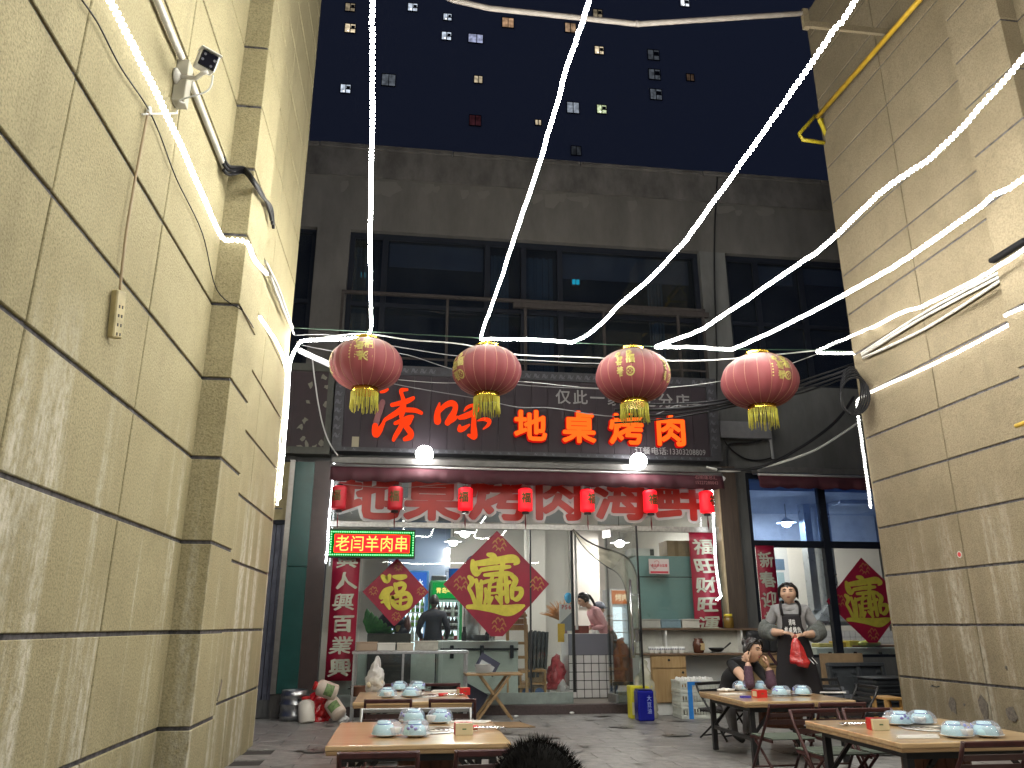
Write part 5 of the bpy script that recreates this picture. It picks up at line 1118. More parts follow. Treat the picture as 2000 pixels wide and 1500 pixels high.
diamond('smaller red diamond poster with a gold luck character on the shop glass', 773, 1156, .46, YG-.01, 'fu')
diamond('large red diamond poster with a gold composite character left of the door', 970, 1142, .76, YG-.01, 'big')
diamond('red diamond poster on the kitchen window, cut off at its right edge', 1693, 1175, .66, YF+.045, 'x', True)

# counter on the right
DRW = wood('cabinet_wood', (.30, .19, .085), (.40, .27, .13), .45, (30, 3, 3))
CT = thing('counter', 'long wooden counter with shelf under the right part of the shop glass', 'counter', (4.2, 10.95, 0))
MB().box(3.2, 5.3, 10.8, 11.2, .76, .785).build('worktop', wood('worktop_wood', (.12, .075, .045), (.20, .13, .08), .5, (3, 25, 25)), CT, bevel=.004)
MB().box(3.22, 5.3, 11.16, 11.2, .785, 1.09).build('back_board', mat('white_board', (.55, .55, .50), .6, noise=.15), CT); MB().box(3.2, 5.3, 11.0, 11.2, 1.09, 1.115).build('shelf', wood('worktop_wood2', (.10, .065, .04), (.17, .11, .07), .5, (3, 25, 25)), CT)
for x in (3.25, 3.66, 4.78): MB().box(x-.012, x+.012, 11.02, 11.16, .785, 1.09).build('shelf_post', WHITEP, CT)
MB().box(3.3, 5.3, 11.17, 11.2, .05, .76).build('white_panel', mat('grey_white_panel', (.50, .51, .50), .6), CT)
for x0, x1, hnd in ((3.36, 3.86, 0), (4.92, 5.3, 1)):
    MB().box(x0, x1, 10.84, 11.17, .15, .76).build('cabinet', DRW, CT); MB().box(x0+.02, x1-.01, 10.86, 11.17, .0, .15).build('plinth', WHITEP, CT)
    MB().box(x0+.01, x1-.01, 10.815, 10.84, .60, .75).build('drawer', DRW, CT, bevel=.003); d_ = MB().box(x0+.01, x1-.01, 10.815, 10.84, .16, .59).build('cabinet_door', DRW, CT, bevel=.003)
    xm = (x0+x1)/2; m = MB(); m.lathe([(.016, 0), (.016, .012)], (xm, 10.815, .70), 12, 0, Matrix.Rotation(math.pi/2, 3, 'X')); m.lathe([(.016, 0), (.016, .012)], (x1-.06 if not hnd else x0+.06, 10.815, .54), 12, 0, Matrix.Rotation(math.pi/2, 3, 'X')); m.build('knob', BLACK, CT)
    if hnd: MB().box(xm-.07, xm+.06, 10.795, 10.815, .635, .65).build('handle', CHROME, CT)
MB().box(3.2, 3.36, 10.86, 11.17, .0, .76).build('white_side', WHITEP, CT)
for i, px in enumerate((1273, 1283, 1293, 1304, 1318, 1331)):
    c = P(px, 1270, 10.98-.04*(i % 2)); c.z = .785; t = thing('cup', 'white patterned cup in the row on the counter, %s' % ('leftmost', 'second from left', 'third from left', 'fourth from left', 'second from right', 'rightmost, nearest the clay jar')[i], 'cup', c, 'row of white cups')
    m = MB(); m.lathe([(.03, 0), (.032, .006), (.048, .05), (.05, .085), (.047, .085), (.03, .02), (0, .015)], c, 16); m.build('body', WHITEC, t); m = MB()
    for k in range(5): a = 3.6+k*.5; m.ell(c+Vector((.047*math.cos(a), .047*math.sin(a), .055)), (.009, .006, .012), 6, 4)
    m.build('motif', mat('blue_grey_motif', (.16, .18, .26), .5), t)
c = P(1365, 1272, 10.95); c.z = .785; t = thing('clay_jar', 'brown glazed jar with pale label on the counter', 'jar', c); m = MB(); m.lathe([(.055, 0), (.07, .01), (.082, .1), (.075, .15), (.055, .17), (.06, .195), (.05, .195), (.045, .17), (0, .16)], c, 20); m.build('body', mat('brown_glaze', (.085, .03, .018), .22), t); m = MB(); m.prism([(-.03, .04), (.03, .04), (.03, .13), (-.03, .13)], lambda u, v, d: c+Vector((u+.03, -.083+d+abs(u)*.1, v)), .004); m.build('label', mat('tan_label', (.45, .33, .16), .6), t)
c = P(1400, 1271, 10.95); c.z = .80; t = thing('frying_pan', 'small black frying pan on a stand on the counter', 'pan', c); m = MB(); m.lathe([(.06, 0), (.1, .03), (.115, .055), (.11, .055), (.06, .006), (0, .006)], c, 22); m.build('body', BLACK, t); m = MB(); m.tube([c+Vector((.1, -.02, .045)), c+Vector((.2, -.03, .12))], [.01, .013], 8); m.build('handle', BLKPL, t); m = MB(); m.box(c.x-.08, c.x+.1, 10.88, 11.0, .786, .80); m.build('stand', STEEL, t)
c = P(1424, 1228, 11.06); c.z = 1.116; t = thing('honey_jar', 'glass jar with a yellow lid on the shelf by the pier', 'jar', c); m = MB(); m.lathe([(.06, 0), (.07, .01), (.072, .13), (.055, .165), (.05, .165)], c, 18); m.build('body', mat('amber_jar', (.17, .10, .02), .12), t); m = MB(); m.lathe([(.056, .163), (.058, .165), (.058, .195), (.0, .197)], c, 18); m.build('lid', mat('yellow_lid', (.62, .50, .03), .4), t)
for i, (x0, x1, y0, cl, cc) in enumerate(((1250, 1290, 1209, 'grey tub at the left end of the shelf', (.36, .36, .33)), (1292, 1330, 1210, 'blue grey tub in the middle of the shelf', (.18, .27, .32)), (1333, 1366, 1209, 'pale box below the right couplet on the shelf', (.50, .48, .43)))):
    t = thing('tub', cl, 'tub', P((x0+x1)/2, 1228, 11.04), 'tubs on the shelf'); a, b = P(x0, 1228, 11.04), P(x1, y0, 11.04); m = MB(); m.box(a.x, b.x, 11.04, 11.16, 1.116, b.z-.015); m.build('body', mat('tub_%d' % i, cc, .5, noise=.2), t, bevel=.012, seg=2); m = MB(); m.box(a.x-.006, b.x+.006, 11.03, 11.17, b.z-.015, b.z); m.build('rim', mat('tub_%d' % i, cc), t, bevel=.004)
t = thing('black_bag', 'rounded black bag standing on the right end of the counter', 'bag', P(1490, 1272, 10.95)); a, b = P(1461, 1272, 10.95), P(1500, 1232, 10.95)
m = MB(); m.box(a.x, b.x, 10.9, 11.02, .786, b.z); m.build('body', BLKPL, t, bevel=.05, seg=4); a = P(1502, 1272, 10.97); m = MB(); m.box(a.x, a.x+.13, 10.93, 11.05, .786, .99); m.build('side_pouch', BLKPL, t, bevel=.03, seg=3)
# timber post beside the shop
t = thing('timber_post', 'dark brown timber post between the shop glass and the grey pier', 'post', (4.83, 11.2, 1.1)); a, b = P(1408, 1000, 11.22), P(1436, 1000, 11.22)
m = MB(); m.box(4.68, 4.96, 11.18, 11.34, 1.12, 3.5); m.build('post', mat('dark_timber', (.055, .038, .026), .7, noise=.45, nscale=5, stretch=(8, 8, .4)), t); m = MB(); m.box(4.655, 4.68, 11.16, 11.34, 1.12, 3.42); m.build('pale_trim', mat('tan_trim', (.36, .28, .17), .6, noise=.2), t)
t = thing('spot_light', 'small tilted white floodlight fixture at the awning\'s right end', 'lamp', P(1404, 930, 11.1)); c = P(1404, 930, 11.1); m = MB(); m.box(-.1, .1, -.04, .04, -.03, .03, 0, Matrix.Translation(c) @ Matrix.Rotation(R(35), 4, 'Y')); m.build('housing', WHITEP, t, bevel=.01); m = MB(); m.bar(c, c+Vector((-.1, .15, .06)), .02); m.build('arm', STEEL, t)
# crate, blue tin and bag on the ground
CRW = mat('white_crate_plastic', (.55, .57, .52), .5, noise=.2)
def crate(c, w, d, h, lab, m_, nsl=6, extra=True):
    t = thing('plastic_crate', lab, 'crate', c, 'stack of white crates'); x0, x1, y0, y1 = c.x-w/2, c.x+w/2, c.y-d/2, c.y+d/2; z = c.z
    m = MB(); m.box(x0, x1, y0, y1, z+.002, z+.015)
    for zz in (z+.015, z+h-.03): 
        for q in ((x0, x1, y0, y0+.014), (x0, x1, y1-.014, y1), (x0, x0+.014, y0+.014, y1-.014), (x1-.014, x1, y0+.014, y1-.014)): m.box(*q, zz, zz+.03)
    m.build('frame', m_, t, bevel=.003)
    s_ = MB(); n = 14
    for i in range(n): x = x0+.02+(w-.04)*i/(n-1); s_.box(x-.008, x+.008, y0+.002, y0+.01, z+.045, z+h-.03)
    for i in range(9): y = y0+.02+(d-.04)*i/8; s_.box(x0+.002, x0+.01, y-.008, y+.008, z+.045, z+h-.03); s_.box(x1-.01, x1-.002, y-.008, y+.008, z+.045, z+h-.03)
    s_.build('side_bars', m_, t); return t
cc = on('Z', 0, 1363, 1402)
for i, lb in enumerate(('bottom white plastic crate of the stack left of the seated woman', 'middle white plastic crate of the stack with a blue strap', 'top white plastic crate of the stack full of white bottles')): crate(Vector((cc.x, 10.55, i*.155)), .52, .36, .15, lb, CRW)
m = MB(); m.box(cc.x-.16, cc.x-.10, 10.36, 10.369, .0, .45); m.box(cc.x-.16, cc.x+.02, 10.358, 10.366, .41, .45); tag(m.build('blue_strap', mat('blue_tape', (.02, .18, .55), .4)), 'blue tape strap round the white crates', 'tape')
m = MB()
for i in range(6):
    for j in range(3): m.ell((cc.x-.2+i*.08, 10.45+j*.1, .455), (.03, .03, .045), 10, 6)
tag(m.build('bottle_tops', WHITEP), 'white bottle tops in the top crate', 'bottles')['kind'] = 'stuff'
c = on('Z', 0, 1259, 1407); t = thing('blue_tin', 'tall deep blue tin with printed side on the ground by the door', 'tin', Vector((c.x, 10.25, 0)))
m = MB(); m.box(c.x-.105, c.x+.105, 10.2, 10.4, .0, .36); m.build('body', mat('deep_blue_tin', (.008, .012, .26), .25, .3), t, bevel=.02, seg=3); m = MB(); m.box(c.x-.095, c.x+.095, 10.21, 10.39, .36, .372); m.build('lid', mat('dark_blue_lid', (.006, .008, .12), .3), t, bevel=.006)
m = MB()
for i, ch in enumerate('大豆油'): m.char(ch, facing(c.x+.01, .235-i*.075, .06, .07, 10.1985), .01)
m.build('print', mat('pale_blue_print', (.25, .3, .6), .5), t)
c = P(1262, 1400, 10.5); bag('clear_bag', Vector((c.x+.02, 10.55, .0)), .17, .72, 'tall clear plastic bag behind the blue tin', film('clear_bag', (.62, .60, .48), .5, .25), None, seed=12)
t = thing('yellow_box', 'yellow carton behind the blue tin', 'box', P(1250, 1400, 10.48)); a, b = P(1232, 1400, 10.48), P(1274, 1346, 10.48); MB().box(a.x, b.x, 10.46, 10.62, 0, .40).build('body', mat('yellow_carton', (.55, .50, .03), .5, noise=.2), t, bevel=.01); MB().box(a.x+.02, b.x-.06, 10.452, 10.46, .05, .2).build('label', mat('cream_label', (.55, .52, .35), .5), t)
t = thing('red_board', 'narrow red panel beside the open door', 'panel', P(1242, 1290, 11.2)); pbox(MB(), 1236, 1256, 1247, 1305, 11.2, .05).build('panel', mat('dull_red_panel', (.22, .015, .02), .5), t)
c = on('Z', .004, 985, 1416); m = MB(); m.prism([(-.28, -.2), (.34, -.22), (.22, .22), (-.3, .2)], lambda u, v, d: Vector((c.x+u, c.y+v*1.2, .002+d)), .008); tag(m.build('flattened_box', CARD), 'flattened cardboard lying on the paving behind the nearest table', 'cardboard')
for px, py, lb in ((1008, 1401, 'white scrap of paper on the ground by the folding table'), (1117, 1394, 'tiny white scrap on the ground at the doorstep')):
    c = on('Z', .01, px, py); m = MB(); m.ell(c+Vector((0, 0, .012)), (.035, .02, .016), 7, 5); tag(m.build('paper_scrap', WHITEP), lb, 'litter')
# dark crates, stool and boxes by the kitchen window
CRB = mat('charcoal_crate', (.045, .05, .055), .5, noise=.35, nscale=10)
def dcrate(x0, x1, y, z0, z1, lab, tilt=0):
    t = thing('dark_crate', lab, 'crate', ((x0+x1)/2, y, z0), 'dark plastic crates'); M = Matrix.Translation((x0, y, z0)) @ Matrix.Rotation(R(tilt), 4, 'X'); w, h = x1-x0, z1-z0
    m = MB(); m.box(0, w, 0, .03, 0, h, 0, M); m.build('base', CRB, t, bevel=.01); m = MB()
    for q in ((0, w, 0, .05), (0, w, h-.05, h), (0, .05, .05, h-.05), (w-.05, w, .05, h-.05)): m.box(q[0], q[1], -.05, 0, q[2], q[3], 0, M)
    m.build('rim', CRB, t, bevel=.006); m = MB(); m.box(w*.25, w*.75, -.02, 0, h*.2, h*.75, 0, M); m.box(.06, .12, -.025, 0, h*.8, h*.87, 0, M); m.box(w-.12, w-.06, -.025, 0, h*.8, h*.87, 0, M); m.build('relief', CRB, t, bevel=.006)
a, b = P(1631, 1390, 10.1), P(1682, 1294, 10.1); dcrate(a.x, b.x, 10.1, 0, b.z, 'charcoal crate standing on edge, left of the pair below the window', -8)
a, b = P(1683, 1390, 10.15), P(1735, 1294, 10.15); dcrate(a.x, b.x, 10.2, 0, b.z, 'charcoal crate standing on edge, right of the pair below the window', -8)
for i in range(4):
    c = P(1726, 1322+i*15, 9.8); m = MB(); t = thing('dark_basin', 'charcoal plastic basin in the stack by the tan wall corner, %s' % ('topmost', 'second', 'third', 'lowest')[i], 'basin', Vector((c.x, 9.8, c.z-.1)), 'stacked basins')
    m.box(c.x-.26, c.x+.26, 9.6, 10.0, c.z-.09, c.z-.015); m.build('body', CRB, t, bevel=.03, seg=2); m = MB(); m.box(c.x-.29, c.x+.29, 9.57, 10.03, c.z-.015, c.z); m.build('rim', CRB, t, bevel=.006)
c = P(1726, 1392, 9.8); t = thing('plinth_box', 'dark box under the stacked basins', 'box', Vector((c.x, 9.8, 0))); MB().box(c.x-.25, c.x+.25, 9.62, 9.98, 0, P(1726, 1372, 9.8).z-.1).build('body', CRB, t)
t = thing('grey_boards', 'pile of grey folded boards below the kitchen window', 'boards', P(1618, 1355, 9.7))
for i in range(5): a = P(1607, 1340+i*8, 9.7); b = P(1640, 1340+i*8, 9.7); m = MB(); m.box(a.x, b.x+.06*(i % 3), 9.6, 9.95, a.z-.035, a.z-.003, 0); m.build('board', mat('grey_board', (.14, .15, .17), .5, noise=.3), t)
t = thing('packing_case', 'support case below the grey boards', 'box', P(1618, 1390, 9.75)); a, b = P(1609, 1395, 9.75), P(1640, 1378, 9.75); MB().box(a.x, b.x, 9.65, 9.9, 0, P(1607, 1372, 9.7).z-.035).build('body', CRB, t)
t = thing('carton', 'brown carton leaning below the kitchen window', 'box', P(1640, 1290, 10.6)); pbox(MB(), 1611, 1276, 1684, 1345, 10.5, .05).build('body', CARD, t)
t = thing('green_taped_box', 'white foam box with green tape under the seated woman\'s table end', 'box', P(1650, 1420, 8.6)); a, b = P(1623, 1455, 8.4), P(1680, 1412, 8.4); MB().box(a.x, b.x, 8.4, 8.7, 0, b.z).build('body', WHITEP, t, bevel=.01); MB().box(a.x+.09, a.x+.13, 8.393, 8.4, 0, b.z).build('tape', mat('green_tape', (.01, .22, .04), .4), t); MB().box(a.x-.004, b.x+.004, 8.395, 8.705, b.z, b.z+.02).build('lid', mat('amber_lid', (.5, .35, .1), .5), t)
ST = wood('stool_wood', (.40, .22, .07), (.55, .33, .12), .5, (20, 20, 4))
t = thing('wooden_stool', 'orange wood stool with a hand hole beside the tan wall corner', 'stool', P(1745, 1395, 8.9)); a = P(1731, 1368, 8.9); b = P(1765, 1368, 8.9)
for x in (a.x, b.x-.03): MB().box(x, x+.03, 8.9, 8.95, 0, a.z).build('leg', ST, t); MB().box(x, x+.03, 9.15, 9.2, 0, a.z).build('leg', ST, t)
m = MB(); m.box(a.x, b.x, 8.88, 9.22, a.z, a.z+.03); m.build('seat', ST, t, bevel=.006); m = MB(); m.box(a.x+.03, b.x-.03, 8.905, 8.93, a.z-.12, a.z-.08); m.build('rail', ST, t)
c = on('Z', 0, 1718, 1472); t = thing('steel_pot', 'round steel pot on the ground under the right corner table', 'pot', c); m = MB(); m.lathe([(.13, 0), (.15, .02), (.15, .15), (.155, .155), (.14, .15), (.13, .02), (0, .02)], c, 24); m.build('body', STEEL, t); m = MB(); m.tube([c+Vector((.15, -.03, .1)), c+Vector((.19, 0, .11)), c+Vector((.15, .03, .1))], .006, 6); m.build('handle', STEEL, t)

# ---------------------------------------------------------------- inside the shop
def pendant(px, py, Y, lab, s=560, zc=3.22, pw=22):
    c = P(px, py, Y); t = thing('pendant_lamp', lab, 'lamp', c, 'pendant lamps indoors')
    m = MB(); m.lathe([(.17, 0), (.16, .012), (.06, .06), (.03, .09)], c, 22); m.build('shade', mat('white_enamel', (.7, .7, .68), .4), t)
    m = MB(); m.ell(c+Vector((0, 0, -.02)), (.075, .075, .055), 14, 8); m.build('bulb', lamp_mat('pendant_light', (1, .97, .92), s), t); m = MB(); m.tube([c+Vector((0, 0, .09)), Vector((c.x, c.y, zc))], .006, 6); m.build('flex', BLACK, t)
pendant(908, 1040, 12.6, 'bright pendant lamp indoors above the green fridge'); pendant(885, 1058, 14.4, 'smaller looking pendant lamp indoors further back'); pendant(1210, 1060, 13.4, 'pendant lamp indoors above the cash desk'); pendant(1536, 1021, 13.0, 'pendant lamp glowing behind the blue lit kitchen pane', 900)
def fridge(name, lab, x0, x1, ytop, Y, body, head, word, wcol, hh):
    a = P(x0, ytop, Y); b = P(x1, ytop, Y); zt = a.z; t = thing('drinks_fridge', lab, 'fridge', ((a.x+b.x)/2, Y, .125), 'drinks fridges'); x0, x1 = a.x, b.x
    m = MB(); m.box(x0, x0+.05, Y, Y+.55, .125, zt); m.box(x1-.05, x1, Y, Y+.55, .125, zt); m.box(x0+.05, x1-.05, Y, Y+.55, .125, .32); m.box(x0+.05, x1-.05, Y+.5, Y+.55, .32, zt-hh); m.box(x0+.05, x1-.05, Y, Y+.55, zt-hh, zt); m.build('body', body, t, bevel=.006)
    MB().box(x0+.04, x1-.04, Y-.02, Y, zt-hh+.03, zt-.03).build('header', lamp_mat(name+'_header', head, .75), t)
    m = MB(); n = len(word); w = (x1-x0-.14)/n*.9
    for i, ch in enumerate(word): m.char(ch, facing(x0+.1+i*w, zt-hh*.5-w*.55, w, w*1.05, Y-.023), .03)
    m.build('header_text', lamp_mat(name+'_text', wcol, 1.3), t)
    MB().box(x0+.06, x1-.06, Y+.47, Y+.49, .34, zt-hh-.02).build('back_light', lamp_mat('fridge_light', (.85, .95, 1), 2.2), t)
    MB().box(x0+.05, x1-.05, Y-.012, Y-.004, .34, zt-hh-.02).build('door_glass', GL_SH, t)
    for k in range(5):
        z = .40+k*(zt-hh-.45)/5; MB().box(x0+.05, x1-.05, Y+.02, Y+.46, z-.015, z).build('shelf', WHITEP, t)
    return x0, x1, zt-hh, Y, t
BOT = [mat('bottle_green', (.03, .20, .03), .15), mat('bottle_brown', (.03, .018, .012), .15), mat('bottle_orange', (.65, .22, .02), .2), mat('bottle_blue', (.03, .25, .5), .2), mat('bottle_lime', (.25, .5, .06), .2), mat('can_red', (.5, .03, .03), .3), mat('bottle_pale', (.6, .65, .55), .2)]
BNM = ['green', 'brown', 'orange', 'blue', 'lime', 'red canned', 'pale']
def bottles(fr, plan, fname):
    x0, x1, zt, Y, ft = fr; ps = {}
    for k in range(5):
        z = .40+k*(zt-.45)/5
        for i in range(7):
            kind = plan[k][i % len(plan[k])]
            c = Vector((x0+.10+(x1-x0-.2)*i/6, Y+.12, z+.001)); t = thing('bottle', '%s drink, %s on the %s shelf of the %s fridge' % (BNM[kind], ('leftmost', 'second from left', 'third from left', 'middle one', 'third from right', 'second from right', 'rightmost')[i], ('lowest', 'second lowest', 'middle', 'second highest', 'highest')[k], fname), 'bottle', c, 'drinks in the fridges')
            h = .24 if kind != 5 else .13
            if kind not in ps:
                m = MB(); m.lathe([(.03, 0), (.033, .01), (.033, h*.6), (.014, h*.8), (.013, h), (0, h)] if kind != 5 else [(.03, 0), (.033, .01), (.033, h-.01), (.028, h), (0, h)], (0, 0, 0), 10); o = m.build('glass', BOT[kind]); ps[kind] = o; q = MB(); q.lathe([(.0335, h*.28), (.0335, h*.46)], (0, 0, 0), 10); l = q.build('label', WHITEP); l.parent = o
            else:
                o = copy_tree(ps[kind])
            o.parent = t; o.location = (0, 0, 0)
fb = fridge('blue', 'tall blue drinks fridge with white header lettering', 764, 838, 1114, 14.3, mat('fridge_blue', (.05, .25, .55), .4), (.06, .22, .85), '之苏打水', (.9, .95, 1), .42)
bottles(fb, [[6, 5, 6], [5, 5, 6], [5, 6, 6], [2, 2, 3, 3, 4, 4, 4], [4, 4, 0]], 'blue')
fg = fridge('green', 'tall green beer fridge with gold header lettering', 841, 904, 1134, 14.2, mat('fridge_green', (.01, .25, .07), .4), (.01, .45, .08), '青岛啤酒', (.9, .8, .2), .33)
bottles(fg, [[4, 0, 5], [0, 4, 5], [0, 0, 5, 0], [1, 1, 1], [1, 1, 6]], 'green')
fr3 = fridge('pale', 'tall lit fridge behind the person in the cap', 1190, 1232, 1150, 14.6, mat('fridge_white', (.6, .62, .62), .4), (1, .30, .08), '烤肉', (1, .8, .5), .3)
m = MB()
t = thing('blue_pot', 'blue enamel pot on top of the green fridge', 'pot', P(891, 1134, 14.35)); c = P(891, 1134, 14.4); m = MB(); m.lathe([(.13, 0), (.14, .01), (.14, .2), (.15, .205), (.135, .2), (.13, .02), (0, .02)], c, 22); m.build('body', mat('blue_enamel', (.01, .10, .55), .2), t); m = MB(); m.tube([c+Vector((-.14, 0, .15)), c+Vector((-.19, 0, .17)), c+Vector((-.19, 0, .1))], .006, 6); m.build('handle', BLACK, t)
t = thing('black_case', 'black case lying on the green fridge left of the blue pot', 'case', P(855, 1134, 14.3)); pbox(MB(), 843, 1124, 872, 1134, 14.3, .2).build('body', BLKPL, t, bevel=.01)
c = P(927, 1102, 16.15); t = thing('wall_clock', 'round wall clock beside the large diamond poster', 'clock', c); Mx = Matrix.Rotation(math.pi/2, 3, 'X'); m = MB(); m.lathe([(.17, 0), (.185, .02), (.165, .03), (.165, .0)], c, 28, 0, Mx); m.build('rim', mat('clock_rim', (.08, .11, .2), .4), t); m = MB(); m.lathe([(.165, .002), (.165, .008)], c, 28, 0, Mx); f = m.build('face', mat('clock_face', (.55, .62, .68), .4), t); m = MB(); m.bar(c+Vector((0, -.012, 0)), c+Vector((.0, -.012, .11)), .012, .004); m.bar(c+Vector((0, -.012, 0)), c+Vector((.07, -.012, -.03)), .014, .004); m.build('hand', BLACK, t)
# chest freezers, sink and vegetables behind the glass
def freezer(lab, x0, x1, zt, Y, d):
    t = thing('chest_freezer', lab, 'freezer', ((x0+x1)/2, Y, .125), 'chest freezers'); MB().box(x0, x1, Y, Y+d, .127, zt-.14).build('body', PALE, t, bevel=.01); MB().box(x0, x1, Y-.01, Y+d, zt-.135, zt).build('lid', mat('lid_white', (.55, .6, .57), .45), t, bevel=.008)
    m = MB(); m.box(x0+.03, x1, Y-.03, Y, zt-.13, zt-.10)
    n = max(2, int((x1-x0)/.36))
    m.build('rail', DARKFR, t)
    for i in range(n): x = x0+.2+i*(x1-x0-.3)/max(1, n-1); MB().box(x-.028, x+.028, Y-.05, Y-.03, zt-.24, zt-.06).build('clamp', DARKFR, t, bevel=.006)
a, b = P(856, 1252, 11.9), P(1012, 1252, 11.9); freezer('pale green chest freezer with black clamps behind the shop glass', a.x, b.x, a.z, 11.9, .6); FZ = a.z
a, b = P(700, 1272, 11.75), P(850, 1272, 11.75); t = thing('prep_cabinet', 'pale prep cabinet behind the steel rack', 'cabinet', (a.x, 11.75, .125)); MB().box(a.x, b.x, 11.7, 12.2, .127, a.z-.02).build('body', PALE, t); pbox(MB(), 714, 1276, 803, 1345, 11.66, .035).build('dark_front', mat('dark_front', (.05, .05, .05), .4), t); VZ = a.z-.02
MB().box(-1.0, -.66, 11.45, 11.5, .13, 2.49).build('white_panel', PALE, BLD)
t = thing('vegetable_crate', 'dark crate of vegetables behind the smaller diamond poster', 'crate', P(760, 1268, 11.75)); a, b = P(716, 1270, 11.75), P(803, 1237, 11.75); MB().box(a.x, b.x, 11.72, 12.0, VZ, b.z).build('crate', mat('olive_crate', (.065, .06, .045), .7, noise=.3), t, bevel=.01)
LEAF = mat('green_leaf', (.03, .20, .025), .5, noise=.35, nscale=12); m = MB()
for k in range(7):
    bs = P(722+k*5, 1240, 11.8); tp = P(717+k*9, 1188+k*7, 11.75-.02*k); s_ = MB(); w = .07
    mid = bs.lerp(tp, .5)+Vector((0, -.05, 0)); vs = []
    for i in range(7):
        f_ = i/6; p = bs.lerp(tp, f_)+Vector((0, -.05*math.sin(math.pi*f_), 0)); q = w*math.sin(math.pi*min(1, f_*.9+.08))*(1+.15*math.sin(i*2.7)); vs += [p+Vector((-q, .02, 0)), p, p+Vector((q, .03, 0))]
    s_.add(vs, [(i*3+j, i*3+j+1, i*3+j+4, i*3+j+3) for i in range(6) for j in range(2)], 0, True); s_.build('leaf', LEAF, t)
for px, py, rx, rz, cl in ((763, 1212, .2, .11, 'dark_bag'), (785, 1232, .13, .09, 'dark_bag'), (752, 1235, .1, .06, 'pink_meat'), (795, 1220, .06, .12, 'brown_bottle'), (778, 1228, .06, .07, 'yellow_gourd')):
    c = P(px, py, 11.85); m = MB(); m.ell(c, (rx, .1, rz), 14, 9, 0, None, lambda d: Vector((d.x*rx*(1+.12*math.sin(4*d.z+px)), d.y*.1, d.z*rz*(1+.15*math.sin(5*d.x+py))))); m.build(cl, {'dark_bag': mat('dark_violet_bag', (.03, .025, .045), .3), 'pink_meat': mat('pink_meat', (.5, .22, .2), .5), 'brown_bottle': mat('red_brown_bottle', (.12, .03, .02), .3), 'yellow_gourd': mat('yellow_gourd', (.35, .3, .08), .5)}[cl], t)
t = thing('steel_basin', 'steel basin with ladle on the chest freezer', 'basin', P(936, 1250, 12.1)); c = P(936, 1250, 12.1); c.z = FZ; m = MB(); m.lathe([(.09, 0), (.13, .08), (.14, .085), (.125, .08), (.085, .008), (0, .008)], c, 20); m.build('bowl', STEEL, t); m = MB(); m.tube([c+Vector((0, 0, .03)), c+Vector((.03, 0, .3))], .008, 6); m.tube([c+Vector((-.03, 0, .26)), c+Vector((.07, 0, .28))], .008, 6); m.build('ladle', STEEL, t)
t = thing('water_boiler', 'steel water boiler beside the green fridge', 'boiler', P(918, 1250, 12.4)); c = P(916, 1250, 12.35); c.z = FZ; m = MB(); m.lathe([(.12, 0), (.12, .42), (.1, .46), (.04, .48)], c+Vector((.05, .1, 0)), 18); m.build('tank', STEEL, t); m = MB(); m.tube([c+Vector((-.08, 0, 0)), c+Vector((-.08, 0, .5)), c+Vector((-.02, .05, .56))], .012, 8); m.lathe([(.0, .55), (.05, .57), (.05, .62), (.0, .66)], c+Vector((-.05, 0, 0)), 14); m.build('tap', CHROME, t)
for i, px in enumerate((905, 908, 951, 957, 963)):
    c = P(px, 1250, 12.05); c.z = FZ; t = thing('condiment_bottle', ('tall dark condiment bottle on the chest freezer, left one', 'tall dark condiment bottle on the chest freezer, right one', 'short dark condiment bottle on the chest freezer', 'short steel condiment bottle on the chest freezer, left one', 'short steel condiment bottle on the chest freezer, right one')[i], 'bottle', c, 'condiment bottles on the freezer'); m = MB(); m.lathe([(.025, 0), (.03, .02), (.03, .1), (.012, .14), (.012, .2 if i < 2 else .15), (0, .2 if i < 2 else .15)], c, 12); m.build('body', CHROME if i > 2 else BLKPL, t)
# folded wooden chairs, black stack
OW = wood('orange_wood', (.36, .19, .06), (.50, .29, .11), .5, (20, 20, 4))
for i in range(3):
    t = thing('folded_chair', 'folded orange wood chair leaning %s of three inside the shop' % ('frontmost', 'second', 'rearmost')[i], 'chair', P(1010, 1370, 12.0+.12*i), 'folded wooden chairs'); x0, x1 = P(990+i*3, 1300, 12).x, P(1026+i*4, 1300, 12).x; y = 12.0+.1*i; zt = P(1010, 1196+i*12, 12).z
    for x in (x0, x1): m = MB(); m.bar((x, y-.12, .13), (x, y+.05, zt), .035, .03); m.build('side_rail', OW, t)
    m = MB(); m.bar((x0+.01, y+.04, zt-.04), (x1-.01, y+.04, zt-.04), .03, .08); m.build('top_rail', OW, t)
    for k in range(6): z = .3+k*.2; m = MB(); m.bar((x0, y-.1+.16*z/2, z), (x1, y-.1+.16*z/2, z), .02, .035); m.build('slat', OW, t)
t = thing('black_stack', 'stack of black folded seats inside left of the door', 'chairs', P(1045, 1340, 12.2))
for i in range(5): a = P(1030+i*8, 1345, 12.2); b = P(1030+i*8, 1235, 12.2); m = MB(); m.bar((a.x, 12.1+.03*i, .4), (a.x+.05, 12.25, b.z), .04, .3, up=(0, 1, 0)); m.build('folded_seat', BLKPL, t)
t = thing('wooden_bench', 'low wooden shelf with boxes inside left of the door', 'shelf', P(1040, 1370, 12)); a, b = P(1014, 1310, 12.0), P(1066, 1310, 12.0); MB().box(a.x, b.x, 11.95, 12.4, P(1040, 1312, 12).z, P(1040, 1308, 12).z).build('board', OW, t); MB().box(a.x, b.x, 11.95, 12.4, P(1040, 1337, 12).z, P(1040, 1333, 12).z).build('board', OW, t)
for x in (a.x, b.x-.03): MB().box(x, x+.03, 11.96, 12.39, .127, P(1040, 1312, 12).z).build('upright', OW, t)
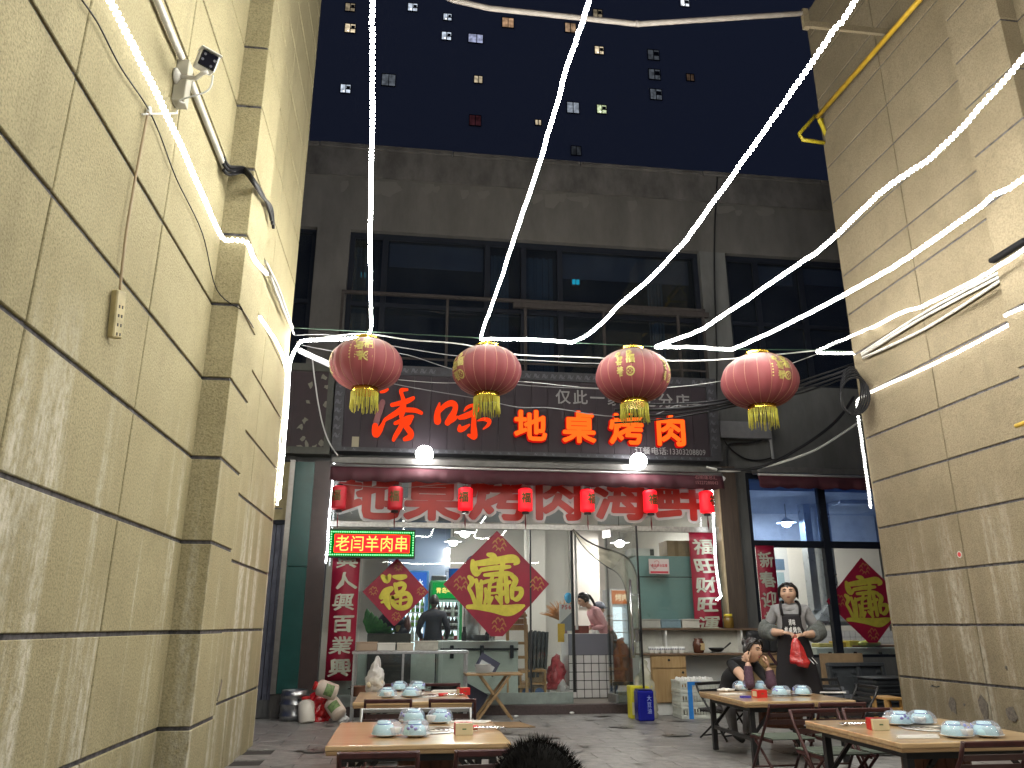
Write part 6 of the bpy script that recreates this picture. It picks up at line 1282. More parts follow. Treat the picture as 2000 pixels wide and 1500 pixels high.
for i, (x0, x1, y0, y1, cl) in enumerate(((1032, 1062, 1305, 1333, 'open brown carton on the low shelf inside'), (1018, 1040, 1340, 1366, 'carton with a blue disc under the low shelf'), (1043, 1064, 1340, 1366, 'second printed carton under the low shelf'))):
    t = thing('carton', cl, 'box', P((x0+x1)/2, y1, 12.02)); pbox(MB(), x0, y0, x1, y1-1, 12.02, .25).build('body', CARD, t); 
    if i: c = P((x0+x1)/2, (y0+y1)/2, 12.015); m = MB(); m.lathe([(.07, 0), (.07, .004)], c, 16, 0, Mx); m.build('print', mat('blue_disc', (.05, .12, .3), .5), t)
# flowers, balloon, card, red bag
t = thing('dried_flowers', 'orange dried grasses in a vase left of the door', 'flowers', P(1095, 1210, 12.6)); m = MB(); c = P(1100, 1215, 12.6)
rs = random.Random(4)
for k in range(110): a = rs.uniform(-1.2, .45); l = rs.uniform(.2, .42); e = c+Vector((math.sin(a)*l, rs.uniform(-.1, .1), math.cos(a)*l*.85)); m.tube([c, c.lerp(e, .6)+Vector((0, 0, .02)), e], [.002, .007, .002], 4)
m.build('stems', mat('orange_grass', (.55, .24, .06), .7, noise=.3), t)['kind'] = 'stuff'
m = MB(); m.lathe([(.05, -.25), (.07, -.2), (.06, -.05), (.04, .02)], c, 14); m.build('vase', mat('mauve_vase', (.25, .15, .2), .4), t)
c = P(1110, 1168, 12.5); t = thing('balloon', 'sky blue balloon above the white card', 'balloon', c); m = MB(); m.ell(c, (.065, .065, .085), 16, 10, 0, None, lambda d: Vector((d.x*.065*(1+.2*d.z), d.y*.065*(1+.2*d.z), d.z*.085))); m.build('skin', mat('sky_balloon', (.08, .40, .70), .25), t); m = MB(); m.tube([c+Vector((0, 0, -.085)), c+Vector((.01, 0, -.3))], .002, 4); m.build('string', WHITEP, t)
t = thing('price_card', 'white standing card with red print left of the door', 'card', P(1105, 1230, 12.4)); pbox(MB(), 1093, 1180, 1118, 1232, 12.4, .02).build('card', mat('white_card', (.6, .6, .58), .6), t); m = MB(); a = P(1095, 1190, 12.39)
for i, ch in enumerate('P56'): m.char(ch, facing(a.x+.015+i*.055, a.z-.01, .09, .09, 12.397), .02)
m.build('print', mat('red_print', (.5, .05, .05), .6), t); m = MB(); m.prism([(0, 0), (.22, 0), (.22, .3), (0, .1)], lambda u, v, d: Vector((P(1093, 1232, 12.395).x+u, 12.396-d, P(1093, 1232, 12.395).z+v)), .002); m.build('grey_wedge', mat('grey_wedge', (.2, .22, .25), .6), t)
t = thing('yellow_flag', 'yellow sheet hanging below the white card', 'sheet', P(1096, 1230, 12.3)); pbox(MB(), 1090, 1218, 1103, 1254, 12.3, .02).build('sheet', mat('yellow_sheet', (.65, .42, .03), .6), t)
c = P(1088, 1330, 12.1); bag('red_bag', Vector((c.x, 12.15, .25)), .17, .5, 'red bag behind the glass left of the door', film('red_bag_inside', (.5, .03, .05), .9, .3), None, seed=6); c = P(1100, 1355, 12.0); bag('small_bag', Vector((c.x, 12.0, .127)), .12, .25, 'pale bag on the floor inside left of the door', BAGW, None, seed=2)
t = thing('storage_stand', 'pale stand under the red bag inside', 'stand', P(1088, 1360, 12.15)); MB().box(P(1074, 1360, 12.1).x, P(1100, 1360, 12.1).x, 12.1, 12.35, .127, .25).build('body', mat('white_card', (0, 0, 0)), t)
# cash desk with tiled front
t = thing('cash_desk', 'tiled cash desk with grey front seen through the doorway', 'counter', P(1150, 1370, 12.0)); DY = 12.0
a, b = P(1112, 1371, DY), P(1196, 1238, DY); dx0, dx1, dz1 = a.x, b.x, b.z; zt_ = P(1150, 1279, DY).z
MB().box(dx0, dx1, DY, DY+.55, .127, dz1).build('body', mat('desk_white', (.5, .5, .5), .5), t); MB().box(dx0, dx1, DY-.02, DY-.0005, zt_, dz1).build('grey_front', mat('grey_front', (.17, .17, .21), .5), t)
MB().box(dx0, dx1, DY-.006, DY-.0004, .127, zt_).build('grout', mat('dark_grout', (.04, .04, .04), .8), t)
TL = mat('white_tile', (.62, .60, .60), .15, noise=.05); n = 6; w = (dx1-dx0)/n
for i in range(n):
    for k in range(7):
        z1_ = zt_-.0-k*w*1.05+(.0 if k else 0); z0_ = max(.13, z1_-w*1.05)
        if z1_-z0_ > .03: MB().box(dx0+i*w+.005, dx0+(i+1)*w-.005, DY-.016, DY-.006, z0_+.005, z1_-.005).build('tile', TL, t, bevel=.002)
t = thing('wooden_tray', 'red brown tray on the cash desk', 'tray', P(1160, 1230, 12.3)); pbox(MB(), 1122, 1222, 1150, 1237, 12.25, .2).build('body', mat('red_brown', (.14, .03, .02), .4), t, bevel=.006)
t = thing('door_pipe', 'white pipe standing inside the doorway', 'pipe', P(1123, 1230, 12.2)); m = MB(); m.tube([P(1123, 1045, 12.2), P(1127, 1230, 12.2)], .022, 8); m.build('pipe', WHITEP, t)
t = thing('wall_notice', 'small white notice on the wall behind the woman in pink', 'notice', P(1145, 1180, 13.95)); pbox(MB(), 1134, 1169, 1154, 1186, 13.97, .02).build('sheet', mat('white_card', (0, 0, 0)), t); pbox(MB(), 1137, 1172, 1151, 1176, 13.965, .004).build('print', mat('blue_print', (.08, .12, .3), .6), t)
c = P(1215, 1340, 12.2); bag('orange_bag', Vector((c.x, 12.1, .35)), .24, .62, 'orange brown bag inside behind the open door leaf', mat('orange_brown_cloth', (.33, .10, .045), .7, noise=.2), None, seed=4); t = thing('bag_stool', 'dark stool under the orange brown bag', 'stool', Vector((c.x, 12.1, .127))); MB().box(c.x-.2, c.x+.2, 11.95, 12.3, .3, .35).build('seat', BLKPL, t)
for x in (c.x-.18, c.x+.15): MB().box(x, x+.03, 12.0, 12.25, .127, .3).build('leg', BLKPL, t)
# teal cabinet, boxes and the sticker right of the door
TEAL = mat('teal_cabinet', (.20, .36, .36), .3, noise=.12, nscale=2)
t = thing('teal_cabinet', 'teal cabinet with a cross seam behind the glass above the counter', 'cabinet', P(1305, 1228, 11.5)); a, b = P(1250, 1232, 11.5), P(1368, 1087, 11.5); zs_ = P(1300, 1127, 11.5).z
MB().box(a.x, b.x, 11.5, 12.1, zs_+.006, b.z).build('upper_door', TEAL, t, bevel=.004); MB().box(a.x, b.x, 11.5, 12.1, a.z, zs_-.006).build('lower_door', TEAL, t, bevel=.004); MB().box(a.x+.02, b.x-.02, 11.52, 12.09, .127, a.z).build('base', DARKFR, t); TZ = b.z; MB().box(a.x+.02, b.x-.02, 11.53, 12.08, zs_-.006, zs_+.006).build('seam', DARKFR, t)
for i, (x0, x1, y0, lb) in enumerate(((1304, 1338, 1056, 'brown carton on the teal cabinet, left one'), (1340, 1366, 1056, 'brown carton on the teal cabinet, right one'))):
    t = thing('carton', lb, 'box', P((x0+x1)/2, 1086, 11.55)); a, b = P(x0, 1086, 11.55), P(x1, y0, 11.55); MB().box(a.x, b.x, 11.55, 11.95, TZ, b.z).build('body', CARD, t, bevel=.004); MB().box((a.x+b.x)/2-.03, (a.x+b.x)/2+.03, 11.548, 11.55, TZ, b.z).build('tape', mat('brown_tape', (.2, .12, .05), .3), t)
t = thing('white_bin', 'white plastic bin lying on the teal cabinet', 'bin', P(1252, 1086, 11.6)); pbox(MB(), 1232, 1071, 1278, 1086, 11.6, .3).build('body', WHITEP, t, bevel=.02, seg=2); pbox(MB(), 1270, 1073, 1277, 1085, 11.595, .01).build('dark_mouth', BLKPL, t)
t = thing('glass_sticker', 'rounded white sticker with a red heart line on the shop glass', 'sticker', P(1286, 1107, YG-.01)); a, b = P(1268, 1121, YG-.01), P(1306, 1092, YG-.01)
m = MB(); m.box(a.x, b.x, YG-.014, YG-.007, a.z, b.z); m.build('sheet', mat('sticker_pink', (.55, .47, .46), .5), t, bevel=.003); m = MB(); m.box(a.x+.02, b.x-.02, YG-.0165, YG-.0145, a.z+.012, a.z+.04)
w = (b.x-a.x-.06)/6
for i, ch in enumerate('食品安全监督'): m.char(ch, facing(a.x+.035+i*w, a.z+.10, w, w*1.1, YG-.0165), .02)
hp = [(16*math.sin(q_)**3, 13*math.cos(q_)-5*math.cos(2*q_)-2*math.cos(3*q_)) for q_ in [i*.2618 for i in range(25)]]
m.tube([Vector((a.x+.085+x*.0045, YG-.017, a.z+.14+y*.0045)) for x, y in hp[:18]], .003, 4); m.build('print', mat('sticker_red', (.5, .03, .05), .5), t)
# kitchen behind the right window
HOOD = mat('hood_steel', (.40, .43, .46), .3, .8, noise=.15)
t = thing('cooker_hood', 'steel cooker hood with duct in the kitchen', 'hood', P(1640, 1190, 13.0)); c0, c1 = P(1596, 1213, 12.6), P(1662, 1213, 12.6); d0, d1 = P(1618, 1170, 12.8), P(1640, 1170, 12.8)
m = MB(); z0, z1 = c0.z, P(1630, 1180, 12.7).z; m.add([(c0.x, 12.6, z0), (c1.x, 12.6, z0), (c1.x, 13.3, z0), (c0.x, 13.3, z0), (d0.x, 12.8, z1), (d1.x, 12.8, z1), (d1.x, 13.1, z1), (d0.x, 13.1, z1)], [(3, 2, 1, 0), (4, 5, 6, 7), (0, 1, 5, 4), (1, 2, 6, 5), (2, 3, 7, 6), (3, 0, 4, 7)]); m.box(c0.x, c1.x, 12.58, 13.3, z0-.07, z0-.002); m.build('canopy', HOOD, t); m = MB(); m.box(d0.x, d1.x, 12.8, 13.1, z1, 3.22); m.build('duct', HOOD, t)
t = thing('wall_duct', 'steel duct running up the kitchen wall', 'duct', P(1595, 1100, 12.9)); a, b = P(1586, 1150, 12.9), P(1600, 1150, 12.9); MB().box(a.x, b.x, 12.9, 13.1, 1.4, 3.22).build('duct', HOOD, t)
MB().box(5.22, 9.1, 14.2, 14.3, .125, 3.22).build('kitchen_wall', ROOM, BLD)
kt = thing('tiled_splashback', 'white tiled splashback in the kitchen below the hood', 'wall', P(1680, 1245, 14.15)); a, b = P(1598, 1262, 14.15), P(1760, 1232, 14.15); MB().box(a.x, b.x+.5, 14.17, 14.2, a.z-.1, b.z).build('grout', mat('grey_grout', (.25, .25, .25), .8), kt)
for i in range(22):
    for k in range(4): x = a.x+i*.11; MB().box(x+.003, x+.107, 14.155, 14.17, b.z-(k+1)*.11+.003, b.z-k*.11-.003).build('tile', TL, kt)
a, b = P(1594, 1265, 12.0), P(1775, 1265, 12.0); freezer('pale chest freezer with black clamps in the kitchen window', a.x, b.x, a.z, 12.0, .7); KZ = a.z
for i, (px, w, h, d_, col, lb) in enumerate(((1612, .13, .06, .1, (.5, .42, .12), 'yellow food tub at the left of the kitchen worktop'), (1641, .08, .09, .1, (.6, .4, .04), 'orange yellow jar on the kitchen worktop by the frame'), (1667, .09, .1, .08, (.6, .5, .06), 'yellow box on the kitchen worktop below the poster'), (1690, .24, .03, .2, (.25, .14, .06), 'brown chopping board on the kitchen worktop'), (1697, .20, .05, .05, (.4, .42, .06), 'yellow green melon on the kitchen worktop'), (1730, .2, .04, .1, (.34, .2, .12), 'brown tray on the kitchen worktop by the tan wall'))):
    c = P(px, 1262, 12.2-.02*i); t = thing('kitchen_tub', lb, 'food', Vector((c.x, c.y, KZ)), 'things on the kitchen worktop'); m = MB()
    if i == 4: m.ell((c.x, 12.1, KZ+.055), (w, .1, .055), 16, 10)
    else: m.box(c.x-w, c.x+w, c.y-.05, c.y+.2, KZ+.001, KZ+h)
    m.build('body', mat('tubcol%d' % i, col, .4, noise=.2), t, bevel=0 if i == 4 else .008)
t = thing('kitchen_window_frame', 'small inner window in the kitchen wall behind the couplet', 'window', P(1515, 1095, 14.1)); pbox(MB(), 1508, 1068, 1536, 1200, 14.12, .06).build('frame', mat('white_frame', (.5, .5, .5), .5), t); pbox(MB(), 1512, 1092, 1531, 1113, 14.105, .02).build('pane', mat('blue_pane', (.10, .15, .22), .2), t); pbox(MB(), 1512, 1118, 1531, 1195, 14.105, .02).build('pane', mat('teal_pane', (.25, .33, .36), .2), t)
m = MB(); a, b = P(1600, 1000, 12.6), P(1720, 1010, 12.6); t = thing('ceiling_panel', 'pale panel light fitting, unlit, on the kitchen ceiling', 'ceiling fitting', P(1670, 1005, 12.6)); MB().box(a.x+.3, b.x+.2, 12.4, 13.6, 3.16, 3.22).build('panel', WHITEP, t)
# ================================================================ people
SKIN = mat('skin', (.54, .335, .235), .5, noise=.08, nscale=14); SKIN2 = mat('skin_lips', (.27, .085, .07), .45); HAIR = mat('black_hair', (.012, .010, .010), .38, noise=.5, nscale=60, stretch=(1, 1, .2))
EYEW = mat('eye_white', (.6, .58, .55), .3); EYED = mat('eye_dark', (.01, .008, .008), .25); BROW = mat('brow', (.03, .02, .018), .8)
def skin_body(joints, bones, lev=2):
    """one continuous surface grown round a skeleton; returns (verts, faces, material index per face)"""
    names = list(joints); ix = {n: i for i, n in enumerate(names)}
    me = bpy.data.meshes.new('s'); me.from_pydata([joints[n][0] for n in names], [(ix[a], ix[b]) for a, b, m in bones], [])
    o = bpy.data.objects.new('s', me); COL.objects.link(o)
    sk = o.modifiers.new('k', 'SKIN'); sk.use_smooth_shade = True
    lay = me.skin_vertices[0] if me.skin_vertices else None
    for n in names:
        r = joints[n][1]; lay.data[ix[n]].radius = r if isinstance(r, tuple) else (r, r); lay.data[ix[n]].use_root = (n == names[0])
    su = o.modifiers.new('u', 'SUBSURF'); su.levels = lev; su.render_levels = lev
    dg = bpy.context.evaluated_depsgraph_get(); ev = bpy.data.meshes.new_from_object(o.evaluated_get(dg))
    vs = [tuple(v.co) for v in ev.vertices]; fs = [tuple(p.vertices) for p in ev.polygons]; mi = []
    seg = [(Vector(joints[a][0]), Vector(joints[b][0]), m, joints[a][1], joints[b][1]) for a, b, m in bones]
    rr = lambda r: (sum(r)/2 if isinstance(r, tuple) else r)
    for p in ev.polygons:
        c = p.center; best = 1e9; bm = 0
        for a, b, m, ra, rb in seg:
            d = b-a; t = max(0, min(1, (c-a).dot(d)/max(d.length_squared, 1e-9))); q = (c-a-d*t).length-(rr(ra)+(rr(rb)-rr(ra))*t)
            if q < best: best, bm = q, m
        mi.append(bm)
    bpy.data.objects.remove(o); bpy.data.meshes.remove(me); bpy.data.meshes.remove(ev)
    return vs, fs, mi
def frame(fwd, up=(0, 0, 1)):
    y = Vector(fwd).normalized(); x = y.cross(Vector(up)).normalized(); z = x.cross(y); return Matrix((x, y, z)).transposed()
def head_shape(d, s=1., wide=1.):
    x, y, z = d
    rx, ry, rz = .076*wide, .096, .116
    jaw = 1-.34*max(0, -z)**1.5; px = x*rx*jaw*(1+.05*math.exp(-((z+.25)/.25)**2)); py = y*ry*(1-.12*max(0, -z)) + (.006 if y > 0 else 0)*max(0, -z); pz = z*rz
    if y > 0:
        g = lambda cx, cz, sx, sz: math.exp(-((x-cx)/sx)**2-((z-cz)/sz)**2)
        py += .021*g(0, -.16, .12, .13)+.010*g(0, .02, .09, .2)-.011*(g(.36, .08, .2, .1)+g(-.36, .08, .2, .1))+.005*(g(.36, .26, .25, .08)+g(-.36, .26, .25, .08))
        py += .006*g(0, -.50, .22, .05)+.004*g(0, -.41, .2, .035)-.004*g(0, -.455, .2, .025)+.008*g(0, -.78, .25, .14)+.004*(g(.5, -.2, .2, .2)+g(-.5, -.2, .2, .2))
    return Vector((px, py, pz))*s
def add_head(mb, root, c, F, s=1., wide=1., hair='bun', skin_i=0, hm=None):
    mb.ell(c, (1, 1, 1), 28, 22, skin_i, F, lambda d: head_shape(d, s, wide))
    for sg in (-1, 1): mb.ell(Vector(c)+F @ Vector((sg*.074*wide*s, -.005*s, -.002*s)), (.012*s, .022*s, .033*s), 8, 6, skin_i, F)   # ears
    def sp(x, z, o=.002): 
        y = math.sqrt(max(.02, 1-x*x-z*z)); return Vector(c)+F @ (head_shape(Vector((x, y, z)), s, wide)+Vector((0, o, 0)))
    e = MB(); br = MB(); ei = MB(); lp = MB()
    for sg in (-1, 1):
        e.ell(sp(sg*.36, .07, -.004), (.0155*s, .008*s, .0075*s), 10, 6, 0, F); ei.ell(sp(sg*.35, .07, .002), (.0085*s, .0045*s, .008*s), 8, 6, 0, F)
        ei.tube([sp(sg*.2, .09, .002), sp(sg*.36, .135, .003), sp(sg*.54, .09, .002)], .0036*s, 5)
        br.tube([sp(sg*.16, .25, .002), sp(sg*.36, .31, .003), sp(sg*.6, .25, .001)], [.0045*s, .006*s, .003*s], 6)
    lp.tube([sp(-.24, -.455), sp(-.1, -.42, .003), sp(0, -.435, .003), sp(.1, -.42, .003), sp(.24, -.455)], [.002*s, .0045*s, .0045*s, .0045*s, .002*s], 6); lp.tube([sp(-.22, -.465), sp(0, -.50, .004), sp(.22, -.465)], [.002*s, .0055*s, .002*s], 6)
    e.build('eye', EYEW, root); ei.build('iris', EYED, root); br.build('eyebrow', BROW, root); lp.build('lips', SKIN2, root)
    h = MB()
    def hf(d):
        p = head_shape(Vector((d.x, min(d.y, .0) if d.y > 0 else d.y, d.z)), s, wide) if False else head_shape(d, s, wide)
        front = d.y > 0; lim = .40+.28*abs(d.x) if hair != 'short' else .5
        t = 1.12
        if front and d.z < lim+0 and d.y > .35: t = .90
        elif d.z < -.38: t = .90
        return Vector((p.x*t, p.y*t - (.004 if t > 1 else 0), p.z*(1.07 if t > 1 else .95)))
    h.ell(c, (1, 1, 1), 28, 20, 0, F, hf)
    rh = random.Random(int(c[0]*91)); h.v = [tuple(Vector(v)+noise.noise_vector(Vector(v)*38)*.006*s) for v in h.v]
    if hair in ('bun', 'tail'):   # loose strands round the face and over the ears
        for k_ in range(26):
            sg = 1 if k_ % 2 else -1; a_ = rh.uniform(-.5, .55); p0 = Vector((sg*.03*rh.uniform(.2, 1.6), .075-.02*rh.random(), .098+.012*rh.random())); p1 = Vector((sg*(.076+.012*rh.random())*wide, .035+.03*a_, .03+.03*rh.random())); p2 = Vector((sg*(.082+.01*rh.random())*wide, -.03+.03*a_, -.03-.03*rh.random()))
            h.tube([Vector(c)+F @ (p*s) for p in ribbon([p0, p1, p2], 3)], [.007*s]*6+[.002*s], 5)
    if hair == 'bun': h.ell(Vector(c)+F @ Vector((0, -.105*s, .06*s)), (.042*s, .04*s, .04*s), 12, 9, 0, F)
    if hair == 'tail':
        h.tube([Vector(c)+F @ Vector(v) for v in ((0, -.09*s, .04*s), (0, -.13*s, .0), (0.01, -.15*s, -.08*s), (.01, -.15*s, -.18*s), (.01, -.13*s, -.25*s))], [.028, .026, .024, .018, .006], 8)
    h.build('hair', hm or HAIR, root)
def add_hand(mb, w, d, n, s=1., curl=.6, m=0, thumb=1):
    """hand from wrist w along d, palm normal n (fingers curl towards n)"""
    d = Vector(d).normalized(); n = Vector(n); n = (n-d*n.dot(d)).normalized(); sd = d.cross(n)*thumb; w = Vector(w)
    M = Matrix((sd, d, n)).transposed()
    mb.ell(w+d*.045*s, (.038*s, .055*s, .016*s), 12, 8, m, M)
    for i, (o, l) in enumerate(((.028, .068), (.010, .078), (-.009, .073), (-.027, .056))):
        b = w+d*.082*s+sd*o*s; l *= s; pts = [b-d*.02*s, b]; a = 0
        for k, f in enumerate((.45, .32, .23)): a += curl*(.55+.25*k); pts.append(pts[-1]+(d*math.cos(a)+n*math.sin(a)+sd*o*.6)*l*f)
        mb.tube(pts, [.0085*s, .0088*s, .008*s, .0075*s, .006*s], 7, m)
    t0 = w+d*.03*s+sd*.03*s; mb.tube([t0-sd*.012*s, t0+sd*.012*s+d*.018*s+n*.01*s, t0+sd*.02*s+d*.045*s+n*.024*s, t0+sd*.014*s+d*.064*s+n*.034*s], [.013*s, .0115*s, .0095*s, .007*s], 7, m)
def finish(mb, sk, root, mats):
    vs, fs, mi = sk; o = len(mb.v); mb.v += vs
    for f, m in zip(fs, mi): mb.f.append(tuple(i+o for i in f)); mb.m.append(m); mb.s.append(True)
    return mb.build('body', mats, root)

# standing woman with apron and red bag
GREYC = mat('grey_cardigan', (.27, .265, .275), .85, noise=.2, nscale=25, bump=.4, bscale=120); TROU = mat('black_trousers', (.016, .016, .018), .8); APR = mat('black_apron', (.010, .008, .011), .85, noise=.3, nscale=9, bump=.3, bscale=30); SLV = mat('grey_check_sleeve', (.115, .125, .12), .8, noise=.45, nscale=60, bump=.8, bscale=40); SHOE = mat('black_shoe', (.015, .015, .015), .5); GREYT = mat('grey_top', (.30, .30, .31), .85)
bx, by = P(1548, 1240, 9.0).x, 9.0
SR = Matrix.Rotation(R(-24), 3, 'Z'); SV = lambda x, y, z: SR @ Vector((x, y, z))
V = lambda x, y, z: tuple(Vector((bx, by, 0))+SV(x, y, z))
t = thing('person', 'standing woman in grey cardigan and long black apron holding a red bag', 'person', V(0, 0, 0))
J = {'pel': (V(0, .03, .90), (.185, .15)), 'wst': (V(0, .01, 1.05), (.185, .155)), 'chs': (V(0, .0, 1.22), (.175, .13)), 'clv': (V(0, .02, 1.335), (.12, .085)), 'nek': (V(0, .015, 1.395), .066), 'hed': (V(0, -.005, 1.46), .06),
    'sR': (V(.165, .03, 1.325), .078), 'eR': (V(.285, .05, 1.09), .062), 'mR': (V(.215, -.10, 1.055), .05), 'wR': (V(.115, -.235, 1.055), .034), 'sL': (V(-.165, .03, 1.325), .078), 'eL': (V(-.285, .05, 1.10), .062), 'mL': (V(-.215, -.10, 1.075), .05), 'wL': (V(-.105, -.235, 1.075), .034),
    'hR': (V(.10, .04, .82), .115), 'kR': (V(.105, .02, .47), .07), 'aR': (V(.105, .05, .09), .045), 'tR': (V(.115, -.10, .04), .04), 'hL': (V(-.10, .04, .82), .115), 'kL': (V(-.105, .02, .47), .07), 'aL': (V(-.105, .05, .09), .045), 'tL': (V(-.115, -.10, .04), .04)}
B = [('pel', 'wst', 1), ('wst', 'chs', 1), ('chs', 'clv', 1), ('clv', 'nek', 0), ('nek', 'hed', 0)]
for q in 'RL': B += [('clv', 's'+q, 1), ('s'+q, 'e'+q, 1), ('e'+q, 'm'+q, 1), ('m'+q, 'w'+q, 0), ('pel', 'h'+q, 2), ('h'+q, 'k'+q, 2), ('k'+q, 'a'+q, 2), ('a'+q, 't'+q, 3)]
mb = MB(); F = frame(SV(-.05, -1, .12)); hc = Vector(V(-.005, -.03, 1.515)); add_head(mb, t, hc, F, 1.05, 1.16, 'bun')
add_hand(mb, V(.115, -.235, 1.055), SV(-.85, -.45, -.12), SV(0, .25, -1), 1.0, .75, 0, -1); add_hand(mb, V(-.105, -.235, 1.075), SV(.85, -.42, -.12), SV(0, .2, -1), 1.0, .85, 0, 1)
finish(mb, skin_body(J, B), t, [SKIN, GREYC, TROU, SHOE])
def ap(u, v):   # apron surface: u -1..1 round the body, v 0 hem .. 1 bib top
    z = .33+v*.95
    if v < .62: half = 1.25-.15*v; rx = .30-.13*v/.62*.75; ry = .235-.05*v/.62
    else: k = (v-.62)/.38; half = (1.16-.55*min(1, k*1.6)); rx = .203-.02*k; ry = .193-.045*k
    a = u*half; fold = .012*math.sin(u*9)*(1-v)
    return Vector(V(math.sin(a)*(rx+fold), -math.cos(a)*(ry+fold)+.01, z))
m = MB(); nu, nv = 24, 26
m.add([ap(-1+2*i/nu, j/nv) for j in range(nv+1) for i in range(nu+1)], [(j*(nu+1)+i, j*(nu+1)+i+1, (j+1)*(nu+1)+i+1, (j+1)*(nu+1)+i) for j in range(nv) for i in range(nu)], 0, True)
a_ = m.build('apron', APR, t); a_.modifiers.new('s', 'SOLIDIFY').thickness = .006
m = MB()
for s in (-1, 1):
    tp = ap(s*.93, 1); m.tube(ribbon([tp+SV(0, -.002, -.01), tp.lerp(Vector(V(s*.11, -.10, 1.37)), .6)+SV(0, -.03, 0), Vector(V(s*.105, -.065, 1.385)), Vector(V(s*.085, .02, 1.425)), Vector(V(s*.04, .09, 1.40))], 4), [.017]*17, 6)
m.build('apron_strap', APR, a_)
m = MB()
def onap(u, v): p = ap(u, v); return p+SV(0, -.010, 0)
for i, ch in enumerate('诱味'): m.char(ch, lambda x, y, d: onap(-.33+i*.34+x*.31, .865+y*.075)+SV(0, d, 0), .03)
for i, ch in enumerate('地桌烤肉'): m.char(ch, lambda x, y, d: onap(-.70+i*.36+x*.31, .775+y*.078)+SV(0, d, 0), .03)
m.build('apron_text', mat('white_print', (.62, .62, .62), .6), a_)
m = MB()
for dx in (0, .035): m.bar(V(.135+dx, -.232-.0, .80+dx*.2), V(.19+dx*.9, -.228, .735+dx*.2), .012, .008)
m.build('apron_stripe', mat('white_print', (0, 0, 0)), a_)
for s, q in ((1, 'R'), (-1, 'L')):   # elasticated over-sleeves
    pts = [Vector(J['s'+q][0]).lerp(Vector(J['e'+q][0]), .62), Vector(J['e'+q][0])+Vector((s*.01, 0, .0)), Vector(J['e'+q][0]).lerp(Vector(J['m'+q][0]), .55)+Vector((0, 0, -.012)), Vector(J['m'+q][0])]
    r_ = ribbon(pts, 5); n = len(r_); m = MB(); m.tube(r_, [(.082+.016*math.sin(math.pi*i/(n-1)))*(1+.05*math.sin(i*2.4)) if 0 < i < n-1 else .066 for i in range(n)], 14); m.build('over_sleeve', SLV, t)
m = MB(); m.ell(V(0, -.008, 1.34), (.098, .084, .05), 18, 8); m.build('top_neckline', GREYT, t)
m = MB()
hb = Vector(V(.01, -.31, 1.02)); RBG = film('held_red_bag', (.50, .02, .022), .9, .25)
tb_ = thing('held_bag', 'red plastic bag hanging from the standing woman\'s hands', 'bag', hb+Vector((0, 0, -.3)))
n, k = 26, 14; vs = []
for i in range(k+1):
    f_ = i/k; w = (.018+.098*f_**.75)*(1-.35*max(0, f_-.85)/.15*.6)
    for j in range(n):
        a = 2*math.pi*j/n; kk = 1+.16*math.sin(5*a+f_*3)*(1-f_*.5); pq = SV(math.cos(a)*w*kk+.02*f_, math.sin(a)*w*.55*kk, -.30*f_-.02*math.cos(a)*f_); vs.append(hb+pq+noise.noise_vector(pq*16)*.022*f_+noise.noise_vector(pq*40)*.008)
m.add(vs, [(i*n+j, i*n+(j+1) % n, (i+1)*n+(j+1) % n, (i+1)*n+j) for i in range(k) for j in range(n)]+[tuple(range(k*n, k*n+n))], 0, True); m.build('sheet', RBG, tb_)
m = MB(); m.tube([hb+Vector((-.02, 0, 0)), hb+Vector((.0, .0, .035)), hb+Vector((.03, 0, .0))], .006, 6); m.build('handle', RBG, tb_)

# seated woman leaning on the table
BLT = mat('black_tshirt', (.014, .014, .017), .85, bump=.3, bscale=50); PLAID = mat('plum_plaid_sleeve', (.075, .035, .06), .85, noise=.5, nscale=70); GTR = mat('grey_trousers', (.20, .19, .20), .85, noise=.25)
T3X, T3Y = 3.47, 7.42
t = thing('person', 'seated woman in black t-shirt with cheek on her fist, holding a phone', 'person', (3.45, 8.5, 0))
J = {'pel': ((3.40, 8.50, .42), (.15, .13)), 'wst': ((3.45, 8.44, .56), (.135, .115)), 'chs': ((3.53, 8.33, .69), (.135, .105)), 'clv': ((3.575, 8.26, .775), (.09, .07)), 'nek': ((3.60, 8.20, .825), .045), 'hed': ((3.61, 8.165, .88), .045),
    'sL': ((3.455, 8.31, .765), .062), 'eL': ((3.50, 7.985, .575), .046), 'mL': ((3.515, 8.02, .68), .042), 'wL': ((3.535, 8.055, .795), .028), 'sR': ((3.70, 8.27, .755), .06), 'eR': ((3.735, 7.99, .575), .045), 'mR': ((3.74, 8.0, .66), .04), 'wR': ((3.735, 8.02, .745), .027),
    'hL': ((3.36, 8.42, .40), .095), 'kL': ((3.30, 8.10, .43), .075), 'aL': ((3.36, 8.13, .10), .042), 'tL': ((3.42, 8.03, .045), .036), 'hR': ((3.48, 8.42, .40), .095), 'kR': ((3.56, 8.14, .40), .075), 'aR': ((3.52, 8.22, .09), .042), 'tR': ((3.60, 8.12, .045), .036)}
B = [('pel', 'wst', 1), ('wst', 'chs', 1), ('chs', 'clv', 1), ('clv', 'nek', 0), ('nek', 'hed', 0)]
for q in 'RL': B += [('clv', 's'+q, 1), ('s'+q, 'e'+q, 0 if q == 'L' else 1), ('e'+q, 'm'+q, 2), ('m'+q, 'w'+q, 0), ('pel', 'h'+q, 3), ('h'+q, 'k'+q, 3), ('k'+q, 'a'+q, 3), ('a'+q, 't'+q, 4)]
J['uL'] = ((3.475, 8.20, .70), .056); B = [b for b in B if b[:2] != ('sL', 'eL')]+[('sL', 'uL', 1), ('uL', 'eL', 0)]
mb = MB(); F = frame((.42, -1, -.12), (.08, 0, 1)); add_head(mb, t, Vector((3.630, 8.12, .905)), F, 1.04, 1.0, 'bun')
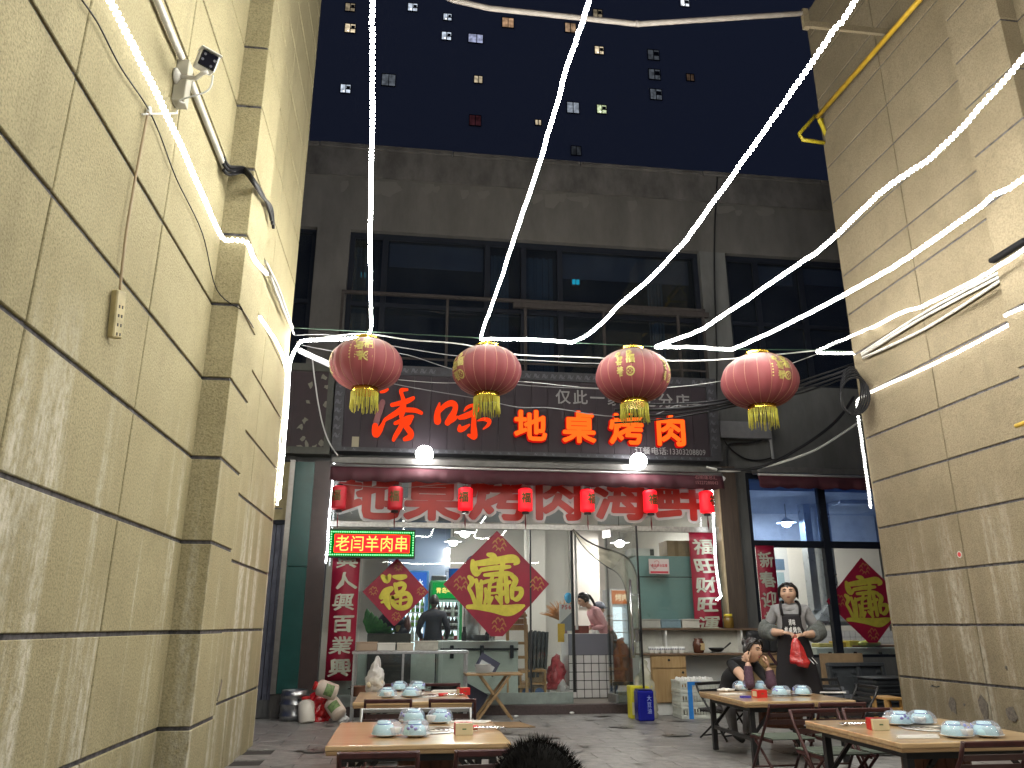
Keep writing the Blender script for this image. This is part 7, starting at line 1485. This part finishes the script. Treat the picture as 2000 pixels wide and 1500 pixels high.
add_hand(mb, (3.535, 8.055, .795), (-.12, .35, 1), (.9, .2, 0), .92, 1.25, 0, -1); add_hand(mb, (3.735, 8.02, .745), (.0, .2, 1), (-.6, .6, .2), .92, .9, 0, 1)
finish(mb, skin_body(J, B), t, [SKIN, BLT, PLAID, GTR, SHOE])
for q in 'LR':
    r_ = ribbon([Vector(J['e'+q][0]).lerp(Vector(J['s'+q][0]), .12), Vector(J['e'+q][0])+Vector((0, -.008, 0)), Vector(J['m'+q][0]), Vector(J['m'+q][0]).lerp(Vector(J['w'+q][0]), .55)], 5); n = len(r_); m = MB(); m.tube(r_, [.056-.014*i/n+.003*math.sin(i*2.6) for i in range(n)], 12); m.build('over_sleeve', PLAID, t)
t = thing('phone', 'dark phone in the seated woman\'s hand', 'phone', (3.735, 7.985, .86)); m = MB(); m.box(-.034, .034, -.005, .005, -.075, .075, 0, Matrix.Translation((3.775, 7.985, .825)) @ Matrix.Rotation(R(-35), 4, 'Y') @ Matrix.Rotation(R(50), 4, 'Z')); m.build('body', mat('dark_phone', (.03, .012, .02), .25), t, bevel=.004)

# people inside
def indoor(lab, x, y, z0, hgt, fwd, mats, hair, lean=0., arms='down', headf=None):
    t = thing('person', lab, 'person', (x, y, z0)); k = hgt/1.66; f = Vector(fwd).normalized(); r_ = Vector((f.y, -f.x, 0))
    def V(a, b, c): q = max(0, c-.85)*lean; p = Vector((x, y, z0))+r_*a*k+f*(b*k+q*k)+Vector((0, 0, c*k-q*.25*k)); return tuple(p)
    J = {'pel': (V(0, 0, .90), (.15, .12)), 'wst': (V(0, 0, 1.05), (.14, .11)), 'chs': (V(0, .0, 1.22), (.15, .11)), 'clv': (V(0, -.02, 1.335), (.11, .075)), 'nek': (V(0, .0, 1.405), .05), 'hed': (V(0, .02, 1.48), .05)}
    B = [('pel', 'wst', 1), ('wst', 'chs', 1), ('chs', 'clv', 1), ('clv', 'nek', 0), ('nek', 'hed', 0)]
    for s, q in ((1, 'R'), (-1, 'L')):
        el = V(s*.27, -.03, 1.06) if arms == 'down' else V(s*.24, .05, 1.06); wr = V(s*.22, .16, .92) if arms == 'down' else V(s*.10, .26, 1.02)
        J.update({'s'+q: (V(s*.17, -.02, 1.325), .07), 'e'+q: (el, .05), 'w'+q: (wr, .032), 'h'+q: (V(s*.09, 0, .84), .10), 'k'+q: (V(s*.1, .02, .47), .065), 'a'+q: (V(s*.1, -.02, .08), .045), 't'+q: (V(s*.1, .12, .04), .04)})
        B += [('clv', 's'+q, 1), ('s'+q, 'e'+q, 1), ('e'+q, 'w'+q, 1), ('pel', 'h'+q, 2), ('h'+q, 'k'+q, 2), ('k'+q, 'a'+q, 2), ('a'+q, 't'+q, 3)]
    mb = MB(); hf_ = headf or fwd; F = frame(hf_); add_head(mb, t, Vector(V(0, .02, 1.55))+Vector((0, 0, 0)), F, k, 1.0, hair)
    for s, q in ((1, 'R'), (-1, 'L')): add_hand(mb, J['w'+q][0], (Vector(J['w'+q][0])-Vector(J['e'+q][0])), (-s*.6, 0, -.6), k, .6, 0, -s)
    finish(mb, skin_body(J, B, 1), t, mats); return t, V, k
DKJ = mat('dark_jacket', (.014, .015, .024), .8, noise=.3); PINK = mat('pink_sweatshirt', (.62, .34, .35), .85, noise=.12, bump=.3); NAVY = mat('navy_trousers', (.02, .022, .03), .85)
c = P(848, 1170, 12.9)
indoor('dark clad man seen from behind at the green fridge', c.x, 12.9, .125, (c.z+.06-.125), (.15, 1, 0), [mat('shade_skin', (.12, .07, .05), .6), DKJ, DKJ, SHOE], 'short')
c = P(1146, 1192, 12.62)
t, V, k = indoor('woman with ponytail in a pink sweatshirt bending over the cash desk', c.x+.40, 12.72, .125, 1.64, (-1, -.15, 0), [SKIN, PINK, NAVY, SHOE], 'tail', .62, 'front', (-1, -.25, -.55))
c = P(1172, 1190, 13.4)
t, V, k = indoor('person in a patterned cap partly hidden behind the woman in pink', c.x-.03, 13.4, .125, (c.z-.125)/.935, (.9, -.5, 0), [SKIN, mat('white_coat', (.6, .6, .58), .8), NAVY, SHOE], 'short')
m = MB(); hc = Vector(V(0, .02, 1.55)); F = frame((.9, -.5, 0)); m.ell(hc+Vector((0, 0, .03)), (.095, .112, .105), 18, 8, 0, F, None, 0, .55); m.ell(hc+F @ Vector((0, .11, .025)), (.07, .06, .012), 12, 6, 0, F); m.build('cap', mat('grey_pattern_cap', (.13, .14, .17), .8, noise=.6, nscale=35), t)

# the diner whose head shows at the bottom edge
t = thing('person', 'dark haired head of a seated diner at the bottom edge, seen from behind', 'person', (.40, 1.5, 0))
hx, hy = .218, 1.33; zt = P(1050, 1449, hy).z
J = {'pel': ((hx, hy-.12, .30), (.16, .13)), 'wst': ((hx, hy-.14, .44), (.15, .12)), 'chs': ((hx, hy-.10, .56), (.16, .11)), 'clv': ((hx, hy-.06, zt-.26), (.1, .07)), 'nek': ((hx, hy-.03, zt-.22), .055), 'hed': ((hx, hy, zt-.14), .06)}
B = [('pel', 'wst', 1), ('wst', 'chs', 1), ('chs', 'clv', 1), ('clv', 'nek', 0), ('nek', 'hed', 0)]
for s, q in ((1, 'R'), (-1, 'L')):
    J.update({'s'+q: ((hx+s*.17, hy-.06, zt-.28), .07), 'e'+q: ((hx+s*.24, hy+.04, .42), .05), 'w'+q: ((hx+s*.14, hy+.24, .42), .032), 'k'+q: ((hx+s*.14, hy+.30, .36), .075), 'a'+q: ((hx+s*.14, hy+.26, .08), .045), 't'+q: ((hx+s*.15, hy+.38, .04), .04)})
    B += [('clv', 's'+q, 1), ('s'+q, 'e'+q, 1), ('e'+q, 'w'+q, 0), ('pel', 'k'+q, 1), ('k'+q, 'a'+q, 1), ('a'+q, 't'+q, 2)]
mb = MB(); hc = Vector((hx, hy, zt-.125)); F = frame((0, 1, -.05)); MBH = mat('matt_black_hair', (.004, .0035, .003), .9, spec=.1); add_head(mb, t, hc, F, 1.0, 1.02, 'short', 0, MBH)
for s, q in ((1, 'R'), (-1, 'L')): add_hand(mb, J['w'+q][0], (-s*.4, 1, 0), (0, 0, -1), 1, .5, 0, -s)
finish(mb, skin_body(J, B, 1), t, [SKIN, BLT, SHOE])
m = MB(); rs = random.Random(3); vs = []; fs = []
for i in range(5200):   # short cropped hair, standing up from the scalp
    th = math.acos(rs.uniform(-.25, 1)); a = rs.uniform(0, 6.2832); d = Vector((math.sin(th)*math.cos(a), math.sin(th)*math.sin(a), math.cos(th)))
    if d.y > .5 and d.z < .45: continue
    p = hc+F @ (head_shape(d, 1, 1.02)*1.05); nrm = (F @ d+Vector((rs.uniform(-.5, .5), rs.uniform(-.5, .5), rs.uniform(-.3, .5)))).normalized(); l = rs.uniform(.010, .022); sd = nrm.orthogonal().normalized()*.0011
    o = len(vs); vs += [p-sd, p+sd, p+nrm*l]; fs.append((o, o+1, o+2))
m.add(vs, fs, 0, True); m.build('cropped_hair', mat('matt_black_hair', (.004, .0035, .003), .9, spec=.1), t)['kind'] = 'stuff'
t = thing('low_stool', 'low stool under the diner at the bottom edge', 'stool', (hx, hy-.12, 0)); m = MB(); m.box(hx-.16, hx+.16, hy-.28, hy+.04, .17, .20); m.build('seat', OW, t, bevel=.006)
for x in (-.14, .11):
    for y in (-.26, -.01): MB().box(hx+x, hx+x+.03, hy+y, hy+y+.03, 0, .17).build('leg', OW, t)
